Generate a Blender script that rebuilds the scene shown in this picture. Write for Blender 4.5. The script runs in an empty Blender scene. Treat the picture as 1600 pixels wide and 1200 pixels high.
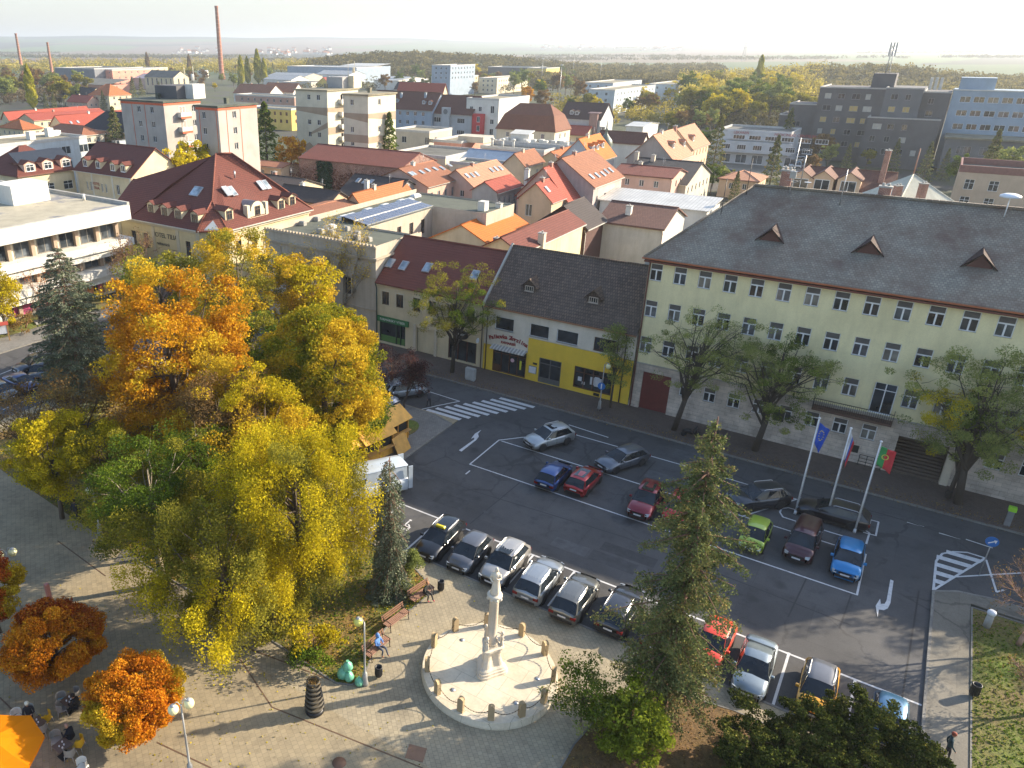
import bpy,math,random
import numpy as np
from mathutils import Vector,Matrix
R=math.radians
random.seed(7)
SC=bpy.context.scene
COL=SC.collection
# camera
H=32.0
PITCH=math.atan(530.0/1196.0)
YAW=math.atan2(925.0,1196.0/math.cos(PITCH))
cam_data=bpy.data.cameras.new('camera')
cam=bpy.data.objects.new('camera',cam_data)
COL.objects.link(cam)
cam.location=(0,0,H)
cam.rotation_euler=(R(90)-PITCH,0,YAW)
cam_data.sensor_width=36.0
cam_data.lens=1196.0/1600.0*36.0
cam_data.shift_x=0.125
cam_data.clip_start=0.5
cam_data.clip_end=30000.0
SC.camera=cam
# sky, sun, exposure
SUN_EL=R(23.5)
SUN_AZ=R(49.5)
world=bpy.data.worlds.new('World')
SC.world=world
world.use_nodes=True
wn=world.node_tree.nodes
wl=world.node_tree.links
wn.clear()
sky=wn.new('ShaderNodeTexSky')
sky.sky_type='NISHITA'
sky.sun_disc=False
sky.sun_elevation=SUN_EL
sky.sun_rotation=R(90)-SUN_AZ
sky.altitude=200
sky.air_density=1.0
sky.dust_density=1.6
sky.ozone_density=1.0
bg=wn.new('ShaderNodeBackground')
bg.inputs['Strength'].default_value=0.15
wo=wn.new('ShaderNodeOutputWorld')
tcw=wn.new('ShaderNodeTexCoord');sxw=wn.new('ShaderNodeSeparateXYZ');wl.new(tcw.outputs['Generated'],sxw.inputs[0])
mrw=wn.new('ShaderNodeMapRange');mrw.inputs['From Min'].default_value=0.0;mrw.inputs['From Max'].default_value=0.42
mrw.inputs['To Min'].default_value=0.72;mrw.inputs['To Max'].default_value=0.0;wl.new(sxw.outputs[2],mrw.inputs['Value'])
mxw=wn.new('ShaderNodeMix');mxw.data_type='RGBA';wl.new(mrw.outputs[0],mxw.inputs[0]);wl.new(sky.outputs[0],mxw.inputs[6]);mxw.inputs[7].default_value=(2.0,2.06,2.08,1)
wl.new(mxw.outputs[2],bg.inputs[0])
wl.new(bg.outputs[0],wo.inputs[0])
sd=bpy.data.lights.new('sun','SUN')
sd.energy=5.0
sd.angle=R(0.53)
sd.color=(1.0,0.86,0.66)
sun=bpy.data.objects.new('sun',sd)
COL.objects.link(sun)
sun.rotation_euler=Vector((math.cos(SUN_AZ)*math.cos(SUN_EL),math.sin(SUN_AZ)*math.cos(SUN_EL),math.sin(SUN_EL))).to_track_quat('Z','Y').to_euler()
SC.view_settings.view_transform='Standard'
SC.view_settings.look='None'
SC.view_settings.exposure=1.24
SC.view_settings.gamma=1.0
SC.view_settings.use_curve_mapping=False
SC.render.engine='CYCLES'
try:
 SC.cycles.max_bounces=6
 SC.cycles.diffuse_bounces=3
 SC.cycles.transmission_bounces=3
 SC.cycles.volume_bounces=0
 SC.cycles.use_adaptive_sampling=True
except Exception:
 pass
# measuring: photograph pixel (1600x1200) -> point in the place
def ray(u,v):
 x=u-600.0;y=600.0-v;z=1196.0
 c,s=math.cos(PITCH),math.sin(PITCH)
 fw=z*c+y*s;up=y*c-z*s
 return(x*math.cos(YAW)-fw*math.sin(YAW),x*math.sin(YAW)+fw*math.cos(YAW),up)
def G(u,v,z=0.0):
 d=ray(u,v);t=(z-H)/d[2]
 return(d[0]*t,d[1]*t,z)
def onY(u,v,y):
 d=ray(u,v);t=y/d[1]
 return(d[0]*t,y,H+d[2]*t)
def onX(u,v,x):
 d=ray(u,v);t=x/d[0]
 return(x,d[1]*t,H+d[2]*t)
# objects, parts, labels
def link(o,parent=None):
 COL.objects.link(o)
 if parent is not None:
  o.parent=parent
 return o
def tag(o,label=None,cat=None,group=None,kind=None):
 if label:o['label']=label
 if cat:o['category']=cat
 if group:o['group']=group
 if kind:o['kind']=kind
 return o
def thing(name,label,cat,loc=(0,0,0),rz=0.0,group=None):
 o=bpy.data.objects.new(name,None)
 o.empty_display_size=0.2
 o.location=loc;o.rotation_euler=(0,0,rz)
 link(o)
 return tag(o,label,cat,group)
def copy_tree(o,parent=None):
 c=o.copy();link(c)
 if parent is not None:c.parent=parent
 for ch in list(o.children):copy_tree(ch,c)
 return c
def put(proto,used,loc,rz,label,group=None,scale=None):
 o=proto if not used.get(proto.name)else copy_tree(proto)
 used[proto.name]=1
 o.location=loc;o.rotation_euler=(0,0,rz)
 if scale:o.scale=(scale,)*3 if not hasattr(scale,'__len__')else scale
 o['label']=label
 if group:o['group']=group
 return o
class MB:
 """collects faces in the local frame of a thing and builds ONE mesh"""
 def __init__(s):
  s.v=[];s.f=[];s.m=[];s.sm=[]
 def poly(s,pts,m=0,smooth=False):
  i=len(s.v);s.v+=[tuple(p)for p in pts]
  s.f.append(tuple(range(i,i+len(pts))));s.m.append(m);s.sm.append(smooth)
 def box(s,x0,y0,z0,x1,y1,z1,m=0,top=True,bottom=True):
  a=[(x0,y0,z0),(x1,y0,z0),(x1,y1,z0),(x0,y1,z0),(x0,y0,z1),(x1,y0,z1),(x1,y1,z1),(x0,y1,z1)]
  q=[(0,1,5,4),(1,2,6,5),(2,3,7,6),(3,0,4,7)]
  if top:q.append((4,5,6,7))
  if bottom:q.append((3,2,1,0))
  for f in q:s.poly([a[k]for k in f],m)
 def bevbox(s,x0,y0,z0,x1,y1,z1,b,m=0):
  """box with chamfered upper edges"""
  s.box(x0,y0,z0,x1,y1,z1-b,m,top=False)
  lo=[(x0,y0,z1-b),(x1,y0,z1-b),(x1,y1,z1-b),(x0,y1,z1-b)]
  hi=[(x0+b,y0+b,z1),(x1-b,y0+b,z1),(x1-b,y1-b,z1),(x0+b,y1-b,z1)]
  for k in range(4):
   j=(k+1)%4;s.poly([lo[k],lo[j],hi[j],hi[k]],m)
  s.poly(hi,m)
 def slab(s,pts,t,m=0,m2=None):
  """polygon with a thickness t straight down"""
  m2=m if m2 is None else m2
  lo=[(p[0],p[1],p[2]-t)for p in pts]
  s.poly(pts,m);s.poly(lo[::-1],m2)
  n=len(pts)
  for k in range(n):
   j=(k+1)%n
   s.poly([pts[k],lo[k],lo[j],pts[j]],m2)
 def prism(s,pts,z0,z1,m=0):
  """vertical prism over a ccw outline"""
  n=len(pts)
  for k in range(n):
   a,b=pts[k],pts[(k+1)%n]
   s.poly([(a[0],a[1],z0),(b[0],b[1],z0),(b[0],b[1],z1),(a[0],a[1],z1)],m)
  s.poly([(p[0],p[1],z1)for p in pts],m)
  s.poly([(p[0],p[1],z0)for p in pts][::-1],m)
 def tube(s,p,q,r0,r1=None,n=8,m=0,caps=True,smooth=True):
  r1=r0 if r1 is None else r1
  p,q=Vector(p),Vector(q);d=q-p
  if d.length<1e-6:return
  d.normalize()
  a=d.orthogonal().normalized();b=d.cross(a)
  P=[p+(a*math.cos(2*math.pi*k/n)+b*math.sin(2*math.pi*k/n))*r0 for k in range(n)]
  Q=[q+(a*math.cos(2*math.pi*k/n)+b*math.sin(2*math.pi*k/n))*r1 for k in range(n)]
  for k in range(n):
   j=(k+1)%n;s.poly([P[k],P[j],Q[j],Q[k]],m,smooth)
  if caps:s.poly(P[::-1],m);s.poly(Q,m)
 def path(s,pts,r,n=6,m=0):
  for k in range(len(pts)-1):
   ra=r[k]if hasattr(r,'__len__')else r
   rb=r[k+1]if hasattr(r,'__len__')else r
   s.tube(pts[k],pts[k+1],ra,rb,n,m,caps=(k==0 or k==len(pts)-2))
 def lathe(s,prof,c=(0,0,0),n=24,m=0,smooth=True,sx=1,sy=1):
  rings=[]
  for r,z in prof:
   rings.append([(c[0]+sx*r*math.cos(2*math.pi*k/n),c[1]+sy*r*math.sin(2*math.pi*k/n),c[2]+z)for k in range(n)])
  for a,b in zip(rings,rings[1:]):
   for k in range(n):
    j=(k+1)%n;s.poly([a[k],a[j],b[j],b[k]],m,smooth)
  if prof[0][0]>1e-4:s.poly(rings[0][::-1],m)
  if prof[-1][0]>1e-4:s.poly(rings[-1],m)
 def loft(s,rings,m=0,smooth=True,closed=True,caps=True):
  for a,b in zip(rings,rings[1:]):
   n=len(a)
   for k in range(n if closed else n-1):
    j=(k+1)%n;s.poly([a[k],a[j],b[j],b[k]],m,smooth)
  if caps:s.poly(list(rings[0])[::-1],m);s.poly(list(rings[-1]),m)
 def xform(s,M,i0=0):
  s.v[i0:]=[tuple(M@Vector(p))for p in s.v[i0:]]
 def mesh(s,name,mats,merge=False):
  me=bpy.data.meshes.new(name)
  me.from_pydata(s.v,[],s.f)
  for k in(mats if isinstance(mats,(list,tuple))else[mats]):me.materials.append(k)
  me.polygons.foreach_set('material_index',s.m)
  me.polygons.foreach_set('use_smooth',s.sm)
  uvl=me.uv_layers.new(name='m')
  uv=np.zeros((len(me.loops),2),'f')
  k=0
  for f in s.f:
   a,b,c=Vector(s.v[f[0]]),Vector(s.v[f[1]]),Vector(s.v[f[2]])
   n=(b-a).cross(c-a)
   if n.length<1e-12 and len(f)>3:n=(c-a).cross(Vector(s.v[f[3]])-a)
   if n.length<1e-12:n=Vector((0,0,1))
   n.normalize()
   if abs(n.z)>0.999:t=Vector((1,0,0));w=Vector((0,1,0))
   else:t=Vector((0,0,1)).cross(n).normalized();w=n.cross(t)
   for i in f:
    p=s.v[i]
    uv[k,0]=p[0]*t.x+p[1]*t.y+p[2]*t.z
    uv[k,1]=p[0]*w.x+p[1]*w.y+p[2]*w.z
    k+=1
  uvl.data.foreach_set('uv',uv.ravel())
  if merge or any(s.sm):
   import bmesh
   bm=bmesh.new();bm.from_mesh(me)
   bmesh.ops.remove_doubles(bm,verts=bm.verts,dist=1e-4)
   bm.to_mesh(me);bm.free()
  me.validate()
  return me
 def build(s,name,mats,parent=None,loc=None,merge=False):
  o=bpy.data.objects.new(name,s.mesh(name,mats,merge))
  link(o,parent)
  if loc is not None:o.location=loc
  return o
def child(name,me,parent,loc=(0,0,0),rz=0.0):
 o=bpy.data.objects.new(name,me);link(o,parent)
 o.location=loc;o.rotation_euler=(0,0,rz)
 return o
# materials
MATS={}
def newmat(name):
 m=bpy.data.materials.new(name);m.use_nodes=True
 nt=m.node_tree;nt.nodes.clear()
 out=nt.nodes.new('ShaderNodeOutputMaterial')
 b=nt.nodes.new('ShaderNodeBsdfPrincipled')
 nt.links.new(b.outputs[0],out.inputs[0])
 return m,nt,b
def N(nt,t,**kw):
 n=nt.nodes.new(t)
 for k,v in kw.items():
  if k in n.inputs:n.inputs[k].default_value=v
  else:setattr(n,k,v)
 return n
def lk(nt,a,b):nt.links.new(a,b)
def rgb(c):return(c[0],c[1],c[2],1.0)
def ramp(nt,src,stops):
 r=nt.nodes.new('ShaderNodeValToRGB')
 while len(r.color_ramp.elements)<len(stops):r.color_ramp.elements.new(0.5)
 for e,(p,c)in zip(r.color_ramp.elements,stops):
  e.position=p;e.color=rgb(c)if len(c)==3 else c
 if src is not None:lk(nt,src,r.inputs[0])
 return r
def mix(nt,fac,a,b,mode='MIX'):
 n=nt.nodes.new('ShaderNodeMix');n.data_type='RGBA';n.blend_type=mode
 for sock,val in((n.inputs[0],fac),(n.inputs[6],a),(n.inputs[7],b)):
  if hasattr(val,'is_linked')or hasattr(val,'links'):lk(nt,val,sock)
  elif isinstance(val,(int,float)):sock.default_value=val
  else:sock.default_value=rgb(val)
 return n.outputs[2]
def bump(nt,b,h,strength=0.3,dist=0.05):
 n=N(nt,'ShaderNodeBump');n.inputs['Strength'].default_value=strength;n.inputs['Distance'].default_value=dist
 lk(nt,h,n.inputs['Height']);lk(nt,n.outputs[0],b.inputs['Normal'])
def noise(nt,vec,scale,detail=4,rough=0.55):
 n=N(nt,'ShaderNodeTexNoise');n.inputs['Scale'].default_value=scale
 n.inputs['Detail'].default_value=detail;n.inputs['Roughness'].default_value=rough
 lk(nt,vec,n.inputs['Vector']);return n
def geo(nt):return nt.nodes.new('ShaderNodeNewGeometry').outputs['Position']
def uvm(nt):
 n=nt.nodes.new('ShaderNodeUVMap');n.uv_map='m';return n.outputs[0]
def plain(name,c,rough=0.6,metal=0.0,var=0.12,scale=2.0,coat=0.0):
 if name in MATS:return MATS[name]
 m,nt,b=newmat(name)
 n=noise(nt,geo(nt),scale,3)
 r=ramp(nt,n.outputs[0],[(0.3,[x*(1-var)for x in c]),(0.7,[min(1,x*(1+var))for x in c])])
 lk(nt,r.outputs[0],b.inputs['Base Color'])
 b.inputs['Roughness'].default_value=rough;b.inputs['Metallic'].default_value=metal
 if coat:b.inputs['Coat Weight'].default_value=coat;b.inputs['Coat Roughness'].default_value=0.08
 MATS[name]=m;return m
def plaster(name,c,dirt=0.35,rough=0.9):
 """painted render: blotches, vertical streaks of dirt, fine grain"""
 if name in MATS:return MATS[name]
 m,nt,b=newmat(name)
 g=geo(nt)
 mp=N(nt,'ShaderNodeMapping');mp.inputs['Scale'].default_value=(1.0,1.0,0.16);lk(nt,g,mp.inputs[0])
 st=noise(nt,mp.outputs[0],1.7,5,0.65)
 bl=noise(nt,g,0.35,4)
 fine=noise(nt,g,9.0,3)
 d=[x*0.68*k for x,k in zip(c,(1.0,0.97,0.92))]
 r1=ramp(nt,st.outputs[0],[(0.42,c),(0.75,[a*(1-dirt)+q*dirt for a,q in zip(c,d)])])
 r2=ramp(nt,bl.outputs[0],[(0.35,(0.86,0.86,0.85)),(0.6,(1.0,1.0,1.0)),(0.8,(1.06,1.05,1.03))])
 c1=mix(nt,1.0,r1.outputs[0],r2.outputs[0],'MULTIPLY')
 r3=ramp(nt,fine.outputs[0],[(0.3,(0.95,0.95,0.95)),(0.7,(1.03,1.03,1.03))])
 c2=mix(nt,1.0,c1,r3.outputs[0],'MULTIPLY')
 lk(nt,c2,b.inputs['Base Color']);b.inputs['Roughness'].default_value=rough
 bump(nt,b,fine.outputs[0],0.12,0.01)
 MATS[name]=m;return m
def tiles(name,c,c2,row=0.36,w=0.24,stain=None,mortar=0.35,blotch=0.5,st_amt=0.5,bstr=0.6):
 """roof tiles laid in rows up the slope"""
 if name in MATS:return MATS[name]
 m,nt,b=newmat(name)
 u=uvm(nt);g=geo(nt)
 br=N(nt,'ShaderNodeTexBrick');lk(nt,u,br.inputs['Vector'])
 br.inputs['Scale'].default_value=1.0
 br.inputs['Brick Width'].default_value=w;br.inputs['Row Height'].default_value=row
 br.inputs['Mortar Size'].default_value=0.035;br.inputs['Mortar Smooth'].default_value=0.4
 br.inputs['Color1'].default_value=rgb(c);br.inputs['Color2'].default_value=rgb(c2)
 br.inputs['Mortar'].default_value=rgb([x*mortar for x in c])
 br.inputs['Bias'].default_value=0.0
 bl=noise(nt,g,blotch,6,0.65)
 s=stain if stain else[x*0.55 for x in c]
 r=ramp(nt,bl.outputs[0],[(0.40,(0,0,0)),(0.68,(st_amt,)*3)])
 c1=mix(nt,r.outputs[0],br.outputs[0],s)
 fine=noise(nt,g,5.0,4,0.7)
 r3=ramp(nt,fine.outputs[0],[(0.3,(0.84,0.84,0.84)),(0.7,(1.12,1.12,1.12))])
 c2_=mix(nt,1.0,c1,r3.outputs[0],'MULTIPLY')
 lk(nt,c2_,b.inputs['Base Color']);b.inputs['Roughness'].default_value=0.85
 sx=N(nt,'ShaderNodeSeparateXYZ');lk(nt,u,sx.inputs[0])
 mo=N(nt,'ShaderNodeMath');mo.operation='FLOORED_MODULO';lk(nt,sx.outputs[1],mo.inputs[0]);mo.inputs[1].default_value=row
 iv=N(nt,'ShaderNodeMath');iv.operation='SUBTRACT';iv.inputs[0].default_value=row;lk(nt,mo.outputs[0],iv.inputs[1])
 bump(nt,b,iv.outputs[0],bstr,0.25)
 MATS[name]=m;return m
def bricks(name,c,c2,bw=0.25,bh=0.08,mortar=(0.5,0.48,0.44)):
 if name in MATS:return MATS[name]
 m,nt,b=newmat(name)
 u=uvm(nt)
 br=N(nt,'ShaderNodeTexBrick');lk(nt,u,br.inputs['Vector']);br.inputs['Scale'].default_value=1.0
 br.inputs['Brick Width'].default_value=bw;br.inputs['Row Height'].default_value=bh;br.inputs['Mortar Size'].default_value=0.008
 br.inputs['Color1'].default_value=rgb(c);br.inputs['Color2'].default_value=rgb(c2);br.inputs['Mortar'].default_value=rgb(mortar)
 n=noise(nt,geo(nt),0.7,6,0.7)
 r=ramp(nt,n.outputs[0],[(0.35,(0.6,0.6,0.6)),(0.7,(1.15,1.15,1.15))])
 lk(nt,mix(nt,1.0,br.outputs[0],r.outputs[0],'MULTIPLY'),b.inputs['Base Color'])
 b.inputs['Roughness'].default_value=0.9
 bump(nt,b,br.outputs['Fac'],-0.3,0.02)
 MATS[name]=m;return m
def feltroof(name,c,rough=0.9):
 """flat roof felt: sheets with joints, puddle marks"""
 if name in MATS:return MATS[name]
 m,nt,b=newmat(name)
 g=geo(nt)
 br=N(nt,'ShaderNodeTexBrick');lk(nt,g,br.inputs['Vector']);br.inputs['Scale'].default_value=1.0
 br.inputs['Brick Width'].default_value=6.0;br.inputs['Row Height'].default_value=1.0;br.inputs['Mortar Size'].default_value=0.02
 br.inputs['Color1'].default_value=rgb(c);br.inputs['Color2'].default_value=rgb([x*0.9 for x in c]);br.inputs['Mortar'].default_value=rgb([x*0.6 for x in c])
 n=noise(nt,g,0.25,6,0.7)
 r=ramp(nt,n.outputs[0],[(0.36,(0.62,0.62,0.62)),(0.5,(1,1,1)),(0.75,(1.18,1.16,1.12))])
 lk(nt,mix(nt,1.0,br.outputs[0],r.outputs[0],'MULTIPLY'),b.inputs['Base Color'])
 b.inputs['Roughness'].default_value=rough
 MATS[name]=m;return m
def ribbed(name,c,pitch=0.35,rough=0.45,metal=0.2):
 """sheet metal with upright seams along the slope"""
 if name in MATS:return MATS[name]
 m,nt,b=newmat(name)
 u=uvm(nt)
 sx=N(nt,'ShaderNodeSeparateXYZ');lk(nt,u,sx.inputs[0])
 mo=N(nt,'ShaderNodeMath');mo.operation='FLOORED_MODULO';lk(nt,sx.outputs[0],mo.inputs[0]);mo.inputs[1].default_value=pitch
 gt=N(nt,'ShaderNodeMath');gt.operation='LESS_THAN';lk(nt,mo.outputs[0],gt.inputs[0]);gt.inputs[1].default_value=pitch*0.16
 n=noise(nt,geo(nt),0.5,5,0.6)
 r=ramp(nt,n.outputs[0],[(0.3,[x*0.8 for x in c]),(0.7,[min(1,x*1.12)for x in c])])
 lk(nt,mix(nt,gt.outputs[0],r.outputs[0],[x*0.62 for x in c]),b.inputs['Base Color'])
 b.inputs['Roughness'].default_value=rough;b.inputs['Metallic'].default_value=metal
 bump(nt,b,gt.outputs[0],0.5,0.05)
 MATS[name]=m;return m
def glassmat(name,c=(0.02,0.026,0.032),rough=0.08):
 if name in MATS:return MATS[name]
 m,nt,b=newmat(name)
 n=noise(nt,geo(nt),0.8,2)
 r=ramp(nt,n.outputs[0],[(0.35,[x*0.6 for x in c]),(0.7,[x*2.0 for x in c])])
 lk(nt,r.outputs[0],b.inputs['Base Color']);b.inputs['Roughness'].default_value=rough
 b.inputs['Specular IOR Level'].default_value=0.6
 MATS[name]=m;return m
def paint(name,c,metal=0.5,rough=0.3):
 """car paint under a clear coat, a little dusty"""
 if name in MATS:return MATS[name]
 m,nt,b=newmat(name)
 n=noise(nt,geo(nt),3.0,4)
 r=ramp(nt,n.outputs[0],[(0.3,[x*0.93 for x in c]),(0.75,[x*1.04+0.004 for x in c])])
 lk(nt,r.outputs[0],b.inputs['Base Color'])
 b.inputs['Metallic'].default_value=metal;b.inputs['Roughness'].default_value=rough
 b.inputs['Coat Weight'].default_value=1.0;b.inputs['Coat Roughness'].default_value=0.06
 MATS[name]=m;return m
def emit(name,c,s):
 if name in MATS:return MATS[name]
 m,nt,b=newmat(name)
 b.inputs['Base Color'].default_value=rgb(c);b.inputs['Emission Color'].default_value=rgb(c)
 b.inputs['Emission Strength'].default_value=s
 MATS[name]=m;return m
W_FRAME=plain('window_frame_white',(0.72,0.73,0.74),0.45,var=0.05)
B_FRAME=plain('window_frame_brown',(0.10,0.055,0.035),0.5)
GLASS=glassmat('window_glass')
GLASS2=glassmat('window_glass_pale',(0.06,0.07,0.08))
CURT=glassmat('window_curtain',(0.14,0.135,0.12),0.15)
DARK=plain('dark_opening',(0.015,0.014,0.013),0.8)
METAL=plain('galvanised_metal',(0.42,0.43,0.44),0.4,0.7)
BLACKM=plain('black_metal',(0.02,0.02,0.022),0.45,0.3)
CONC=plaster('concrete',(0.42,0.41,0.38),0.6)
STONE=plaster('pale_stone',(0.62,0.54,0.42),0.5)
REDBRICK=bricks('red_brick',(0.30,0.10,0.06),(0.38,0.15,0.09))
def text_mesh(txt,size,extrude=0.012,align='CENTER',shear=0.0,spacing=1.0,fat=0.0):
 cu=bpy.data.curves.new('t','FONT');cu.body=txt;cu.size=size;cu.extrude=extrude;cu.offset=fat
 cu.align_x=align;cu.align_y='CENTER';cu.shear=shear;cu.space_character=spacing
 ob=bpy.data.objects.new('t',cu);COL.objects.link(ob)
 bpy.context.view_layer.update()
 me=bpy.data.meshes.new_from_object(ob.evaluated_get(bpy.context.evaluated_depsgraph_get()))
 bpy.data.objects.remove(ob);bpy.data.curves.remove(cu)
 return me
def lettering(name,txt,size,mat,parent,loc,rz=0.0,**kw):
 """upright letters facing -Y (rz=0)"""
 me=text_mesh(txt,size,**kw);me.name=name
 me.materials.clear();me.materials.append(mat)
 o=bpy.data.objects.new(name,me);link(o,parent)
 o.location=loc;o.rotation_euler=(R(90),0,rz)
 return o
# ground materials
def asphaltmat(name='asphalt',c=(0.074,0.073,0.074)):
 m,nt,b=newmat(name)
 g=geo(nt)
 big=noise(nt,g,0.13,6,0.62)
 mid=noise(nt,g,0.9,6,0.7)
 fine=noise(nt,g,14.0,3,0.7)
 r1=ramp(nt,big.outputs[0],[(0.3,[x*0.72 for x in c]),(0.5,c),(0.72,[x*1.35 for x in c])])
 r2=ramp(nt,mid.outputs[0],[(0.28,(0.66,0.66,0.66)),(0.45,(1,1,1)),(0.8,(1.16,1.15,1.12))])
 a=mix(nt,1.0,r1.outputs[0],r2.outputs[0],'MULTIPLY')
 r3=ramp(nt,fine.outputs[0],[(0.25,(0.8,0.8,0.8)),(0.75,(1.2,1.2,1.2))])
 a=mix(nt,1.0,a,r3.outputs[0],'MULTIPLY')
 wn_=noise(nt,g,0.6,4,0.6)
 ad=N(nt,'ShaderNodeVectorMath');ad.operation='MULTIPLY_ADD'
 lk(nt,wn_.outputs['Color'],ad.inputs[0]);ad.inputs[1].default_value=(1.6,1.6,0);lk(nt,g,ad.inputs[2])
 vo=N(nt,'ShaderNodeTexVoronoi');vo.feature='DISTANCE_TO_EDGE';vo.inputs['Scale'].default_value=0.23
 lk(nt,ad.outputs[0],vo.inputs['Vector'])
 cr=ramp(nt,vo.outputs['Distance'],[(0.0,(1,1,1)),(0.012,(1,1,1)),(0.022,(0,0,0))])
 gate=noise(nt,g,0.11,2)
 gr=ramp(nt,gate.outputs[0],[(0.48,(0,0,0)),(0.56,(0.5,0.5,0.5))])
 f=mix(nt,1.0,cr.outputs[0],gr.outputs[0],'MULTIPLY')
 a=mix(nt,f,a,[x*0.35 for x in c])
 br=N(nt,'ShaderNodeTexBrick');lk(nt,g,br.inputs['Vector']);br.inputs['Scale'].default_value=1.0
 br.inputs['Brick Width'].default_value=7.3;br.inputs['Row Height'].default_value=3.9;br.inputs['Mortar Size'].default_value=0.03
 br.inputs['Color1'].default_value=(1,1,1,1);br.inputs['Color2'].default_value=(0.82,0.82,0.82,1);br.inputs['Mortar'].default_value=(0.72,0.72,0.72,1)
 a=mix(nt,0.6,a,mix(nt,1.0,a,br.outputs[0],'MULTIPLY'))
 vo2=N(nt,'ShaderNodeTexVoronoi');vo2.inputs['Scale'].default_value=0.27;lk(nt,ad.outputs[0],vo2.inputs['Vector'])
 oil=ramp(nt,vo2.outputs['Distance'],[(0.07,(1,1,1)),(0.16,(0,0,0))])
 a=mix(nt,mix(nt,1.0,oil.outputs[0],(0.55,0.55,0.55),'MULTIPLY'),a,[x*0.4 for x in c])
 lk(nt,a,b.inputs['Base Color']);b.inputs['Roughness'].default_value=0.88
 bump(nt,b,fine.outputs[0],0.25,0.01)
 return m
def pavermat(name,c,w=0.22,h=0.11,rot=0.0,mort=0.62):
 m,nt,b=newmat(name)
 g=geo(nt)
 mp=N(nt,'ShaderNodeMapping');mp.inputs['Rotation'].default_value=(0,0,rot);lk(nt,g,mp.inputs[0])
 br=N(nt,'ShaderNodeTexBrick');lk(nt,mp.outputs[0],br.inputs['Vector']);br.inputs['Scale'].default_value=1.0
 br.inputs['Brick Width'].default_value=w;br.inputs['Row Height'].default_value=h
 br.inputs['Mortar Size'].default_value=0.014;br.inputs['Mortar Smooth'].default_value=0.5
 br.inputs['Color1'].default_value=rgb([x*1.08 for x in c]);br.inputs['Color2'].default_value=rgb([x*0.9 for x in c])
 br.inputs['Mortar'].default_value=rgb([x*mort for x in c])
 n=noise(nt,g,0.22,6,0.62);n2=noise(nt,g,2.6,5,0.7)
 r=ramp(nt,n.outputs[0],[(0.32,(0.72,0.72,0.73)),(0.5,(1,1,1)),(0.75,(1.14,1.12,1.06))])
 r2=ramp(nt,n2.outputs[0],[(0.3,(0.82,0.82,0.82)),(0.5,(1,1,1)),(0.8,(1.1,1.1,1.1))])
 a=mix(nt,1.0,br.outputs[0],r.outputs[0],'MULTIPLY');a=mix(nt,1.0,a,r2.outputs[0],'MULTIPLY')
 vo=N(nt,'ShaderNodeTexVoronoi');vo.inputs['Scale'].default_value=0.9;lk(nt,g,vo.inputs['Vector'])
 sp=ramp(nt,vo.outputs['Distance'],[(0.03,(0.45,0.45,0.45)),(0.10,(0,0,0))])
 a=mix(nt,sp.outputs[0],a,[x*0.45 for x in c])
 lk(nt,a,b.inputs['Base Color']);b.inputs['Roughness'].default_value=0.85
 bump(nt,b,br.outputs['Fac'],-0.35,0.012)
 return m
def grassmat(name,green=(0.075,0.115,0.02),brown=(0.22,0.13,0.045),amt=0.5):
 m,nt,b=newmat(name)
 g=geo(nt)
 n1=noise(nt,g,0.28,6,0.7);n2=noise(nt,g,5.0,4,0.75);n3=noise(nt,g,26.0,2,0.8)
 r1=ramp(nt,n1.outputs[0],[(amt-0.12,(0,0,0)),(amt+0.12,(1,1,1))])
 a=mix(nt,r1.outputs[0],green,brown)
 r2=ramp(nt,n2.outputs[0],[(0.3,(0.55,0.55,0.5)),(0.7,(1.35,1.3,1.1))])
 a=mix(nt,1.0,a,r2.outputs[0],'MULTIPLY')
 r3=ramp(nt,n3.outputs[0],[(0.35,(0.7,0.7,0.7)),(0.7,(1.3,1.3,1.2))])
 a=mix(nt,1.0,a,r3.outputs[0],'MULTIPLY')
 lk(nt,a,b.inputs['Base Color']);b.inputs['Roughness'].default_value=0.95
 bump(nt,b,n2.outputs[0],0.8,0.08)
 return m
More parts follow.
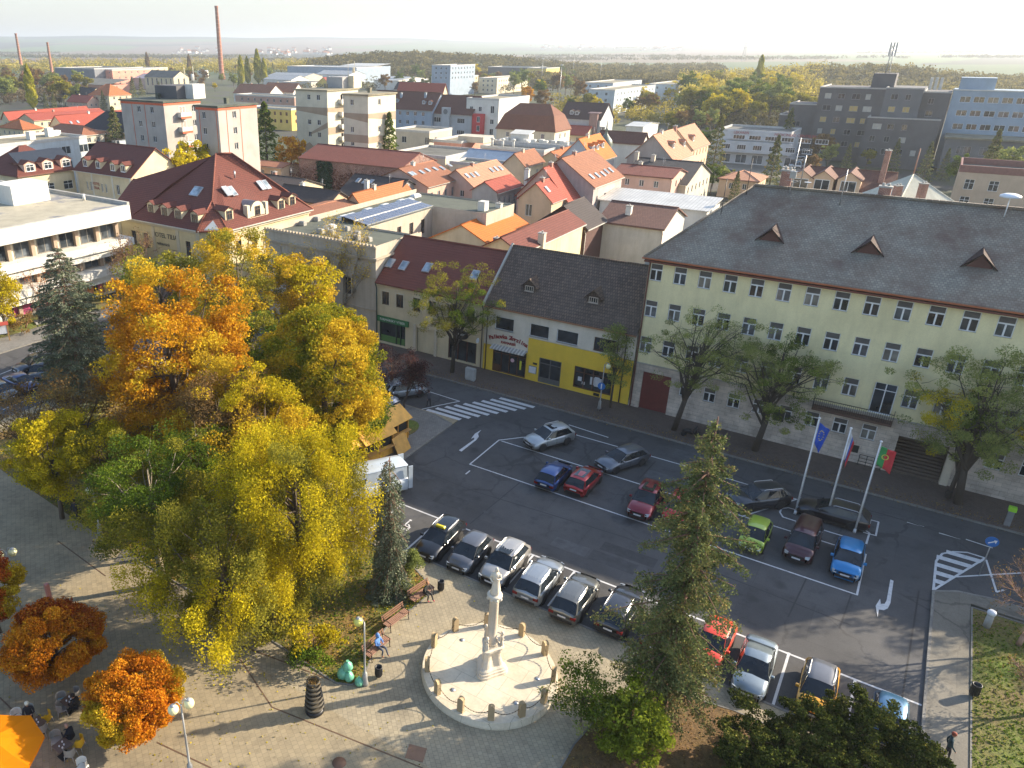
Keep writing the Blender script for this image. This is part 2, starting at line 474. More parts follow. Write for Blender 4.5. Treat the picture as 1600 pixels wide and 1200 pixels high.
def terrainmat():
 m,nt,b=newmat('open_country')
 g=geo(nt)
 mp=N(nt,'ShaderNodeMapping');mp.inputs['Scale'].default_value=(1,0.6,1);mp.inputs['Rotation'].default_value=(0,0,0.5);lk(nt,g,mp.inputs[0])
 nz=noise(nt,g,0.0011,4,0.6)
 ad=N(nt,'ShaderNodeVectorMath');ad.operation='MULTIPLY_ADD';lk(nt,nz.outputs['Color'],ad.inputs[0]);ad.inputs[1].default_value=(500,500,0);lk(nt,mp.outputs[0],ad.inputs[2])
 vo=N(nt,'ShaderNodeTexVoronoi');vo.inputs['Scale'].default_value=0.00125;lk(nt,ad.outputs[0],vo.inputs['Vector'])
 sp=N(nt,'ShaderNodeSeparateColor');lk(nt,vo.outputs['Color'],sp.inputs[0])
 f=ramp(nt,sp.outputs[0],[(0.0,(0.13,0.09,0.065)),(0.22,(0.12,0.085,0.06)),(0.23,(0.06,0.10,0.03)),(0.45,(0.085,0.11,0.045)),(0.46,(0.15,0.115,0.08)),(0.7,(0.10,0.08,0.055)),(0.71,(0.03,0.035,0.022)),(0.86,(0.035,0.04,0.025)),(0.87,(0.08,0.13,0.035))])
 f.color_ramp.interpolation='CONSTANT'
 n2=noise(nt,g,0.02,6,0.7)
 r2=ramp(nt,n2.outputs[0],[(0.3,(0.75,0.75,0.75)),(0.7,(1.2,1.2,1.2))])
 far=mix(nt,1.0,f.outputs[0],r2.outputs[0],'MULTIPLY')
 n3=noise(nt,g,0.035,7,0.7)
 near=ramp(nt,n3.outputs[0],[(0.3,(0.035,0.034,0.032)),(0.42,(0.06,0.056,0.05)),(0.5,(0.05,0.06,0.022)),(0.62,(0.07,0.075,0.03)),(0.72,(0.11,0.085,0.05))])
 ln=N(nt,'ShaderNodeVectorMath');ln.operation='LENGTH'
 lk(nt,g,ln.inputs[0])
 rd=N(nt,'ShaderNodeMapRange');rd.inputs['From Min'].default_value=800;rd.inputs['From Max'].default_value=1100;lk(nt,ln.outputs['Value'],rd.inputs['Value'])
 rw=N(nt,'ShaderNodeMapRange');rw.inputs['From Min'].default_value=6300;rw.inputs['From Max'].default_value=6900;lk(nt,ln.outputs['Value'],rw.inputs['Value'])
 nw=noise(nt,g,0.0006,3);wr_=ramp(nt,nw.outputs[0],[(0.40,(0,0,0)),(0.44,(1,1,1))])
 far=mix(nt,mix(nt,1.0,rw.outputs[0],wr_.outputs[0],'MULTIPLY'),far,(0.028,0.034,0.028))
 lk(nt,mix(nt,rd.outputs[0],near.outputs[0],far),b.inputs['Base Color'])
 b.inputs['Roughness'].default_value=0.95
 return m
ASPH=asphaltmat()
ASPH2=asphaltmat('asphalt_path',(0.17,0.155,0.125))
PAVE=pavermat('plaza_pavers',(0.33,0.28,0.19),.24,.24,R(45),.62)
PAVE2=pavermat('plaza_slabs',(0.30,0.245,0.155),0.26,0.30,R(31),.72)
PAVE3=pavermat('grey_pavers',(0.20,0.19,0.17),0.2,0.2)
WALKM=pavermat('dark_pavers',(0.13,0.098,0.082),0.2,0.2)
KERB=pavermat('kerb_stone',(0.20,0.19,0.17),1.0,0.5)
GRASS=grassmat('park_grass')
GRASS2=grassmat('lawn_grass',(0.11,0.16,0.018),(0.16,0.12,0.055),0.5)
SOIL=grassmat('leafy_soil',(0.10,0.085,0.03),(0.16,0.095,0.045),0.42)
def paintmark(name):
 m,nt,b=newmat(name)
 g=geo(nt)
 n=noise(nt,g,3.5,6,0.75)
 r=ramp(nt,n.outputs[0],[(0.30,(0.20,0.20,0.21)),(0.40,(0.50,0.50,0.50)),(0.7,(0.66,0.66,0.65))])
 lk(nt,r.outputs[0],b.inputs['Base Color']);b.inputs['Roughness'].default_value=0.7
 return m
MARK=paintmark('road_paint')
MARKW=MARK
# the land, one sheet out to the horizon
def smooth(a,b,x):
 t=min(1,max(0,(x-a)/(b-a)));return t*t*(3-2*t)
def land_z(x,y):
 r=math.hypot(x,y)
 ang=math.degrees(math.atan2(x*math.cos(YAW)+y*math.sin(YAW),-x*math.sin(YAW)+y*math.cos(YAW)))
 z=-0.06
 for(cx,cy,rad,h)in MOUNDS:
  d=math.hypot(x-cx,y-cy)/rad
  if d<1:z+=h*(1-d*d)**2
 hh=100-50*smooth(-6,14,ang)-12*smooth(14,42,ang)
 hh+=5*math.sin(ang*0.31+1.0)+3*math.sin(ang*0.9)
 z+=hh*smooth(3500,8200,r)-60*smooth(9000,14000,r)
 return z
MOUNDS=[]
for(u,v,rad,h)in((560,116,160,6),(690,113,240,14),(1310,140,110,8),(1420,140,110,4)):
 p=G(u,v);MOUNDS.append((p[0],p[1],rad,h))
def build_land():
 rs=[0,60,120,200,300,420,560,640,720,780,840,900,960,1020,1100,1180,1260,1340,1450,1600,1800,2100,2500,3000,3500]
 rs+=[4000+350*k for k in range(17)]+[10500,12000,14000]
 angs=[]
 a=-180.0
 while a<180:
  angs.append(a);a+=0.75 if-40<a<50 else 6.0
 v=[(0,0,-0.06)];f=[]
 def P(r,a):
  t=R(a);lx,ly=r*math.sin(t),r*math.cos(t)
  return(lx*math.cos(YAW)-ly*math.sin(YAW),lx*math.sin(YAW)+ly*math.cos(YAW))
 n=len(angs)
 for r in rs[1:]:
  for a in angs:
   x,y=P(r,a);v.append((x,y,land_z(x,y)))
 for k in range(n):f.append((0,1+(k+1)%n,1+k))
 for i in range(len(rs)-2):
  b0=1+i*n;b1=b0+n
  for k in range(n):
   j=(k+1)%n;f.append((b0+k,b0+j,b1+j,b1+k))
 me=bpy.data.meshes.new('terrain');me.from_pydata(v,[],f);me.materials.append(terrainmat())
 me.polygons.foreach_set('use_smooth',[True]*len(f))
 o=bpy.data.objects.new('terrain',me);link(o);tag(o,kind='structure')
 return o
build_land()
def sheet(name,polys,mat,z0,z1,kind='structure'):
 mb=MB()
 for p in polys:mb.prism(p,z0,z1)
 o=mb.build(name,mat);tag(o,kind=kind);return o
def rect(x0,y0,x1,y1):return[(x0,y0),(x1,y0),(x1,y1),(x0,y1)]
sheet('road',[rect(-31.2,36.35,5.9,63.6),rect(-130,56,-31.2,63.6),rect(5.9,53.6,95,63.6),rect(-82,-10,-66,56),[(5.9,52.45),(7.2,53.2),(9,53.6),(5.9,53.6)]],ASPH,-0.3,0.0)
sheet('plaza',[rect(-66,-10,-43,56),rect(-43,-10,-31.2,25.2),[(-43,36),(-31.2,36),(-31.2,56),(-43,56)]],PAVE2,-0.3,0.1)
sheet('plaza_paving',[rect(-31.2,22.7,5.9,36.35),[(-43,25.2),(-31.2,25.2),(-31.2,36),(-43,36)]],PAVE,-0.3,0.1)
sheet('plaza_slab_paving',[rect(-31.2,-10,5.9,22.7)],PAVE2,-0.3,0.104)
sheet('pavement',[rect(-130,63.6,95,68.6)],WALKM,-0.3,0.1)
sheet('side_path',[rect(5.9,-10,7.9,52.3),[(5.9,52.3),(60,51.8),(60,53.6),(9,53.6),(7.2,53.2),(5.9,52.45)]],ASPH2,-0.3,0.1)
sheet('corner_path',[[(-34.9,47.2),(-31.35,44.6),(-31.35,55.0),(-33.4,55.6),(-37.5,55.9),(-38.5,50)]],PAVE3,0.0,0.106)
sheet('left_pavement',[rect(-86.5,-10,-82,56)],PAVE3,-0.3,0.12)
sheet('lawn',[rect(7.9,-10,60,51.8)],GRASS2,-0.3,0.13)
sheet('left_lawn',[rect(-91.5,10,-86.5,60)],GRASS2,-0.3,0.14)
ISLAND=[(-43.2,25.4),(-37.3,25.1),(-33,25.0),(-25.5,24.7),(-20.4,24.3),(-19.6,24.7),(-19.4,25.4),(-19.9,26.8),(-20.5,28.4),(-20.8,30.2),(-20.3,31.8),(-20.2,33.2),(-20.8,34.4),(-22.4,35.2),(-24.4,35.3),(-28,36.2),(-31.5,38.5),(-36,41),(-41,52),(-62,52),(-63.5,30),(-58,26.5)]
sheet('park_bed',[ISLAND],GRASS,0.0,0.125)
BED2=[(-8.2,12),(5.75,12),(5.75,34.9),(2.5,34.7),(-2.2,34.8),(-5.5,34.2),(-7.6,32.0),(-8.2,28)]
sheet('shrub_bed',[BED2],SOIL,0.0,0.13)
sheet('grass_patch',[[(-34.6+1.3*math.cos(t*math.pi/8)+0.2,51.6+1.9*math.sin(t*math.pi/8))for t in range(16)]],GRASS2,0.0,0.14)
def kerb(name,pts,w=0.15,z=0.125,mat=None):
 mb=MB()
 for a,b in zip(pts,pts[1:]):
  d=Vector((b[0]-a[0],b[1]-a[1],0));L=d.length;d.normalize();n=Vector((-d.y,d.x,0))*w/2
  k=max(1,int(L/1.0));st=L/k
  for i in range(k):
   p=Vector((a[0],a[1],0))+d*(st*i+0.01);q=p+d*(st-0.02)
   mb.prism([(p.x-n.x,p.y-n.y),(q.x-n.x,q.y-n.y),(q.x+n.x,q.y+n.y),(p.x+n.x,p.y+n.y)],-0.1,z)
 o=mb.build(name,mat or KERB);tag(o,kind='structure')
kerb('kerb',[(-31.2,36.4),(5.9,36.4)]);kerb('kerb',[(5.95,12),(5.95,52.4),(7.2,53.25),(9,53.65),(60,53.65)])
kerb('kerb',[(-31.25,36.5),(-31.25,55.0),(-33.4,55.7),(-42,56),(-66,56)])
kerb('kerb',[(-130,63.55),(95,63.55)]);kerb('kerb',[(-82.05,-10),(-82.05,56)]);kerb('kerb',[(7.95,12),(7.95,51.9),(40,51.85)],0.08,0.15)
kerb('kerb',ISLAND[:19],0.1,0.15);kerb('kerb',[(-8.2,15),(-8.2,28),(-7.6,32),(-5.5,34.2),(-2.2,34.85),(5.75,34.95)],0.08,0.15)
JOINT=plain('rusty_joint',(0.12,0.07,0.04),0.8)
def strip(name,a,b,w,z,mat,kind='structure'):
 a,b=Vector((a[0],a[1],0)),Vector((b[0],b[1],0));d=(b-a).normalized();n=Vector((-d.y,d.x,0))*w/2
 mb=MB();mb.prism([(a.x-n.x,a.y-n.y),(b.x-n.x,b.y-n.y),(b.x+n.x,b.y+n.y),(a.x+n.x,a.y+n.y)],z-0.02,z)
 o=mb.build(name,mat);tag(o,kind=kind);return o
for a,b in(((425,1105),(660,1200)),((375,1030),(425,1105)),((270,985),(375,1035)),((380,1010),(520,1064)),((245,1160),(330,1200)),((143,845),(185,862)),((90,845),(165,900)),((0,1090),(60,1150))):
 p,q=G(*a,.1),G(*b,.1);strip('paving_joint',p,q,0.07,0.112,JOINT)
# painted markings
def marks(name,segs,w=0.12,z=0.006,mat=None):
 mb=MB()
 for s in segs:
  for a,b in zip(s,s[1:]):
   a_,b_=Vector((a[0],a[1],0)),Vector((b[0],b[1],0));d=(b_-a_)
   if d.length<0.05:continue
   d.normalize();n=Vector((-d.y,d.x,0))*w/2;a_=a_-d*w*0.3;b_=b_+d*w*0.3
   mb.poly([(a_.x-n.x,a_.y-n.y,z),(b_.x-n.x,b_.y-n.y,z),(b_.x+n.x,b_.y+n.y,z),(a_.x+n.x,a_.y+n.y,z)])
   z+=0.0004
 o=mb.build(name,mat or MARK);tag(o,kind='structure');return o
def g2(*pp):return[G(u,v)[:2]for u,v in pp]
marks('bay_markings',[[(-28.4,41.3),(5.8,41.1)],[(-27.5,41.3),(-27.6,37)],[(-24.05,41.3),(-24.05,36.6)],[(-0.6,41.2),(-0.6,36.6)],[(2.75,41.1),(2.75,36.6)],[(-3.6,41.2),(-3.6,36.6)],[(-7.2,41.2),(-7.2,37)],[(-10.4,41.2),(-10.4,37)],[(-13.6,41.2),(-13.6,37)],[(-16.6,41.2),(-16.6,37)]],0.14)
marks('lot_markings',[[(-26.3,49.6),(2.0,49.3),(2.0,54.5)],[(-26.3,49.6),(-26.3,54.8),(-24.4,57.0)],[(-26.0,54.8),(-2.3,54.5),(0.4,54.45)],[(-22.4,61.2),(-18.6,60.9)],[(-21.7,59.7),(-11.4,59.7),(-2.9,59.4)],[(-6.0,54.45),(-3.1,59.4)],[(-3.8,56.7),(-3.8,57.3),(-3.4,57.75),(1.5,57.9),(1.95,57.5),(1.9,55.9)],[(-3.8,56.7),(-3.5,56.15),(-0.3,56.0),(1.5,56.0)],[(1.6,59.45),(2.35,59.5),(2.35,57.4),(1.6,57.35)]],0.12)
marks('street_markings',[g2((655,607),(718,627),(683,634),(640,644)),g2((1418,816),(1443,823)),g2((1468,833),(1500,842)),g2((1510,843),(1550,856)),g2((1483,902),(1600,895)),g2((1541,875),(1557,925),(1568,922)),[(-70.5,36),(-70.5,56)],g2((0,585),(20,577)),g2((5,640),(90,605)),g2((60,630),(92,618))],0.12)
marks('short_marking',[g2((728,741),(734,736))],0.12,0.03)
mb=MB()
for k in range(10):
 y=55.35+0.8*k;x=-35.4+0.56*k
 mb.poly([(x,y,0.012),(x+3.7,y,0.012),(x+3.75,y+0.45,0.012),(x+0.05,y+0.45,0.012)])
o=mb.build('zebra_crossing',MARK);tag(o,kind='structure')
mb=MB()
arrow=[(0,0),(0.28,0),(0.28,2.3),(0.55,2.9),(0.85,3.1),(1.25,3.1)]
def arrow_mark(x,y,s,flip=1,up=1):
 mb=MB()
 z=0.03
 mb.poly([(x+q[0],y+q[1],z)for q in s])
 o=mb.build('arrow_marking',MARK);tag(o,kind='structure')
arrow_mark(0,0,[G(*p)[:2]for p in((717,704),(721,706),(744,688),(748,683),(747,678),(752,672),(742,678),(736,686),(741,684),(741,687))])
arrow_mark(0,0,[G(*p)[:2]for p in((1391,906),(1396,908),(1391,943),(1387,951),(1381,954),(1373,953),(1371,965),(1368,947),(1375,936),(1376,944),(1382,944),(1385,939))])
mb=MB()
hp=[(5.95,52.65),(5.98,56.4),(6.3,57.6),(6.9,58.3),(7.7,58.75),(8.7,58.7)]
for k in range(5):
 y0=53.6+k*1.05;x1=5.95+(y0-52.6)*0.47
 xs=5.98 if y0<56.6 else 6.3+(y0-57.4)*0.5
 mb.poly([(xs,y0,0.008),(x1,y0,0.008),(x1+0.22,y0+0.5,0.008),(xs+0.02,y0+0.5,0.008)])
o=mb.build('hatched_marking',MARK);tag(o,kind='structure')
marks('hatch_outline',[hp+[(5.95,52.65)]],0.14,0.014)
TAR=plain('tar',(.022,.022,.024),.6)
marks('tar_seams',[[(-22,42),(-21.6,49.3)],[(-9,41.6),(-8.7,49.1),(-8.9,54)],[(-1.2,44.5),(-.9,49.2)],[(1.5,45.2),(1.7,49.1)],[(-30.5,46.5),(-24,46.1),(-12,46.9),(2,45.9)],[(-14,55.3),(-13.8,59)],[(-19,54.9),(-18.8,59.4)],[(-5,60.5),(3,60.9),(9,60.2)],[(4.9,38.5),(5.2,52)]],.09,.004,TAR)
rp=random.Random(8)
for k in range(9):
 x,y,w,h=rp.uniform(-29,3),rp.choice((43,44.5,46,56,61)),rp.uniform(1.2,4),rp.uniform(.7,1.8)
 mb=MB();zk=.001+.0003*k;mb.poly([(x,y,zk),(x+w,y+.05,zk),(x+w,y+h,zk),(x,y+h-.04,zk)]);o=mb.build('road_patch',plain('patch_%d'%(k%3),[q*(.7,.85,1.25)[k%3]for q in(.07,.07,.072)],.9,var=.2),None);tag(o,kind='structure')
mb=MB()
for k,(u,v,r)in enumerate(((660,743,.95),(680,766,.3),(618,760,.7),(694,805,.5),(835,810,.3),(975,815,.8),(845,700,.7),(1000,725,.6),(930,770,.5),(1230,760,.5),(1040,850,.5),(760,800,.25),(900,830,.3),(1090,900,.35),(1380,870,.3))):
 p=G(u,v);mb.poly([(p[0]+r*(1+.25*math.sin(3*a+k))*math.cos(a),p[1]+r*.75*(1+.2*math.sin(4*a+2*k))*math.sin(a),.0045+.0001*k)for a in[2*math.pi*q/20 for q in range(20)]])
o=mb.build('oil_stains',plain('oil_dark',(.046,.045,.046),.6,var=.3),None);tag(o,kind='structure')
mb=MB()
cx,cy=-25.75,38.95
for k in range(16):
 a0,a1=R(-200+k*17),R(-200+(k+1)*17)
 mb.poly([(cx+.45*math.cos(a0),cy+.42*math.sin(a0),.03),(cx+.45*math.cos(a1),cy+.42*math.sin(a1),.03),(cx+.34*math.cos(a1),cy+.31*math.sin(a1),.03),(cx+.34*math.cos(a0),cy+.31*math.sin(a0),.03)][::-1])
mb.poly([(cx-.1,cy+.1,.034),(cx+.02,cy+.1,.034),(cx+.02,cy+.75,.034),(cx-.1,cy+.75,.034)])
mb.poly([(cx-.1,cy+.02,.038),(cx+.5,cy+.02,.038),(cx+.5,cy+.12,.038),(cx-.1,cy+.12,.038)])
mb.poly([(cx+.4,cy-.4,.042),(cx+.52,cy-.4,.042),(cx+.5,cy+.04,.042),(cx+.4,cy+.04,.042)])
mb.poly([(cx-.13,cy+.8,.03),(cx+.07,cy+.8,.03),(cx+.07,cy+.98,.03),(cx-.13,cy+.98,.03)])
o=mb.build('wheelchair_marking',MARK);tag(o,kind='structure')
# building kit
def window_mesh(w,h,style='two',frame=None,glass=None,key=None):
 """a window in the plane y=0 facing -Y, origin at the middle of its sill"""
 frame=frame or W_FRAME;glass=glass or GLASS
 k=('win',round(w,2),round(h,2),style,frame.name,glass.name)
 if k in MATS:return MATS[k]
 mb=MB();f=0.07;d=0.06
 mb.poly([(-w/2+f,0.02,f),(w/2-f,0.02,f),(w/2-f,0.02,h-f),(-w/2+f,0.02,h-f)],1)
 mb.box(-w/2,0,0,w/2,d,f);mb.box(-w/2,0,h-f,w/2,d,h)
 mb.box(-w/2,0,f,-w/2+f,d,h-f);mb.box(w/2-f,0,f,w/2,d,h-f)
 if style=='two':
  mb.box(-.04,-0.004,f,.04,d,h-f)
 elif style=='cross':
  mb.box(-.035,-0.004,f,.035,d,h-f);mb.box(-w/2+f,-0.002,h*.62,-.035,d,h*.62+.07);mb.box(.035,-0.002,h*.62,w/2-f,d,h*.62+.07)
 elif style=='transom':
  mb.box(-w/2+f,-0.03,h*.68,w/2-f,0.03,h-f,2)
  mb.box(-w/2+f,-0.005,h*.60,w/2-f,d,h*.68);mb.box(-.06,-0.003,f,.06,d,h*.6)
 elif style=='four':
  for q in(-.25,0,.25):mb.box(w*q-.03,-0.004,f,w*q+.03,d,h-f)
 elif style=='door':
  mb.box(-.04,-0.004,f,.04,d,h-f);mb.box(-w/2+f,-0.002,h*.75,-.04,d,h*.75+.06);mb.box(.04,-0.002,h*.75,w/2-f,d,h*.75+.06)
 mb.box(-w/2-.06,-0.10,-.05,w/2+.06,0.02,0)
 me=mb.mesh('window',[frame,glass,plain('roller_blind',(0.09,0.085,0.08),0.7)])
 MATS[k]=me;return me
def holed_wall(mb,o,ux,uy,L,Hh,holes,depth=0.16,m=0,back=True):
 """vertical wall from o along (ux,uy); outward normal is (uy,-ux); holes (x0,x1,z0,z1) get reveals"""
 xs=sorted({0.0,L}|{round(min(max(q,0),L),4)for hh in holes for q in hh[:2]})
 zs=sorted({0.0,Hh}|{round(min(max(q,0),Hh),4)for hh in holes for q in hh[2:4]})
 def P(x,z,d=0.0):return(o[0]+ux*x-uy*d,o[1]+uy*x+ux*d,o[2]+z)
 for a,b in zip(xs,xs[1:]):
  xm=(a+b)/2;run=None
  for c,d in zip(zs,zs[1:]):
   zm=(c+d)/2
   hole=any(h_[0]<xm<h_[1]and h_[2]<zm<h_[3]for h_ in holes)
   if hole:
    if run is not None:mb.poly([P(a,run),P(b,run),P(b,c),P(a,c)],m);run=None
   elif run is None:run=c
  if run is not None:mb.poly([P(a,run),P(b,run),P(b,Hh),P(a,Hh)],m)
 for h_ in holes:
  a,b,c,d=h_[0],min(h_[1],L),h_[2],min(h_[3],Hh)
  mb.poly([P(a,c),P(a,c,depth),P(a,d,depth),P(a,d)],m);mb.poly([P(b,c,depth),P(b,c),P(b,d),P(b,d,depth)],m)
  mb.poly([P(a,c),P(b,c),P(b,c,depth),P(a,c,depth)],m);mb.poly([P(a,d,depth),P(b,d,depth),P(b,d),P(a,d)],m)
  if back:mb.poly([P(a,c,depth+.08),P(b,c,depth+.08),P(b,d,depth+.08),P(a,d,depth+.08)],m)
class Bld:
 pass
def house(name,cat,label,L,C,Rr,z,wall,roof,kind='gx',ridge=None,rise=None,over=0.35,wf=(),wr=(),style='two',frame=None,glass=None,rot=0.0,group=None,hip=None,auto=None,thick=0.16,parapet=0.5,ww=1.2,wh=1.4,gablemat=None):
 """L / C / Rr: photo pixels of the eave at the left end of the front wall, the near corner and the far end of the right wall
    (a number instead of L or Rr is a length in metres).  The result stands on the ground at its true place."""
 c=G(C[0],C[1],z)
 ca,sa=math.cos(rot),math.sin(rot)
 def loc(p):dx,dy=p[0]-c[0],p[1]-c[1];return(dx*ca+dy*sa,-dx*sa+dy*ca)
 Lx=L if not hasattr(L,'__len__')else-loc(G(L[0],L[1],z))[0]
 Ly=Rr if not hasattr(Rr,'__len__')else loc(G(Rr[0],Rr[1],z))[1]
 d=ray(*ridge)if(ridge and rise is None and not rot)else None
 if d and kind=='gy':
  t=c[1]/d[1];a=2*(c[0]-d[0]*t);q=H+d[2]*t-z
  if 3.5<a<16 and 1.1<q<6.5:Lx,rise=a,q
 elif d and kind=='gx':
  t=c[0]/d[0];a=2*(d[1]*t-c[1]);q=H+d[2]*t-z
  if 5<a<20 and 1.1<q<6.5:Ly,rise=a,q
 B=Bld();B.Lx,B.Ly,B.z,B.kind,B.rot=Lx,Ly,z,kind,rot
 B.o=(c[0]-Lx*ca,c[1]-Lx*sa);B.wall,B.roofm=wall,roof
 B.tl=lambda p:((p[0]-B.o[0])*ca+(p[1]-B.o[1])*sa,-(p[0]-B.o[0])*sa+(p[1]-B.o[1])*ca)
 root=thing(name,label,cat,(B.o[0],B.o[1],0),rot,group);B.root=root
 if rise is None and ridge is not None:
  d=ray(*ridge);dl=(d[0]*ca+d[1]*sa,-d[0]*sa+d[1]*ca);ol=B.tl((0,0))
  if kind in('gx','hipx','mansard'):t=(Ly/2-ol[1])/dl[1]
  else:t=(Lx/2-ol[0])/dl[0]
  rise=max(0.6,min(9.0,H+d[2]*t-z))
 rise=rise or 0.0;B.rise=rise
 if auto:
  nf,sp=auto[0],auto[1]
  for face,W in(('f',Lx),('r',Ly)):
   n=int((W-1.0)/sp)
   if n<1:continue
   lst=[]
   for k in range(n):
    x=W/2+(k-(n-1)/2)*sp
    for q in range(nf):
     z0=z-0.9-wh-q*(auto[2]if len(auto)>2 else 3.0)
     if z0>0.5:lst.append((x,z0,ww,wh))
   if face=='f':wf=list(wf)+lst
   else:wr=list(wr)+lst
 mb=MB();zz=z+(parapet if kind=='flat' else 0)
 hf=[(x-w/2,x+w/2,z0,z0+h)for x,z0,w,h in wf];hr=[(x-w/2,x+w/2,z0,z0+h)for x,z0,w,h in wr]
 holed_wall(mb,(0,0,0),1,0,Lx,zz,hf)
 holed_wall(mb,(Lx,0,0),0,1,Ly,zz,hr)
 mb.poly([(Lx,Ly,0),(0,Ly,0),(0,Ly,zz),(Lx,Ly,zz)]);mb.poly([(0,Ly,0),(0,0,0),(0,0,zz),(0,Ly,zz)])
 if kind=='gx':
  for x in(0,Lx):
   q=[(x,0,z),(x,Ly,z),(x,Ly/2,z+rise)];mb.poly(q if x else q[::-1])
 if kind=='gy':
  for y in(0,Ly):
   q=[(0,y,z),(Lx,y,z),(Lx/2,y,z+rise)];mb.poly(q if not y else q[::-1])
 B.w=mb.build('wall',wall,root)
 rb=MB();o=over;up=0.08
 if kind=='flat':
  rb.poly([(0.25,0.25,z+0.02),(Lx-.25,0.25,z+0.02),(Lx-.25,Ly-.25,z+0.02),(.25,Ly-.25,z+0.02)])
  B.roof=rb.build('roof',roof,root)
  cb=MB();p=zz
  for a in((-.06,-.06,.28,Ly+.06),(Lx-.28,-.06,Lx+.06,Ly+.06),(.28,-.06,Lx-.28,.28),(.28,Ly-.28,Lx-.28,Ly+.06)):
   cb.box(a[0],a[1],z-0.1 if a[0]>0 else z-.1,a[2],a[3],p+.06)
  cb.build('coping',gablemat or plain('coping_metal',(0.45,0.44,0.42),0.5),root)
 elif kind=='gx':
  s=rise/(Ly/2);e=z-s*o+up;t=z+rise+up
  rb.slab([(-o,-o,e),(Lx+o,-o,e),(Lx+o,Ly/2,t),(-o,Ly/2,t)],thick)
  rb.slab([(Lx+o,Ly+o,e),(-o,Ly+o,e),(-o,Ly/2,t),(Lx+o,Ly/2,t)],thick)
  rb.tube((-o,Ly/2,t),(Lx+o,Ly/2,t),.11,n=6)
  B.roof=rb.build('roof',roof,root);B.s=s
 elif kind=='gy':
  s=rise/(Lx/2);e=z-s*o+up;t=z+rise+up
  rb.slab([(Lx+o,-o,e),(Lx+o,Ly+o,e),(Lx/2,Ly+o,t),(Lx/2,-o,t)],thick)
  rb.slab([(-o,Ly+o,e),(-o,-o,e),(Lx/2,-o,t),(Lx/2,Ly+o,t)],thick)
  rb.tube((Lx/2,-o,t),(Lx/2,Ly+o,t),.11,n=6)
  B.roof=rb.build('roof',roof,root);B.s=s
 elif kind in('hipx','hipy','pyr'):
  i=hip if hip is not None else min(Lx,Ly)/2
  if kind=='hipx':s=rise/(Ly/2);a,b=(i,Ly/2),(Lx-i,Ly/2)
  elif kind=='hipy':s=rise/(Lx/2);a,b=(Lx/2,i),(Lx/2,Ly-i)
  else:s=rise/(Lx/2);a=b=(Lx/2,Ly/2)
  e=z-s*o+up;t=z+rise+up
  A_,B_=(a[0],a[1],t),(b[0],b[1],t)
  c0,c1,c2,c3=(-o,-o,e),(Lx+o,-o,e),(Lx+o,Ly+o,e),(-o,Ly+o,e)
  if kind=='pyr':qs=[[c0,c1,A_],[c1,c2,A_],[c2,c3,A_],[c3,c0,A_]]
  elif kind=='hipx':qs=[[c0,c1,B_,A_],[c1,c2,B_],[c2,c3,A_,B_],[c3,c0,A_]]
  else:qs=[[c0,c1,A_],[c1,c2,B_,A_],[c2,c3,B_],[c3,c0,A_,B_]]
  for q in qs:rb.slab(q,thick)
  for p in((c0,A_),(c1,A_ if kind!='hipx' else B_),(A_,B_)):rb.tube(p[0],p[1],.10,n=6)
  B.roof=rb.build('roof',roof,root);B.s=s
 elif kind=='mansard':
  k1,k2=0.16,0.58
  e=z+up-.1;r1=z+rise*k2;t=z+rise;y1=Ly*k1;x1=y1*.8;x2=Ly*.4
  lo=[(-o,-o,e),(Lx+o,-o,e),(Lx+o,Ly+o,e),(-o,Ly+o,e)]
  md=[(x1,y1,r1),(Lx-x1,y1,r1),(Lx-x1,Ly-y1,r1),(x1,Ly-y1,r1)]
  for k in range(4):j=(k+1)%4;rb.slab([lo[k],lo[j],md[j],md[k]],thick)
  A_,B_=(x2,Ly/2,t),(Lx-x2,Ly/2,t)
  for q in([md[0],md[1],B_,A_],[md[1],md[2],B_],[md[2],md[3],A_,B_],[md[3],md[0],A_]):rb.slab(q,thick)
  B.roof=rb.build('roof',roof,root);B.s=(r1-z)/y1
 elif kind=='mono':
  s=rise/Ly;e=z-s*o+up;t=z+rise+s*o+up
  rb.slab([(-o,-o,e),(Lx+o,-o,e),(Lx+o,Ly+o,t),(-o,Ly+o,t)],thick)
  B.roof=rb.build('roof',roof,root);B.s=s
 if kind in('gx','hipx','hipy','gy','pyr'):
  gb=MB();q=z-getattr(B,'s',.3)*over
  if kind!='gy':gb.box(-over,-over-.11,q-.14,Lx+over,-over-.005,q-.02)
  if kind!='gx':gb.box(Lx+over+.005,-over,q-.14,Lx+over+.11,Ly+over,q-.02)
  gb.path([(Lx+.02,-over-.05,q-.1),(Lx+.06,-.09,q-.7),(Lx+.06,-.09,.2)],.05,5)
  gb.build('gutter',plain('gutter_%d'%(int(Lx*10)%3),((.36,.34,.30),(.16,.07,.045),(.50,.48,.43))[int(Lx*10)%3],.5),root)
 for x,z0,w,h in wf:child('window',window_mesh(w,h,style,frame,glass),root,(x,0.11,z0))
 for x,z0,w,h in wr:child('window',window_mesh(w,h,style,frame,glass),root,(Lx-0.11,x,z0),R(90))
 return B
def roof_hit(B,u,v):
 """local point where the photo ray meets the visible slope"""
 d=ray(u,v);ca,sa=math.cos(B.rot),math.sin(B.rot)
 dl=(d[0]*ca+d[1]*sa,-d[0]*sa+d[1]*ca,d[2]);ol=(*B.tl((0,0)),H)
 k=B.kind
 if k in('gx','hipx','mono'):
  t=(B.z+B.s*ol[1]-ol[2])/(dl[2]-B.s*dl[1])
 elif k in('gy','hipy','pyr'):
  t=(B.z+B.s*(B.Lx-ol[0])-ol[2])/(dl[2]+B.s*dl[0])
 else:t=(B.z-ol[2])/dl[2]
 return tuple(ol[i]+dl[i]*t for i in range(3))
